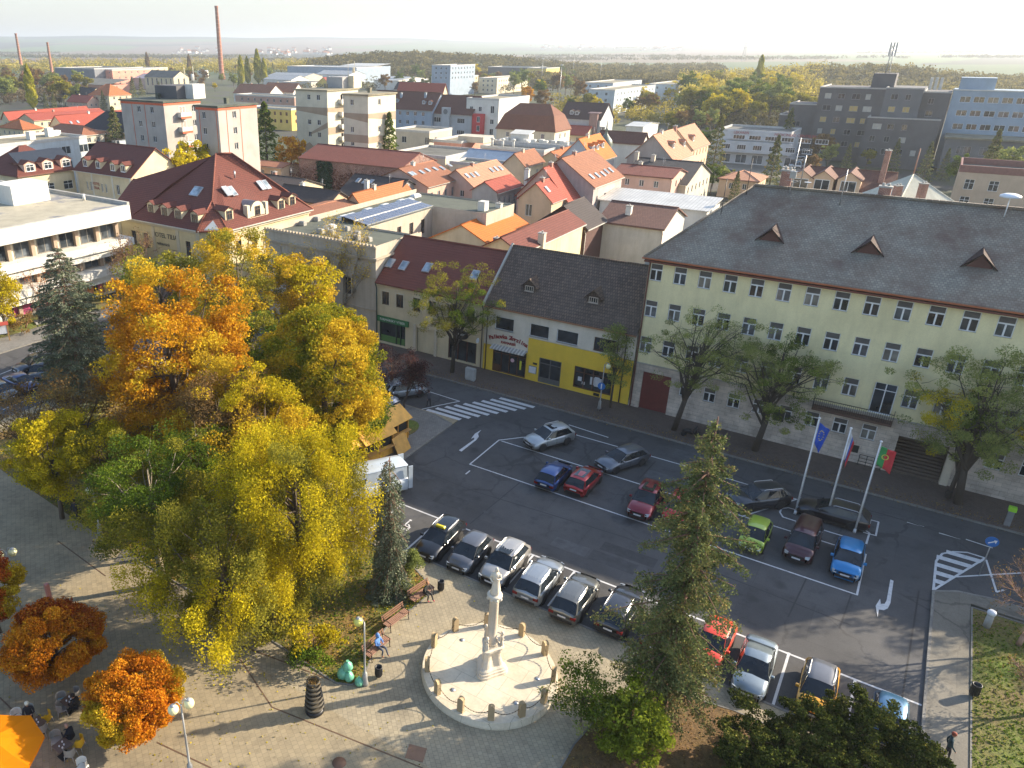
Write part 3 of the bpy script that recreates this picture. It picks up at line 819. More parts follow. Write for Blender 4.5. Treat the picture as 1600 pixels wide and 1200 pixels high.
def skylight(B,u,v,w=0.8,h=1.25,front=None):
 p=roof_hit(B,u,v);key=('sky',w,h)
 if key not in MATS:
  mb=MB();mb.box(-w/2,-h/2,0,w/2,h/2,.14);mb.poly([(-w/2+.09,-h/2+.09,.15),(w/2-.09,-h/2+.09,.15),(w/2-.09,h/2-.09,.15),(-w/2+.09,h/2-.09,.15)],1)
  MATS[key]=mb.mesh('skylight',[plain('skylight_frame',(0.45,0.45,0.46),0.4,0.4),glassmat('skylight_glass',(0.22,0.27,0.31),0.1)])
 o=child('skylight',MATS[key],B.roof,(p[0],p[1],p[2]+0.1))
 tilt=math.atan(B.s)if hasattr(B,'s')else 0
 o.rotation_euler=(tilt,0,R(90)if B.kind in('gy','hipy','pyr')else 0)
 return o
def chimney(B,u,v,h=1.4,w=0.6,d=0.6,mat=None,hit=None):
 p=hit or roof_hit(B,u,v);mb=MB();m=mat or REDBRICK
 mb.box(-w/2,-d/2,-1.0,w/2,d/2,h);mb.box(-w/2-.07,-d/2-.07,h,w/2+.07,d/2+.07,h+.12,1)
 for k in range(max(1,int(w/.45))):
  x=(k-(max(1,int(w/.45))-1)/2)*.4
  mb.tube((x,0,h+.12),(x,0,h+.35),.11,n=8,m=1)
 return mb.build('chimney',[m,CONC],B.roof,p)
def dormer(B,u,v,w=1.5,h=1.3,wallm=None,roofm=None,kind='gable',pitch=0.5,win=True,style='two',frame=None):
 p=roof_hit(B,u,v);s=B.s;d=(h+0.5)/max(s,.2)+.3
 mb=MB();mb.box(-w/2,0,-.6,w/2,d,h)
 rz=R(90)if B.kind in('gy','hipy','pyr')else 0
 rh=w/2*pitch
 if kind=='gable':mb.poly([(-w/2,0,h),(w/2,0,h),(0,0,h+rh)])
 o=mb.build('dormer',wallm or B.wall,B.root,p);o.rotation_euler=(0,0,rz)
 rb=MB();e=0.22
 if kind=='gable':
  dd=d+rh/max(s,.2)
  rb.slab([(-w/2-e,-e,h-e*pitch+.03),(0,-e,h+rh+.03),(0,dd,h+rh+.03),(-w/2-e,dd,h-e*pitch+.03)][::-1],.1)
  rb.slab([(w/2+e,-e,h-e*pitch+.03),(0,-e,h+rh+.03),(0,dd,h+rh+.03),(w/2+e,dd,h-e*pitch+.03)],.1)
 else:
  rb.slab([(-w/2-e,-e,h+.05),(w/2+e,-e,h+.05),(w/2+e,d+.8,h+.35),(-w/2-e,d+.8,h+.35)],.1)
 r=rb.build('dormer_roof',roofm or B.roofm,o)
 if win:child('window',window_mesh(w*.68,h*.78,style,frame),o,(0,-.07,h*.1))
 return o
# wall and roof colours
LIME=plaster('lime_yellow_render',(0.80,0.71,0.42),0.35)
STONEW=bricks('grey_stone_base',(0.64,0.55,0.46),(0.55,0.47,0.40),0.9,0.35,(0.25,0.23,0.2))
CREAM=plaster('cream_render',(0.64,0.54,0.36));CREAM2=plaster('pale_cream_render',(0.68,0.60,0.44))
YEL=plaster('yellow_render',(0.78,0.53,0.05),0.2);BEIGE=plaster('beige_render',(0.52,0.47,0.38));WHITEW=plaster('white_render',(0.66,0.65,0.60),0.3)
GREYW=plaster('grey_render',(0.40,0.385,0.37));PINK=plaster('pink_render',(0.60,0.40,0.32));PEACH=plaster('peach_render',(0.66,0.46,0.30))
SALMON=plaster('salmon_render',(0.62,0.30,0.22));BLUEW=plaster('pale_blue_render',(0.50,0.56,0.60),0.4);OLIVE=plaster('olive_render',(0.36,0.36,0.24))
LILAC=plaster('old_lilac_render',(0.46,0.38,0.36),0.7);REDW=plaster('red_render',(0.55,0.06,0.06),0.2);DGREY=plaster('dark_grey_cladding',(0.115,0.11,0.112),0.25)
BLUEG=plaster('blue_grey_render',(0.30,0.37,0.45),0.3);YEL2=plaster('bright_yellow_render',(0.72,0.52,0.14),0.2)
R_BROWN=tiles('brown_tiles',(0.17,0.065,0.042),(0.13,0.052,0.035));R_RED=tiles('red_tiles',(0.42,0.085,0.05),(0.36,0.07,0.045),st_amt=.3)
R_ORANGE=tiles('orange_tiles',(0.52,0.17,0.05),(0.47,0.14,0.045),st_amt=.25);R_BRIGHT=tiles('bright_orange_tiles',(0.62,0.17,0.02),(0.58,0.15,0.02),st_amt=.15,mortar=.6)
R_CLAY=tiles('clay_tiles',(0.37,0.15,0.075),(0.31,0.12,0.06),st_amt=.5);R_DARK=tiles('dark_tiles',(0.062,0.046,0.043),(0.048,0.038,0.036),mortar=.4)
R_OLD=tiles('weathered_brown_tiles',(0.15,0.10,0.072),(0.075,0.052,0.04),stain=(0.15,0.115,0.085),st_amt=.35,bstr=1.0,mortar=.25)
R_WINE=tiles('wine_red_tiles',(0.21,0.055,0.035),(0.17,0.045,0.03));R_PEACH=tiles('faded_peach_tiles',(0.55,0.27,0.16),(0.5,0.24,0.14),st_amt=.3)
R_BLACK=tiles('anthracite_tiles',(0.04,0.036,0.042),(0.035,0.032,0.037));R_HOTEL=tiles('red_brown_hotel_tiles',(0.17,0.045,0.03),(0.14,0.04,0.027),0.33,0.3,st_amt=.35)
R_SLATE=tiles('mossy_slate',(0.29,0.262,0.205),(0.20,0.184,0.148),0.24,0.24,stain=(0.12,0.07,0.05),mortar=.6,blotch=0.35,st_amt=.85)
FELT=feltroof('grey_green_felt',(0.095,0.105,0.08));FELT2=feltroof('pale_felt',(0.25,0.225,0.155));FELT3=feltroof('grey_felt',(0.12,0.12,0.105))
SHEETW=ribbed('white_sheet_roof',(0.55,0.54,0.50),0.6);SHEETB=ribbed('blue_sheet_roof',(0.22,0.29,0.38),0.4);SHEETG=ribbed('grey_sheet_roof',(0.36,0.37,0.37),0.5)
# the long yellow-green building on the right
def school():
 t=thing('school_building','long four-storey lime yellow building under a mossy slate roof','building',(-19.3,68.4,0))
 L,D,z=39.3,18.0,15.0
 cols=[0.72+2.09*k for k in range(19)]
 up,low=[],[]
 for x in cols:
  for zc in(13.4,10.0,6.5):up.append((x,zc-0.78,1.08,1.56))
 doorx=19.85
 up=[w for w in up if not(abs(w[0]-cols[9])<.1 and w[1]<6)]
 gatex=(0.9,3.5);st=(21.6,25.0)
 for k,x in enumerate(cols):
  if x<4.3 or st[0]-.7<x<st[1]+.7:continue
  low.append((x,2.3,1.05,1.35))
 mb=MB()
 holed_wall(mb,(0,0,4.7),1,0,L,z-4.7,[(x-w/2,x+w/2,z0-4.7,z0+h-4.7)for x,z0,w,h in up]+[(doorx-.8,doorx+.8,0.05,2.7)])
 for a,b in(((L,0),(L,D)),((L,D),(0,D)),((0,D),(0,0))):
  mb.poly([(a[0],a[1],4.7),(b[0],b[1],4.7),(b[0],b[1],z),(a[0],a[1],z)])
 mb.build('wall',LIME,t)
 mb=MB()
 holed_wall(mb,(0,0,0),1,0,L,4.58,[(x-w/2,x+w/2,z0,z0+h)for x,z0,w,h in low]+[(gatex[0],gatex[1],0.02,3.85),(st[0],st[1],0.1,3.3)],0.3,back=False)
 for a,b in(((L,0),(L,D)),((L,D),(0,D)),((0,D),(0,0))):
  mb.poly([(a[0],a[1],0),(b[0],b[1],0),(b[0],b[1],4.58),(a[0],a[1],4.58)])
 mb.box(-.06,-.1,0.0,gatex[0]-.02,-.003,.7);mb.box(gatex[1]+.02,-.1,0,st[0]-.4,-.003,.7);mb.box(st[1]+.4,-.1,0,L,-.003,.7)
 mb.build('stone_base',STONEW,t)
 mb=MB();mb.box(-.05,-.16,4.585,L+.1,.05,4.695);mb.build('cornice',plaster('cornice_grey',(0.40,0.37,0.32)),t)
 for k,(x,z0,w,h)in enumerate(up+low):child('window',window_mesh(w,h,'transom',glass=(GLASS,GLASS,GLASS2,CURT)[(k*7+int(z0*3))%4]),t,(x,0.11,z0))
 child('balcony_door',window_mesh(1.55,2.6,'door'),t,(doorx,.1,4.8))
 g=MB();g.box(gatex[0],.12,.02,gatex[1],.2,3.84)
 for k in range(1,4):x=gatex[0]+k*.65;g.box(x-.02,.10,.05,x+.02,.12,3.8)
 g.build('gate',plain('dark_red_gate',(0.13,0.022,0.02),0.6),t)
 s=MB()
 for k in range(12):s.box(st[0]+.02,.02+k*.3,0.12+k*.17,st[1]-.02,.02+(k+1)*.3,0.12+(k+1)*.17)
 s.box(st[0]-.5,3.7,0,st[1]+.5,3.8,4.5)
 s.build('entrance_steps',plain('dark_brown_steps',(0.10,0.075,0.06),0.8),t)
 s=MB();s.box(-.0+st[0]-.32,.31,0,st[0]-.3,3.7,4.5);s.box(st[1]+.3,.31,0,st[1]+.32,3.7,4.5);s.box(st[0]-.3,.31,3.4,st[1]+.3,3.7,3.45);s.build('entrance_hall',plain('dim_plaster',(.22,.2,.17),.9),t)
 s=MB();s.box(st[0]-.55,-.25,0,st[0]-.02,0.0,1.3);s.box(st[1]+.02,-.25,0,st[1]+.55,0.0,3.2)
 s.build('entrance_pier',STONE,t)
 s=MB()
 for q in(.5,.8,1.1):s.tube((st[0]-2.2,-.5,q),(st[0]-.6,-.5,q),.025)
 for k in range(4):s.tube((st[0]-2.2+k*.53,-.5,.1),(st[0]-2.2+k*.53,-.5,1.12),.025)
 s.build('railing',BLACKM,t)
 b=MB();b.box(15.2,-1.0,4.25,20.9,-.17,4.45);b.build('balcony',plain('dark_brown_concrete',(0.11,0.06,0.045),0.8),t)
 b=MB();b.box(15.2,-1.02,5.28,20.9,-.97,5.33)
 for k in range(39):x=15.25+k*.148;b.box(x,-1.01,4.45,x+.025,-.98,5.28)
 for x in(15.2,20.88):
  b.box(x,-.97,5.28,x+.03,-.1,5.33)
  for k in range(6):b.box(x,-.9+k*.15,4.45,x+.02,-.88+k*.15,5.28)
 b.build('balcony_railing',BLACKM,t)
 s=MB();s.box(12.4,-.05,2.1,13.3,-.005,3.2);s.box(18.4,-.05,.95,19.2,-.005,1.6);s.build('sign_board',plain('dark_sign',(0.03,0.035,0.03),0.4),t)
 rise,inset,o=5.3,5.9,0.55
 sl=rise/(D/2);e=z-sl*o+.12;tt=z+rise
 rb=MB();A_,B_=(inset,D/2,tt),(L-.2,D/2,tt)
 c0,c1,c2,c3=(-.35,-o,e),(L+.3,-o,e),(L+.3,D+o,e),(-.35,D+o,e)
 for q in([c0,c1,B_,A_],[c2,c3,A_,B_],[c3,c0,A_]):rb.slab(q,.2)
 rb.tube(c0,A_,.13,n=6);rb.tube(A_,B_,.14,n=6)
 for k in range(70):x=inset+k*.45;rb.box(x,D/2-.16,tt+.02,x+.4,D/2+.16,tt+.17)
 roof=rb.build('roof',R_SLATE,t)
 f=MB();f.box(-.4,-o-.12,e-.17,L+.3,-o-.01,e-.05);f.box(-.5,-o-.12,e-.17,-.405,D+o,e-.04)
 f.build('gutter',plain('orange_red_gutter',(0.34,0.10,0.04),0.5),roof)
 f=MB();f.box(-.34,-o+.01,e-.45,L,-.003,e-.3)
 f.build('eaves_board',plain('red_brown_eaves',(0.16,0.05,0.035),0.7),roof)
 class Q:pass
 B=Q();B.rot=0;B.kind='gx';B.z=z;B.s=sl;B.Lx=L;B.tl=lambda p:(p[0]+19.3,p[1]-68.4);B.roof=roof;B.root=t;B.wall=R_SLATE;B.roofm=R_SLATE
 for u,v in((1202,379),(1355,399),(1529,421)):
  p=roof_hit(B,u,v)
  m=MB();w,hh=1.15,1.15
  m.slab([(-w,-.1,.05),(0,-.1,hh),(0,2.6,hh+.12)][::-1],.08);m.slab([(w,-.1,.05),(0,-.1,hh),(0,2.6,hh+.12)],.08)
  m.poly([(-w*.8,0.08,0),(w*.8,0.08,0),(0,0.08,hh-.15)],1)
  m.box(-.28,.04,.12,.28,.075,.6,1)
  o=m.build('roof_vent',[tiles('rusty_tiles',(0.06,0.026,0.022),(0.045,0.024,0.021)),plain('rusty_board',(0.10,0.04,0.03),0.8)],roof,(p[0],p[1],p[2]+.05))
 f=MB();f.path([(0.12,-.62,e-.1),(.12,-.12,14.2),(.12,-.12,.3),(.12,-.3,.12)],.075,8);f.build('downpipe',plain('brown_pipe',(0.12,0.045,0.035),0.5),t)
 for u,v,hh in((1222,292,1.7),(1300,303,0),(1380,300,1.0)):
  p=roof_hit(B,u,v+6)
  if hh:chimney(B,u,v,hh,.9,.7,hit=(p[0],D/2+.8,tt-.3))
 def mast(x,y,hgt,arms):
  m=MB();m.tube((x,y,tt-.8),(x,y,tt+hgt),.05,.03)
  for z_,w_ in arms:m.tube((x-w_,y,tt+z_),(x+w_,y,tt+z_),.02);m.tube((x,y-w_*.6,tt+z_-.1),(x,y+w_*.6,tt+z_-.1),.02)
  return m
 m=mast(-10.4+19.3,D/2-.6,4.4,((.8,.45),(1.4,.5),(2.0,.45),(2.6,.5),(3.4,.9)))
 m.box(8.9-.25,D/2-.75,tt+1.0,8.9+.25,D/2-.45,tt+1.6);m.tube((9.6,D/2-.6,tt+.9),(9.6,D/2-.6,tt+3.0),.04)
 for q in range(5):m.tube((8.9,D/2-.6,tt+.5+q*.5),(9.6,D/2-.6,tt+.9+q*.4),.02)
 m.lathe([(0.02,0),(.3,.12)],(10.2,D/2-.9,tt+.7),12);m.build('antenna_mast',METAL,roof)
 m=mast(-6.3+19.3,D/2-1.3,2.2,((.4,.3),));m.build('antenna',METAL,roof)
 m=MB();m.tube((24.2,D/2-1.0,tt-.5),(24.2,D/2-1.0,tt+1.1),.04);m.lathe([(.72,0),(.68,.14),(.4,.26),(.02,.3)],(24.2,D/2-1.0,tt+1.0),20)
 m.build('roof_lamp',plain('white_enamel',(0.7,0.72,0.75),0.3),roof)
 for x,y in((4.2,5.2),(5.5,7.8)):
  m=MB();m.tube((x,y,z+sl*y-.3),(x,y,z+sl*y+3.2),.03);m.build('lightning_rod',BLACKM,roof)
school()
nb=house('town_house','building','beige town house joining the right end of the long lime building',40,(1400,475),12,11.0,BEIGE,R_BROWN,'gx',rise=2.2)if False else None
t=thing('corner_house','lower beige house attached to the right end of the lime building','building',(20.2,68.4,0))
mb=MB();mb.box(0,0,0,45,13,11.5);mb.build('wall',BEIGE,t)
mb=MB();mb.slab([(-.1,-.4,11.4),(45,-.4,11.4),(45,6.5,13.2),(-.1,6.5,13.2)],.2);mb.slab([(45,13.4,11.4),(-.1,13.4,11.4),(-.1,6.5,13.2),(45,6.5,13.2)],.2);mb.build('roof',R_BROWN,t)
for k in range(14):child('window',window_mesh(1.1,1.5,'two'),t,(2+k*3,-.05,7.5))
# yellow shop house with the dark weathered roof
def shop_house():
 t=thing('shop_house','two-storey house with bright yellow shop front under a dark weathered tile roof','house',(-35.35,68.4,0))
 L,D,z=15.95,11.2,7.55
 X=lambda x:x+35.35
 wins=[(X(-33.1),4.85,2.15,1.4),(X(-29.2),4.9,2.1,1.35),(X(-26.2),4.9,2.25,1.35),(X(-22.35),4.9,2.2,1.35)]
 holes=[(x-w/2,x+w/2,z0,z0+h)for x,z0,w,h in wins]
 shops=[(X(-34.2),X(-30.35),.15,2.9),(X(-28.9),X(-26.5),.15,2.85),(X(-25.1),X(-21.2),.55,2.85)]
 Z1=4.7
 mb=MB();holed_wall(mb,(0,0,3.0),1,0,X(-30.25),z-3.0,[(a,b,c-3.0,d-3.0)for a,b,c,d in holes[:1]])
 holed_wall(mb,(X(-30.25),0,Z1),1,0,L-X(-30.25),z-Z1,[(a-X(-30.25),b-X(-30.25),c-Z1,d-Z1)for a,b,c,d in holes[1:]])
 for a,b in(((L,0),(L,D)),((L,D),(0,D)),((0,D),(0,0))):mb.poly([(a[0],a[1],0),(b[0],b[1],0),(b[0],b[1],z),(a[0],a[1],z)])
 for x in(0,L):
  q=[(x,0,z),(x,D,z),(x,D/2,z+4.75)];mb.poly(q if x else q[::-1])
 mb.build('wall',plaster('off_white_render',(0.70,0.64,0.53)),t)
 mb=MB();holed_wall(mb,(0,-.02,0),1,0,X(-30.27),2.98,[shops[0]],.25)
 holed_wall(mb,(X(-30.25),-.04,0),1,0,L-X(-30.25)-.02,Z1-.02,[(a-X(-30.25),b-X(-30.25),c,d)for a,b,c,d in shops[1:]],.25)
 mb.build('yellow_shop_front',YEL,t)
 bf=plain('brown_shop_frame',(0.085,0.035,0.02),0.5)
 for i,(x,z0,w,h)in enumerate(wins):child('window',window_mesh(w,h,'four' if i==3 else 'none',W_FRAME if i<3 else B_FRAME,GLASS),t,(x,.1,z0))
 for i,(a,b,c,d)in enumerate(shops):
  s=MB();w=b-a;fm=bf if i!=1 else plain('grey_door_frame',(0.16,0.165,0.17),0.4,.4)
  s.poly([(a+.02,.12,c),(b-.02,.12,c),(b-.02,.12,d),(a+.02,.12,d)],1)
  n=4 if i==0 else(2 if i==1 else 4)
  for k in range(n+1):x=a+.05+(w-.1)*k/n;s.box(x-.05,.02,c,x+.05,.11,d)
  s.box(a,.03,c,b,.105,c+(.55 if i==1 else.12));s.box(a,.03,d-.1,b,.105,d);s.box(a,.035,d-.65,b,.1,d-.57)
  if i==0:
   s.box(a+.1,.0,c,a+.9,.1,c+.8)
  s.build('shop_window',[fm,GLASS],t)
 gp=plain('white_display',(0.55,0.56,0.58),0.7);s=MB()
 for x,z0,w,h in((X(-24.5),1.3,.4,.45),(X(-24.1),1.0,.3,.3),(X(-23.2),1.2,.45,.8),(X(-22.75),1.1,.5,1.0),(X(-22.35),1.3,.3,.7)):s.bevbox(x-w/2,.085,z0,x+w/2,.115,z0+h,.01)
 s.build('shop_display',gp,t)
 s=MB();s.box(X(-31.1),.085,.9,X(-30.9),.115,1.9);s.build('yellow_sticker',plain('acid_yellow',(0.6,0.6,0.05),0.6),t)
 s=MB();s.lathe([(.22,0),(.22,.02)],(0,0,0),16);s.xform(Matrix.Translation((X(-31.95),.1,1.75))@Matrix.Rotation(R(90),4,'X'));s.build('round_sticker',plain('pink_sticker',(0.6,0.4,0.45),0.6),t)
 s=MB();s.box(X(-29.95),-.14,.95,X(-29.1),-.06,1.75,0);s.box(X(-29.9),-.15,1.0,X(-29.15),-.141,1.7,1);s.build('menu_board',[plain('board_frame',(.2,.2,.2),.5),plain('board_white',(.6,.62,.65),.5)],t)
 s=MB();s.box(X(-29.55),-.1,1.95,X(-29.1),-.045,2.15);s.build('number_plate',BLACKM,t)
 s=MB();s.box(X(-22.9),-.09,.2,X(-22.3),-.045,.5);s.build('cellar_vent',BLACKM,t)
 redp=plain('dark_red_lettering',(0.26,0.015,0.02),0.5)
 def arc_text(word,x0,x1,zc,sag,size):
  n=len(word)
  for k,ch in enumerate(word):
   if ch==' ':continue
   q=(k+.5)/n;x=x0+(x1-x0)*q;zz=zc+sag*(1-(2*q-1)**2)
   o=lettering('letter',ch,size,redp,t,(x,-.03,zz),extrude=.02,fat=.018);o.rotation_euler=(R(90),math.atan(sag*4*(2*q-1)/(x1-x0)),0)
 arc_text('Palkovka Zmrzlina',X(-34.75),X(-30.3),3.72,.48,.60)
 lettering('lettering','KAVIAREŇ',.36,redp,t,(X(-32.5),-.03,3.55),extrude=.02,fat=.012)
 s=MB()
 for k in range(22):
  x=X(-34.25)+k*.18;s.slab([(x,-.75,2.98),(x+.17,-.75,2.98),(x+.17,-.03,3.18),(x,-.03,3.18)],.02,k%2);s.box(x,-.76,2.86,x+.17,-.745,2.97,k%2)
 s.build('awning',[plain('awning_white',(.6,.58,.54),.8),plain('awning_grey',(.36,.34,.32),.8)],t)
 s=D/2;rise=4.75;o=.35;sl=rise/s;e=z-sl*o+.1;tt=z+rise+.1
 rb=MB();rb.slab([(-.0,-o,e),(L,-o,e),(L,s,tt),(0,s,tt)],.16);rb.slab([(L,D+o,e),(0,D+o,e),(0,s,tt),(L,s,tt)],.16);rb.tube((0,s,tt),(L,s,tt),.12,n=6)
 roof=rb.build('roof',R_OLD,t)
 g=MB();g.box(0,-o-.1,e-.2,L,-o-.01,e-.08);g.build('gutter',plain('copper_gutter',(.30,.14,.07),.5),roof)
 w=MB();w.slab([(-.22,-o,e+.25),(-.02,-o,e+.25),(-.02,s,tt+.25),(-.22,s,tt+.25)],.5);w.slab([(-.22,s,tt+.25),(-.02,s,tt+.25),(-.02,D,z+.3),(-.22,D,z+.3)],.5)
 w.build('fire_wall_cap',CONC,roof)
 class Q:pass
 B=Q();B.rot=0;B.kind='gx';B.z=z;B.s=sl;B.Lx=L;B.tl=lambda p:(p[0]+35.35,p[1]-68.4);B.roof=roof;B.root=t;B.wall=R_OLD;B.roofm=R_OLD
 for u,v in((827,456),(927,474)):dormer(B,u,v,1.35,.72,R_OLD,R_OLD,pitch=1.0,style='four',frame=plain('brown_white_frame',(.38,.33,.28),.6))
 chimney(B,966,410,1.2,.9,.6,CONC,hit=(L-1.6,s+.8,tt-.6))
 for x,m_ in((.35,BLACKM),(L-.9,BLACKM)):
  f=MB();f.path([(x,-.45,e-.15),(x,-.13,z-.9),(x,-.13,.15)],.06,8);f.build('downpipe',plain('dark_pipe',(.045,.035,.03),.5),t)
shop_house()
def farm_shop_house():
 t=thing('red_roof_house','cream house with red-brown tile roof, green shop sign and arched passage','house',(-49.4,68.4,0))
 L,D,z=14.0,11.2,7.55
 X=lambda x:x+49.4
 wins=[(X(-48.15),4.85),(X(-46.2),4.85),(X(-43.9),4.85),(X(-41.9),4.85),(X(-39.4),4.85),(X(-37.1),4.85)]
 mb=MB();holed_wall(mb,(0,0,0),1,0,L,z,[(x-.5,x+.5,z0,z0+1.55)for x,z0 in wins]+[(X(-49.0),X(-45.4),.3,2.75),(X(-43.9),X(-41.5),.02,3.0),(X(-39.7),X(-36.2),.3,2.7)],.22)
 for a,b in(((L,0),(L,D)),((L,D),(0,D)),((0,D),(0,0))):mb.poly([(a[0],a[1],0),(b[0],b[1],0),(b[0],b[1],z),(a[0],a[1],z)])
 for x in(0,L):
  q=[(x,0,z),(x,D,z),(x,D/2,z+4.0)];mb.poly(q if x else q[::-1])
 mb.build('wall',CREAM,t)
 mb=MB()
 for x,z0 in wins:
  for a in((x-.62,z0-.05,x-.5,z0+1.68),(x+.5,z0-.05,x+.62,z0+1.68),(x-.5,z0+1.55,x+.5,z0+1.68)):mb.box(a[0],-.05,a[1],a[2],-.002,a[3])
 mb.box(0,-.22,z-.35,L,-.003,z-.12);mb.box(0,-.12,z-.5,L,-.004,z-.36)
 for k in range(45):mb.box(.1+k*.31,-.2,z-.47,.22+k*.31,-.125,z-.36)
 mb.build('cornice',CREAM2,t)
 for x,z0 in wins:child('window',window_mesh(1.0,1.55,'two',B_FRAME),t,(x,.14,z0))
 s=MB();s.poly([(X(-49.0),.18,.3),(X(-45.4),.18,.3),(X(-45.4),.18,2.75),(X(-49.0),.18,2.75)],1)
 for x in(X(-48.95),X(-46.7),X(-46.1),X(-45.45)):s.box(x-.06,.06,.3,x+.06,.17,2.75)
 s.box(X(-49),.165,.35,X(-45.4),.175,1.1,2)
 s.build('shop_window',[plain('dark_green_frame',(.015,.05,.03),.5),GLASS,plain('green_poster',(.10,.22,.06),.6)],t)
 s=MB();s.box(X(-49.15),-.22,2.8,X(-44.9),-.04,3.45);sb=s.build('sign_board',plain('shop_green',(.02,.16,.05),.5),t)
 lettering('sign_lettering','FARMÁRSKY VÝBER',.40,plain('sign_white',(.7,.7,.66),.5),sb,(X(-47.05),-.235,3.12),extrude=.01)
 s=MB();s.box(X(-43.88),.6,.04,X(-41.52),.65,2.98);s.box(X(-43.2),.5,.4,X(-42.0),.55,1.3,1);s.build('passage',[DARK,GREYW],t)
 s=MB();s.box(X(-44.25),-.15,0,X(-43.92),-.003,3.3);s.box(X(-41.48),-.15,0,X(-41.15),-.003,3.3);s.build('door_surround',STONE,t)
 s=MB();s.poly([(X(-39.7),.18,.3),(X(-36.2),.18,.3),(X(-36.2),.18,2.7),(X(-39.7),.18,2.7)],1)
 for k in range(4):x=X(-39.65)+k*1.13;s.box(x-.05,.06,.3,x+.05,.17,2.7)
 s.build('shop_window',[plain('wine_frame',(.06,.015,.012),.5),GLASS],t)
 s=MB();s.lathe([(1.0,0),(1.0,.08)],(0,0,0),28);s.xform(Matrix.Translation((X(-38.2),-.04,3.35))@Matrix.Rotation(R(90),4,'X')@Matrix.Diagonal((1,.55,1,1)))
 ov=s.build('oval_sign',plain('black_sign',(.012,.012,.014),.4),t)
 lettering('sign_lettering','KLENOT',.33,plain('sign_white',(.7,.7,.66),.5),ov,(X(-38.2),-.135,3.38),extrude=.008)
 s=MB();s.lathe([(.28,0),(.28,.1)],(0,0,0),18);s.xform(Matrix.Translation((X(-35.9),-.5,3.3))@Matrix.Rotation(R(90),4,'Y'));s.tube((X(-35.9),-.3,3.3),(X(-35.9),0,3.3),.02);s.build('round_sign',[plain('white_enamel',(0.7,0.72,0.75),0.3)],t)
 s=D/2;rise=4.0;o=.35;sl=rise/s;e=z-sl*o+.1;tt=z+rise+.1
 rb=MB();rb.slab([(0,-o,e),(L-.25,-o,e),(L-.25,s,tt),(0,s,tt)],.16);rb.slab([(L-.25,D+o,e),(0,D+o,e),(0,s,tt),(L-.25,s,tt)],.16);rb.tube((0,s,tt),(L-.25,s,tt),.12,n=6)
 roof=rb.build('roof',R_WINE,t)
 class Q:pass
 B=Q();B.rot=0;B.kind='gx';B.z=z;B.s=sl;B.Lx=L;B.tl=lambda p:(p[0]+49.4,p[1]-68.4);B.roof=roof;B.root=t;B.wall=R_WINE;B.roofm=R_WINE
 for u,v in((610,413),(631,417),(668,420),(742,432)):skylight(B,u,v,.9,1.3)
 f=MB();f.path([(.12,-.42,e-.1),(.12,-.16,z-.9),(.12,-.12,.15)],.06,8);f.build('downpipe',plain('green_pipe',(.02,.05,.035),.5),t)
 f=MB();f.path([(L-.15,-.42,e-.1),(L-.15,-.16,z-.9),(L-.15,-.12,.15)],.06,8);f.build('downpipe',plain('dark_pipe',(.045,.035,.03),.5),t)
farm_shop_house()
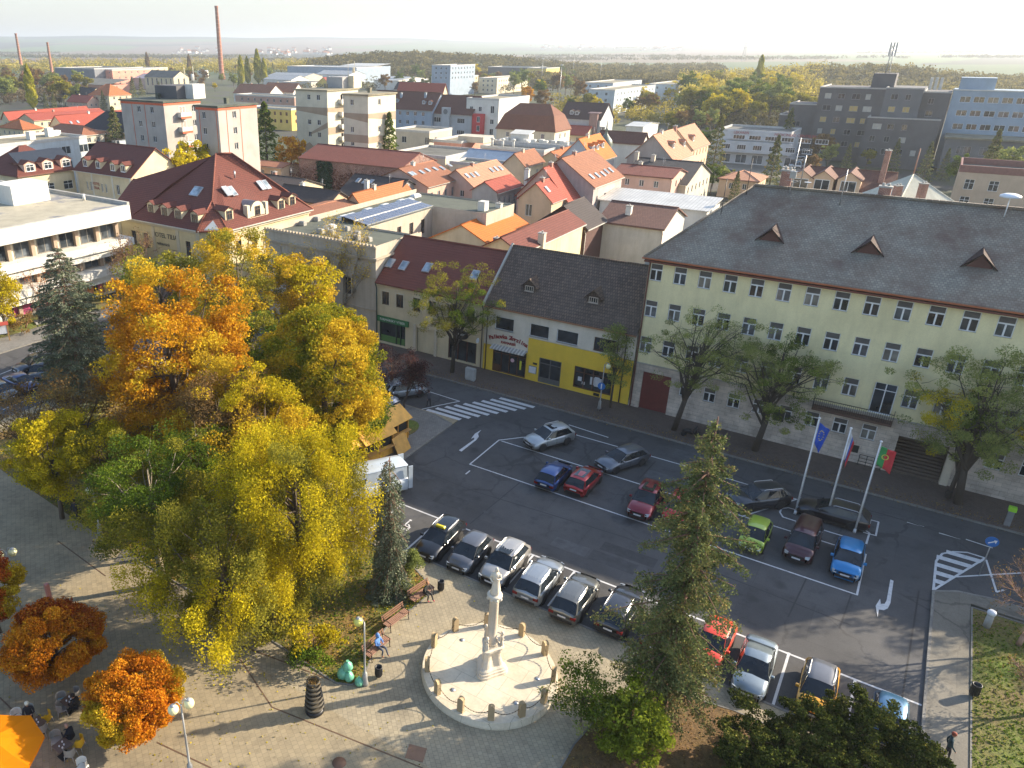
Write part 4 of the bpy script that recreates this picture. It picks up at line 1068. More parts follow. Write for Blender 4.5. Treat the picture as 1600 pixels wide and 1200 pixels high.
def parapet_house():
 t=thing('parapet_house','old beige corner building with crenellated parapet, flat felt roof and solar panels','building',(-66.5,68.4,0))
 W,z=17.0,10.6
 out=[(0,0),(W,0),(W,9.5),(8.3,9.5),(8.3,26),(W,26),(W,34.5),(0,34.5)]
 wins=[(13.0,5.2,1.0,2.0),(9.4,5.2,1.0,2.0),(5.8,5.2,1.0,2.0),(2.2,5.2,1.0,2.0)]
 mb=MB()
 holed_wall(mb,(0,0,0),1,0,W,z+.7,[(x-w/2,x+w/2,z0,z0+h)for x,z0,w,h in wins]+[(9.0,14.0,.15,2.9),(2.0,7.0,.15,2.9)],.22)
 cw=[(x,7.4,1.0,2.0)for x in(2,5,8,11,14)]
 for k,(a,b)in enumerate(zip(out[1:],out[2:]+out[:1])):
  if k==2:
   holed_wall(mb,(8.3,9.5,0),0,1,16.5,z,[(x-.5,x+.5,z0,z0+h)for x,z0,w,h in cw]);continue
  zz=z+(.7 if k in(0,6)else.25)
  mb.poly([(a[0],a[1],0),(b[0],b[1],0),(b[0],b[1],zz),(a[0],a[1],zz)])
 mb.poly([(W-.3,.3,z),(W-.3,9.2,z),(W-.3,9.2,z+.7),(W-.3,.3,z+.7)][::-1]);mb.poly([(.3,.3,z),(W-.3,.3,z),(W-.3,.3,z+.7),(.3,.3,z+.7)][::-1])
 mb.build('wall',plaster('greyish_beige_render',(0.47,0.41,0.33),0.6),t)
 mb=MB()
 mb.box(-.05,-.12,z+.45,W+.12,-.003,z+.62);mb.box(-.05,-.28,z-.75,W+.3,-.003,z-.55);mb.box(-.05,-.15,z-.95,W+.15,-.004,z-.78);mb.box(-.05,-.1,7.6,W+.1,-.003,7.75);mb.box(-.05,-.14,3.75,W+.1,-.003,3.95)
 mb.box(W+.003,0,z-.75,W+.3,9.5,z-.55)
 for k in range(34):mb.box(.1+k*.5,-.08,z+.7,.32+k*.5,.2,z+.9)
 for x,z0,w,h in wins:
  mb.box(x-.8,-.3,z0+2.3,x+.8,-.005,z0+2.42);mb.box(x-.7,-.14,z0-.25,x-.52,-.005,z0+2.3);mb.box(x+.52,-.14,z0-.25,x+.7,-.005,z0+2.3);mb.box(x-.8,-.2,z0-.35,x+.8,-.005,z0-.22)
  mb.box(x-.45,-.1,8.2,x+.45,-.005,9.4)
 mb.build('cornice',plaster('cornice_beige',(0.44,0.37,0.28),0.5),t)
 for x,z0,w,h in wins:child('window',window_mesh(w,h,'cross',B_FRAME),t,(x,.14,z0))
 for x,z0,w,h in cw:child('window',window_mesh(w,h,'two',B_FRAME),t,(8.3-.13,9.5+x,z0),R(90))
 for a,b in((9.0,14.0),(2.0,7.0)):
  s=MB();s.poly([(a,.18,.15),(b,.18,.15),(b,.18,2.9),(a,.18,2.9)],1)
  for k in range(5):x=a+.06+(b-a-.12)*k/4;s.box(x-.06,.05,.15,x+.06,.17,2.9)
  s.box(a+1.9,.06,.15,a+3.1,.175,2.3)
  s.build('shop_window',[plain('brown_shop_frame',(0.085,0.035,0.02),0.5),GLASS],t)
  s=MB();s.box(a,-.12,3.05,b,-.003,3.4);s.build('sign_board',plaster('pale_sign_band',(.5,.46,.38)),t)
 s=MB();s.box(14.1,-.07,.1,16.9,-.003,1.2);s.build('plinth',plaster('orange_plinth',(.40,.22,.10)),t)
 s=MB();s.poly([(p[0],p[1],z)for p in out]);roof=s.build('roof',FELT,t)
 s=MB()
 for r_ in range(2):
  for k in range(15):
   y=11.0+k*1.06;x0=3.6+r_*2.1
   s.poly([(x0,y,z+.75-r_*.32),(x0+2.0,y,z+.45-r_*.32),(x0+2.0,y+1.0,z+.45-r_*.32),(x0,y+1.0,z+.75-r_*.32)][:],0)
   s.poly([(x0,y,z+.70-r_*.32),(x0+2.0,y,z+.40-r_*.32),(x0+2.0,y+1.03,z+.40-r_*.32),(x0,y+1.03,z+.70-r_*.32)][::-1],1)
 s.box(3.5,10.9,z+.02,3.58,27,z+.7,1);s.box(7.7,10.9,z+.02,7.78,27,z+.15,1);s.box(5.62,10.9,z+.3,5.70,27.1,z+.5,1)
 pm=newmat('solar_cells');nt=pm[1];u=uvm(nt);br=N(nt,'ShaderNodeTexBrick');lk(nt,u,br.inputs['Vector']);br.offset=0
 br.inputs['Scale'].default_value=1;br.inputs['Brick Width'].default_value=.33;br.inputs['Row Height'].default_value=.265;br.inputs['Mortar Size'].default_value=.018
 br.inputs['Color1'].default_value=(.035,.05,.10,1);br.inputs['Color2'].default_value=(.03,.045,.09,1);br.inputs['Mortar'].default_value=(.3,.3,.33,1)
 lk(nt,br.outputs[0],pm[2].inputs['Base Color']);pm[2].inputs['Roughness'].default_value=.15
 s.build('solar_panels',[pm[0],METAL],roof)
 key=MB();key.bevbox(-.45,-.3,0,.45,.3,.55,.12)
 vm=key.mesh('roof_vent',[plain('vent_concrete',(.30,.29,.26),.9)])
 for u_,v_ in((501,364),(518,366),(541,360),(558,368),(557,374),(575,377),(528,375),(515,358),(473,352),(495,345)):
  p=G(u_,v_,z);child('roof_vent',vm,roof,(p[0]+66.5,p[1]-68.4,z))
 s=MB();s.bevbox(-.5,-.9,0,.5,.9,.5,.25);wm=s.mesh('rooflight',[plain('rooflight_white',(.55,.56,.55),.4)])
 for u_,v_ in((537,342),(549,339),(575,331),(601,324),(627,317),(638,315),(649,308),(515,357)):
  p=G(u_,v_,z);child('rooflight',wm,roof,(p[0]+66.5,p[1]-68.4,z))
 s=MB();s.box(14.5,28,z,15.6,29.2,z+1.3);s.build('chimney',WHITEW,roof)
parapet_house()
# hotel with the steep roof
def hotel():
 t=thing('hotel','cream hotel with very steep red-brown hipped roof and small cream dormers','hotel',(-99.0,70.0,0))
 z=9.0
 F=[(0,0),(19.0,0),(21.6,2.4),(21.6,19.5),(0,19.5)]
 mb=MB();wf=[(x,4.9,1.0,2.2)for x in(4.5,7.2,16.2)]+[(4.5,1.0,1.2,2.0),(11.5,1.0,1.2,2.0)]
 holed_wall(mb,(0,0,0),1,0,19.0,z,[(x-w/2,x+w/2,a,a+h)for x,a,w,h in wf])
 wr=[(x,4.9,1.1,2.2)for x in(2.0,5.0,8.0,11.0,14.2)]
 holed_wall(mb,(21.6,2.4,0),0,1,17.1,z,[(x-w/2,x+w/2,a,a+h)for x,a,w,h in wr])
 for a,b in((F[1],F[2]),(F[3],F[4]),(F[4],F[0])):mb.poly([(a[0],a[1],0),(b[0],b[1],0),(b[0],b[1],z),(a[0],a[1],z)])
 mb.poly([(0,0,z),(0,9,z),(0,4.5,z+4.2)][::-1])
 mb.build('wall',plaster('hotel_cream',(0.62,0.52,0.30)),t)
 mb=MB();mb.box(-.1,-.25,z-.55,19.05,-.003,z-.2);mb.box(21.603,2.4,z-.55,21.85,19.6,z-.2);mb.box(21.603,2.4,z-1.3,21.7,19.5,z-1.1)
 for x in(1.5,9,14.2,18.3):mb.box(x-.3,-.07,.2,x+.3,-.004,z-.56)
 for y in(3.2,6.6,9.6,12.8,15.7,18.9):mb.box(21.604,y-.3,.2,21.68,y+.3,z-1.35)
 mb.build('cornice',plaster('cream_trim',(.56,.50,.36),.3),t)
 for x,a,w,h in wf:child('window',window_mesh(w,h,'cross',B_FRAME),t,(x,.11,a))
 for x,a,w,h in wr:child('window',window_mesh(w,h,'cross',B_FRAME),t,(21.6-.11,2.4+x,a),R(90))
 child('window',window_mesh(1.2,2.2,'cross',B_FRAME),t,(20.42,1.09,4.9),math.atan2(2.4,2.6))
 dk=plain('sign_dark',(.035,.035,.03),.6)
 lettering('sign_lettering','HOTEL TILIA',.95,dk,t,(11.4,-.03,7.2),extrude=.02)
 lettering('sign_lettering','reštaurácia',.62,dk,t,(10.9,-.03,6.0),extrude=.02,shear=.25)
 s=MB();s.box(11.9,-.04,5.35,14.0,-.004,5.42);s.box(13.95,-.04,5.42,14.02,-.004,6.1);s.build('sign_arrow',dk,t)
 o=.5;e=z+.02
 PK0,PK1=(11.6,10.8,17.4),(13.0,12.6,17.4)
 c0,c1,c2,c3,c4=(-o,-o,e),(19.2,-o,e),(22.1,2.2,e),(22.1,20,e),(-o,20,e)
 q0,q1=(-o,4.6,z+4.3),(8.0,4.6+.3,z+4.5)
 rb=MB()
 def face(pts):rb.slab(pts,.18)
 hp=(17.5,3.9,12.2)
 kx=4.6
 face([(kx,-o,e),(19.2,-o,e),hp,PK0])
 face([(-o,-o,e),(kx,-o,e),(8.2,4.9,q1[2]),(-o,4.9,q1[2])])
 face([(kx,-o,e),PK0,(8.2,4.9,q1[2])])
 face([(22.1,2.2,e),(22.1,20,e),PK1,PK0,hp])
 face([(22.1,20,e),(-o,20,e),(8,15,13),PK1]);face([(-o,20,e),(-o,4.9,q1[2]),(8.2,4.9,q1[2]),PK0,PK1,(8,15,13)][:4])
 rb.slab([(-o,4.9,q1[2]),(8.2,4.9,q1[2]),(8.2,10.0,e),(-o,10.0,e)][::-1],.18)
 rb.slab([(8.2,4.9,q1[2]),PK0,(8,15,13),(6,12,e)][::1],.18)
 roof=rb.build('roof',R_HOTEL,t)
 s=MB();s.slab([(18.9,-.75,e-.05),(22.4,2.0,e-.05),hp],.2);s.tube((19.0,-.7,e),hp,.09);s.tube((22.2,2.0,e),hp,.09);s.tube(hp,PK0,.12);s.tube(PK0,PK1,.12);s.tube(PK1,c3,.12)
 s.build('corner_roof',tiles('corner_tiles',(.30,.09,.05),(.2,.06,.04),.4,.3),t)
 s=MB();s.poly([(19.9,-.05,e+.25),(21.4,1.1,e+.25),(20.35,1.2,e+1.3)]);s.poly([(19.9,-.1,e+.1),(21.4,1.05,e+.1),(21.4,1.1,e+.25),(19.9,-.05,e+.25)]);s.build('corner_gable',WHITEW,t)
 g=MB();g.box(-o,-o-.1,e-.18,19.2,-o,e-.04,0);g.box(22.1,2.2,e-.18,22.2,20,e-.04);g.build('gutter',plain('pale_gutter',(.5,.48,.42),.5),roof)
 class Q:pass
 def mk(kind,s_,Lx,dy=0):
  B=Q();B.rot=0;B.kind=kind;B.z=z;B.s=s_;B.Lx=Lx;B.tl=lambda p:(p[0]+99.0,p[1]-70.0);B.roof=roof;B.root=t;B.wall=CREAM;B.roofm=R_HOTEL;return B
 Bf=mk('gx',8.4/11.3,21.6);Br=mk('gy',8.4/9.3,21.6);Bl=mk('gx',4.5/4.9,21.6)
 Bf.s=.80
 for u,v in((237,335),(258,340),(279,345),(305,351)):dormer(Bf,u,v,1.5,1.6,CREAM,R_HOTEL,pitch=.5,style='cross',frame=B_FRAME)
 for u,v in((359,345),(440,328),(457,322)):dormer(Br,u,v,1.5,1.6,CREAM,R_HOTEL,pitch=.5,style='cross',frame=B_FRAME)
 p=roof_hit(Br,403,339)
 s=MB();s.box(-1.8,0,-.5,1.8,1.6,1.0)
 ring=[(1.3*math.cos(math.pi*k/12),0,1.0+1.25*math.sin(math.pi*k/12))for k in range(13)]
 s.poly(ring[::-1][::-1]);s.loft([[(q[0],0,q[2])for q in ring],[(q[0],3.2,q[2])for q in ring]],closed=False,caps=False,m=1)
 s.box(-2.1,-.12,-.5,-1.6,.7,1.9);s.box(1.6,-.12,-.5,2.1,.7,1.9);s.box(-1.8,-.2,0,1.8,-.003,.15)
 d=s.build('arched_dormer',[CREAM2,SHEETG],t,p);d.rotation_euler=(0,0,R(90));child('window',window_mesh(1.0,1.3,'cross',B_FRAME),d,(0,-.08,.3))
 for B_,lst in((Bf,((218,318),(224,319),(304,300),(310,301))),(Br,((354,300),(363,300),(408,291),(416,290)))):
  for u,v in lst:skylight(B_,u,v,.95,1.7)
 s=MB();p=roof_hit(Br,367,278);s.tube(p,(p[0],p[1],p[2]+1.0),.12);s.build('flue',METAL,roof)
hotel()
# hotel annexe, modern white block, pale blue block
h=house('hotel_annexe','hotel','long cream hotel annexe wing with three pink-trimmed dormers and dark solar panels on its roof',13,(28,274),(120,263),10.0,CREAM,R_HOTEL,'hipy',rise=4.2,hip=5,wr=[(2.2,6.2,1.2,1.5),(6,6.2,2.0,1.6),(10,6.2,2.0,1.6),(6,2.6,2.0,1.6),(10,2.6,2.0,1.6)],style='cross')
for u,v in((48,269),(76,265),(104,261)):dormer(h,u,v,2.3,1.6,PINK,R_HOTEL,pitch=.45,style='cross')
s=MB();s.slab([(h.Lx-2.0,1.5,10+h.s*2.0+.5),(h.Lx-2.0,12.5,10+h.s*2.0+.5),(h.Lx-4.6,12.5,10+h.s*4.6+.5),(h.Lx-4.6,1.5,10+h.s*4.6+.5)],.1)
s.build('solar_panels',plain('solar_dark',(.03,.035,.045),.2),h.roof)
h=house('hotel_wing','hotel','cream hotel wing facing the square with small red sign between narrow windows',17,(205,276),12,10.0,CREAM,R_HOTEL,'gx',rise=4.4,wf=[(x,6.3,.55,1.6)for x in(3.2,4.4,7.8,9.0)]+[(x,2.8,.55,1.6)for x in(3.2,4.4,7.8,9.0)]+[(12.6,6.3,1,1.8),(12.9,2.6,1,1.8),(15.9,6.3,1,1.6)],style='two')
for u,v in((134,261),(154,264),(177,268),(193,270)):dormer(h,u,v,1.6,1.5,CREAM,R_HOTEL,pitch=.55,style='two')
rs=plain('sign_red',(.30,.02,.03),.5)
lettering('sign_lettering','HOTEL',.75,rs,h.root,(6.1,-.04,7.7),extrude=.02);lettering('sign_lettering','TILIA',.75,rs,h.root,(6.1,-.04,6.9),extrude=.02)
s=MB()
for x in(.4,5.0,11.2,16.5):s.box(x-.2,-.06,0,x+.2,-.004,9.8)
s.box(0,-.08,5.3,h.Lx,-.062,5.5);s.build('white_trim',plaster('white_trim',(.66,.63,.55),.2),h.root)
h=house('small_house','house','narrow cream house with brown lean-to roof between the two hotel buildings',(195,300),(238,302),8,7.0,CREAM,R_HOTEL,'gx',rise=2.2,wf=[(1.6,4.2,1,1.3),(4.5,4.2,1,1.3)])
h=house('dark_roof_house','house','house with small black hipped roof behind the steep hotel roof',9,(300,290),9,8.0,CREAM,R_BLACK,'gx',rise=3.0)
def modern_block():
 z=12.0;y1=66.0;x1=-89.2
 t=thing('office_block','modern white three-storey block with long balcony bands and stained flat roof','building',(-128,36,0))
 Lx,Ly=x1+128,y1-36
 mb=MB();mb.box(0,0,0,Lx-2.2,Ly-1.5,z-.8,0,top=False);mb.build('wall',plaster('cream_white_panels',(.60,.56,.46)),t)
 mb=MB()
 for a in(z-1.9,z-5.4,z-5.4-3.4):mb.box(-.5,-.5,a,Lx,Ly,a+(1.9 if a>9 else 1.0));mb.box(-.5,-.5,a-.95,Lx-.5,Ly-.4,a-.12)if a<9 else None
 mb.build('balcony_band',plaster('white_concrete_band',(.66,.65,.60),.35),t)
 for fl in range(3):
  z0=z-4.35-3.4*fl
  if z0<0:z0=.3
  for k in range(9):
   y=1.6+k*3.15
   child('window',window_mesh(2.1,1.9,'two',plain('bronze_frame',(.22,.20,.17),.5),GLASS2 if(k+fl)%3 else GLASS),t,(Lx-2.2+.06,y+.6,z0),R(90))
   s=MB();s.box(0,0,0,.25,.55,2.3)
  s=MB()
  for k in range(10):y=.35+k*3.15;s.box(Lx-2.2,y-.25,z0-.3,Lx-1.7,y+.25,z0+2.3)
  s.build('pillar',plaster('brown_beige_pillar',(.40,.30,.22)),t)
 s=MB();s.poly([(.2,.2,z+.01),(Lx-.4,.2,z+.01),(Lx-.4,Ly-.4,z+.01),(.2,Ly-.4,z+.01)])
 m,nt,b=newmat('stained_flat_roof');g=geo(nt)
 n1=noise(nt,g,.12,5,.6);n2=noise(nt,g,.6,6,.7)
 r=ramp(nt,n1.outputs[0],[(.3,(.34,.31,.23)),(.58,(.40,.36,.27)),(.63,(.19,.19,.20)),(.75,(.16,.165,.19))])
 r2=ramp(nt,n2.outputs[0],[(.3,(.8,.8,.8)),(.7,(1.12,1.12,1.1))]);lk(nt,mix(nt,1.0,r.outputs[0],r2.outputs[0],'MULTIPLY'),b.inputs['Base Color']);b.inputs['Roughness'].default_value=.8
 roof=s.build('roof',m,t)
 s=MB();s.box(0,Ly-.4,z,Lx,Ly,z+.45);s.box(Lx-.3,0,z,Lx,Ly-.4,z+.12);s.build('parapet',CONC,roof)
 s=MB();s.box(Lx-17,20.5,z,Lx-12.2,26,z+2.6);s.build('roof_hut',WHITEW,roof);s=MB();s.tube((Lx-8,Ly-1.5,z),(Lx-8,Ly-1.5,z+.9),.2);s.build('roof_vent',WHITEW,roof)
 s=MB()
 for k,c in enumerate((0,1,2,0,1,3,2)):y=6+k*3.1;s.box(Lx-2.2,y,.5,Lx-2.05,y+2.4,3.2,c)
 s.build('shop_posters',[plain('poster_red',(.5,.06,.06),.6),plain('poster_white',(.6,.58,.55),.6),plain('poster_pink',(.5,.08,.2),.6),plain('poster_orange',(.6,.2,.05),.6)],t)
modern_block()
h=house('flat_block','building','pale blue flat-roofed block behind the hotel annexe',15,(-35,233),(115,213),12.0,BLUEW,FELT2,'flat',wr=[(k*4.6+2.2,8.9,2.2,1.7)for k in range(9)]+[(k*4.6+2.2,5.6,2.2,1.7)for k in range(9)])
s=MB();s.box(5,22,12,6.5,23.5,14);s.box(7,16,12,8.6,17.4,13.8);s.box(4,24,12,5.6,26,13.2);s.build('chimney',[WHITEW],h.roof)
# apartment blocks
def block(label,fr,z,wallm,trim,rows,step=3.0,bands=None,balc=None):
 """fr: list of (L,C,R) volumes"""
 t=None
 for i,(Lp,Cp,Rp)in enumerate(fr):
  c=G(*Cp,z);Lx=c[0]-G(*Lp,z)[0];Ly=G(*Rp,z)[1]-c[1]
  if t is None:
   ox,oy=c[0]-Lx,c[1];t=thing('apartment_block',label,'apartment block',(ox,oy,0))
  x0,y0=c[0]-Lx-ox,c[1]-oy
  if i:Ly=max(Ly,8)
  wf=[(Lx*q,z-2.2-step*k,1.0 if i else 1.1,1.3)for q in((.42,.72)if not i else(.35,))for k in range(rows)]
  wr=[(Ly*(.80 if not i else.40),z-2.2-step*k,1.0,1.3)for k in range(rows)]
  mb=MB()
  holed_wall(mb,(x0,y0,0),1,0,Lx,z,[(a-w/2,a+w/2,b,b+h_)for a,b,w,h_ in wf])
  holed_wall(mb,(x0+Lx,y0,0),0,1,Ly,z,[(a-w/2,a+w/2,b,b+h_)for a,b,w,h_ in wr])
  mb.poly([(x0+Lx,y0+Ly,0),(x0,y0+Ly,0),(x0,y0+Ly,z),(x0+Lx,y0+Ly,z)]);mb.poly([(x0,y0+Ly,0),(x0,y0,0),(x0,y0,z),(x0,y0+Ly,z)])
  mb.build('wall',wallm,t)
  for a,b,w,h_ in wf:child('window',window_mesh(w,h_,'two'),t,(x0+a,y0+.1,b))
  for a,b,w,h_ in wr:child('window',window_mesh(w,h_,'two'),t,(x0+Lx-.1,y0+a,b),R(90))
  s=MB();s.box(x0-.3,y0-.3,z+.003,x0+Lx+.3,y0+Ly+.3,z+.35);s.box(x0+Lx*.4,y0+Ly*.5,z+.35,x0+Lx*.4+.8,y0+Ly*.5+.8,z+1.5)
  s.build('roof',FELT if trim else FELT2,t)
  tb=MB()
  if trim:
   tb.box(x0,y0-.05,z-.55,x0+Lx,y0-.003,z-.1);tb.box(x0+Lx+.003,y0-.05,z-.55,x0+Lx+.05,y0+Ly,z-.1)
   for q in((.26,.56)if not i else(.15,.9)):tb.box(x0+Lx*q,y0-.045,0,x0+Lx*q+.12,y0-.004,z-.56)
   if i:
    for q in(.2,.55):tb.box(x0+Lx+.004,y0+Ly*q,0,x0+Lx+.045,y0+Ly*q+.12,z-.56)
   tb.build('trim',trim,t)
  else:
   brn=plaster('brown_band',(.36,.28,.20),.2)
   a,b,c_=z-5.0,z-10.5,z-14.5
   def P(q,zz,face):return(x0+Lx*q,y0-.03,zz)if face=='f' else(x0+Lx+.03,y0+Ly*q,zz)
   for face in 'fr':
    tb.poly([P(0,a,face),P(1,a-1.0,face),P(1,a+1.0,face),P(0,a+1.0,face)])
    if face=='f' and not i:tb.poly([P(.45,b-.4,face),P(1,b+1.6,face),P(1,b+3.0,face),P(.5,b+.4,face)]);tb.poly([P(.1,c_,face),P(.4,c_+1.6,face),P(.55,c_+.4,face),P(.2,c_-1.2,face)])
    elif i and face=='r':tb.poly([P(0,b+1.2,face),P(.5,b+1.2,face),P(1,b-2.0,face),P(1,b-3.8,face),P(.4,b-.3,face),P(0,b-.3,face)])
    else:tb.poly([P(0,b-.2,face),P(1,b-.2,face),P(1,b+1.6,face),P(0,b+1.6,face)])
   tb.build('painted_band',brn,t)
  if not i:
   s=MB();d=MB()
   for k in range(rows+1):
    zb=z-3.1-step*k
    if zb<1:continue
    ya=y0+Ly*.34;yb=y0+Ly*.62
    s.box(x0+Lx+.003,ya,zb-.15,x0+Lx+1.2,yb,zb,0);s.box(x0+Lx+1.1,ya,zb+.003,x0+Lx+1.2,yb,zb+1.0,1)
    s.box(x0+Lx+.01,ya,zb+.003,x0+Lx+1.1,ya+.08,zb+1.0,1);s.box(x0+Lx+.01,yb-.08,zb+.003,x0+Lx+1.1,yb,zb+1.0,1)
    s.box(x0+Lx+1.202,ya,zb-.35,x0+Lx+1.24,yb,zb+.1,2)
    child('balcony_door',window_mesh(1.8,2.1,'two'),t,(x0+Lx+.02,(ya+yb)/2,zb+.1),R(90))
   s.build('balcony',[CONC,WHITEW,trim or CREAM2],t)
   s=MB();s.box(x0+Lx*.3,y0+Ly-4,z+.36,x0+Lx*.8,y0+Ly+3,z+3.1,1);s.box(x0+Lx*.8+.01,y0+Ly-1.5,z+.36,x0+Lx-.3,y0+Ly+2,z+3.4,0)
   s.tube((x0+Lx*.9,y0+Ly,z+4),(x0+Lx*.9,y0+Ly,z+7),.06);s.tube((x0+Lx*.7,y0+Ly,z+3),(x0+Lx*.7,y0+Ly,z+7),.05)
   s.tube((x0+Lx*.8,y0+Ly+1,z+4.1),(x0+Lx*.8,y0+Ly+1,z+5.4),.35)
   s.build('lift_tower',[WHITEW if trim else CREAM2,DGREY if trim else GREYW],t)
 return t
block('grey-beige apartment block with thin orange trim lines, left of the two tall blocks',[((187,157),(255,161),(306,156.5)),((309,166),(340,168.5),(393,163))],20.6,plaster('beige_grey_panel',(.42,.385,.35),.25),plain('orange_trim',(.55,.10,.035),.6),5,3.05)
block('cream apartment block painted with brown zigzag bands, right of the two tall blocks',[((445.5,142),(511,143),(546,139)),((540,148),(575,150),(610,146))],21.0,plaster('cream_panel',(.60,.56,.44),.2),None,5,3.1)
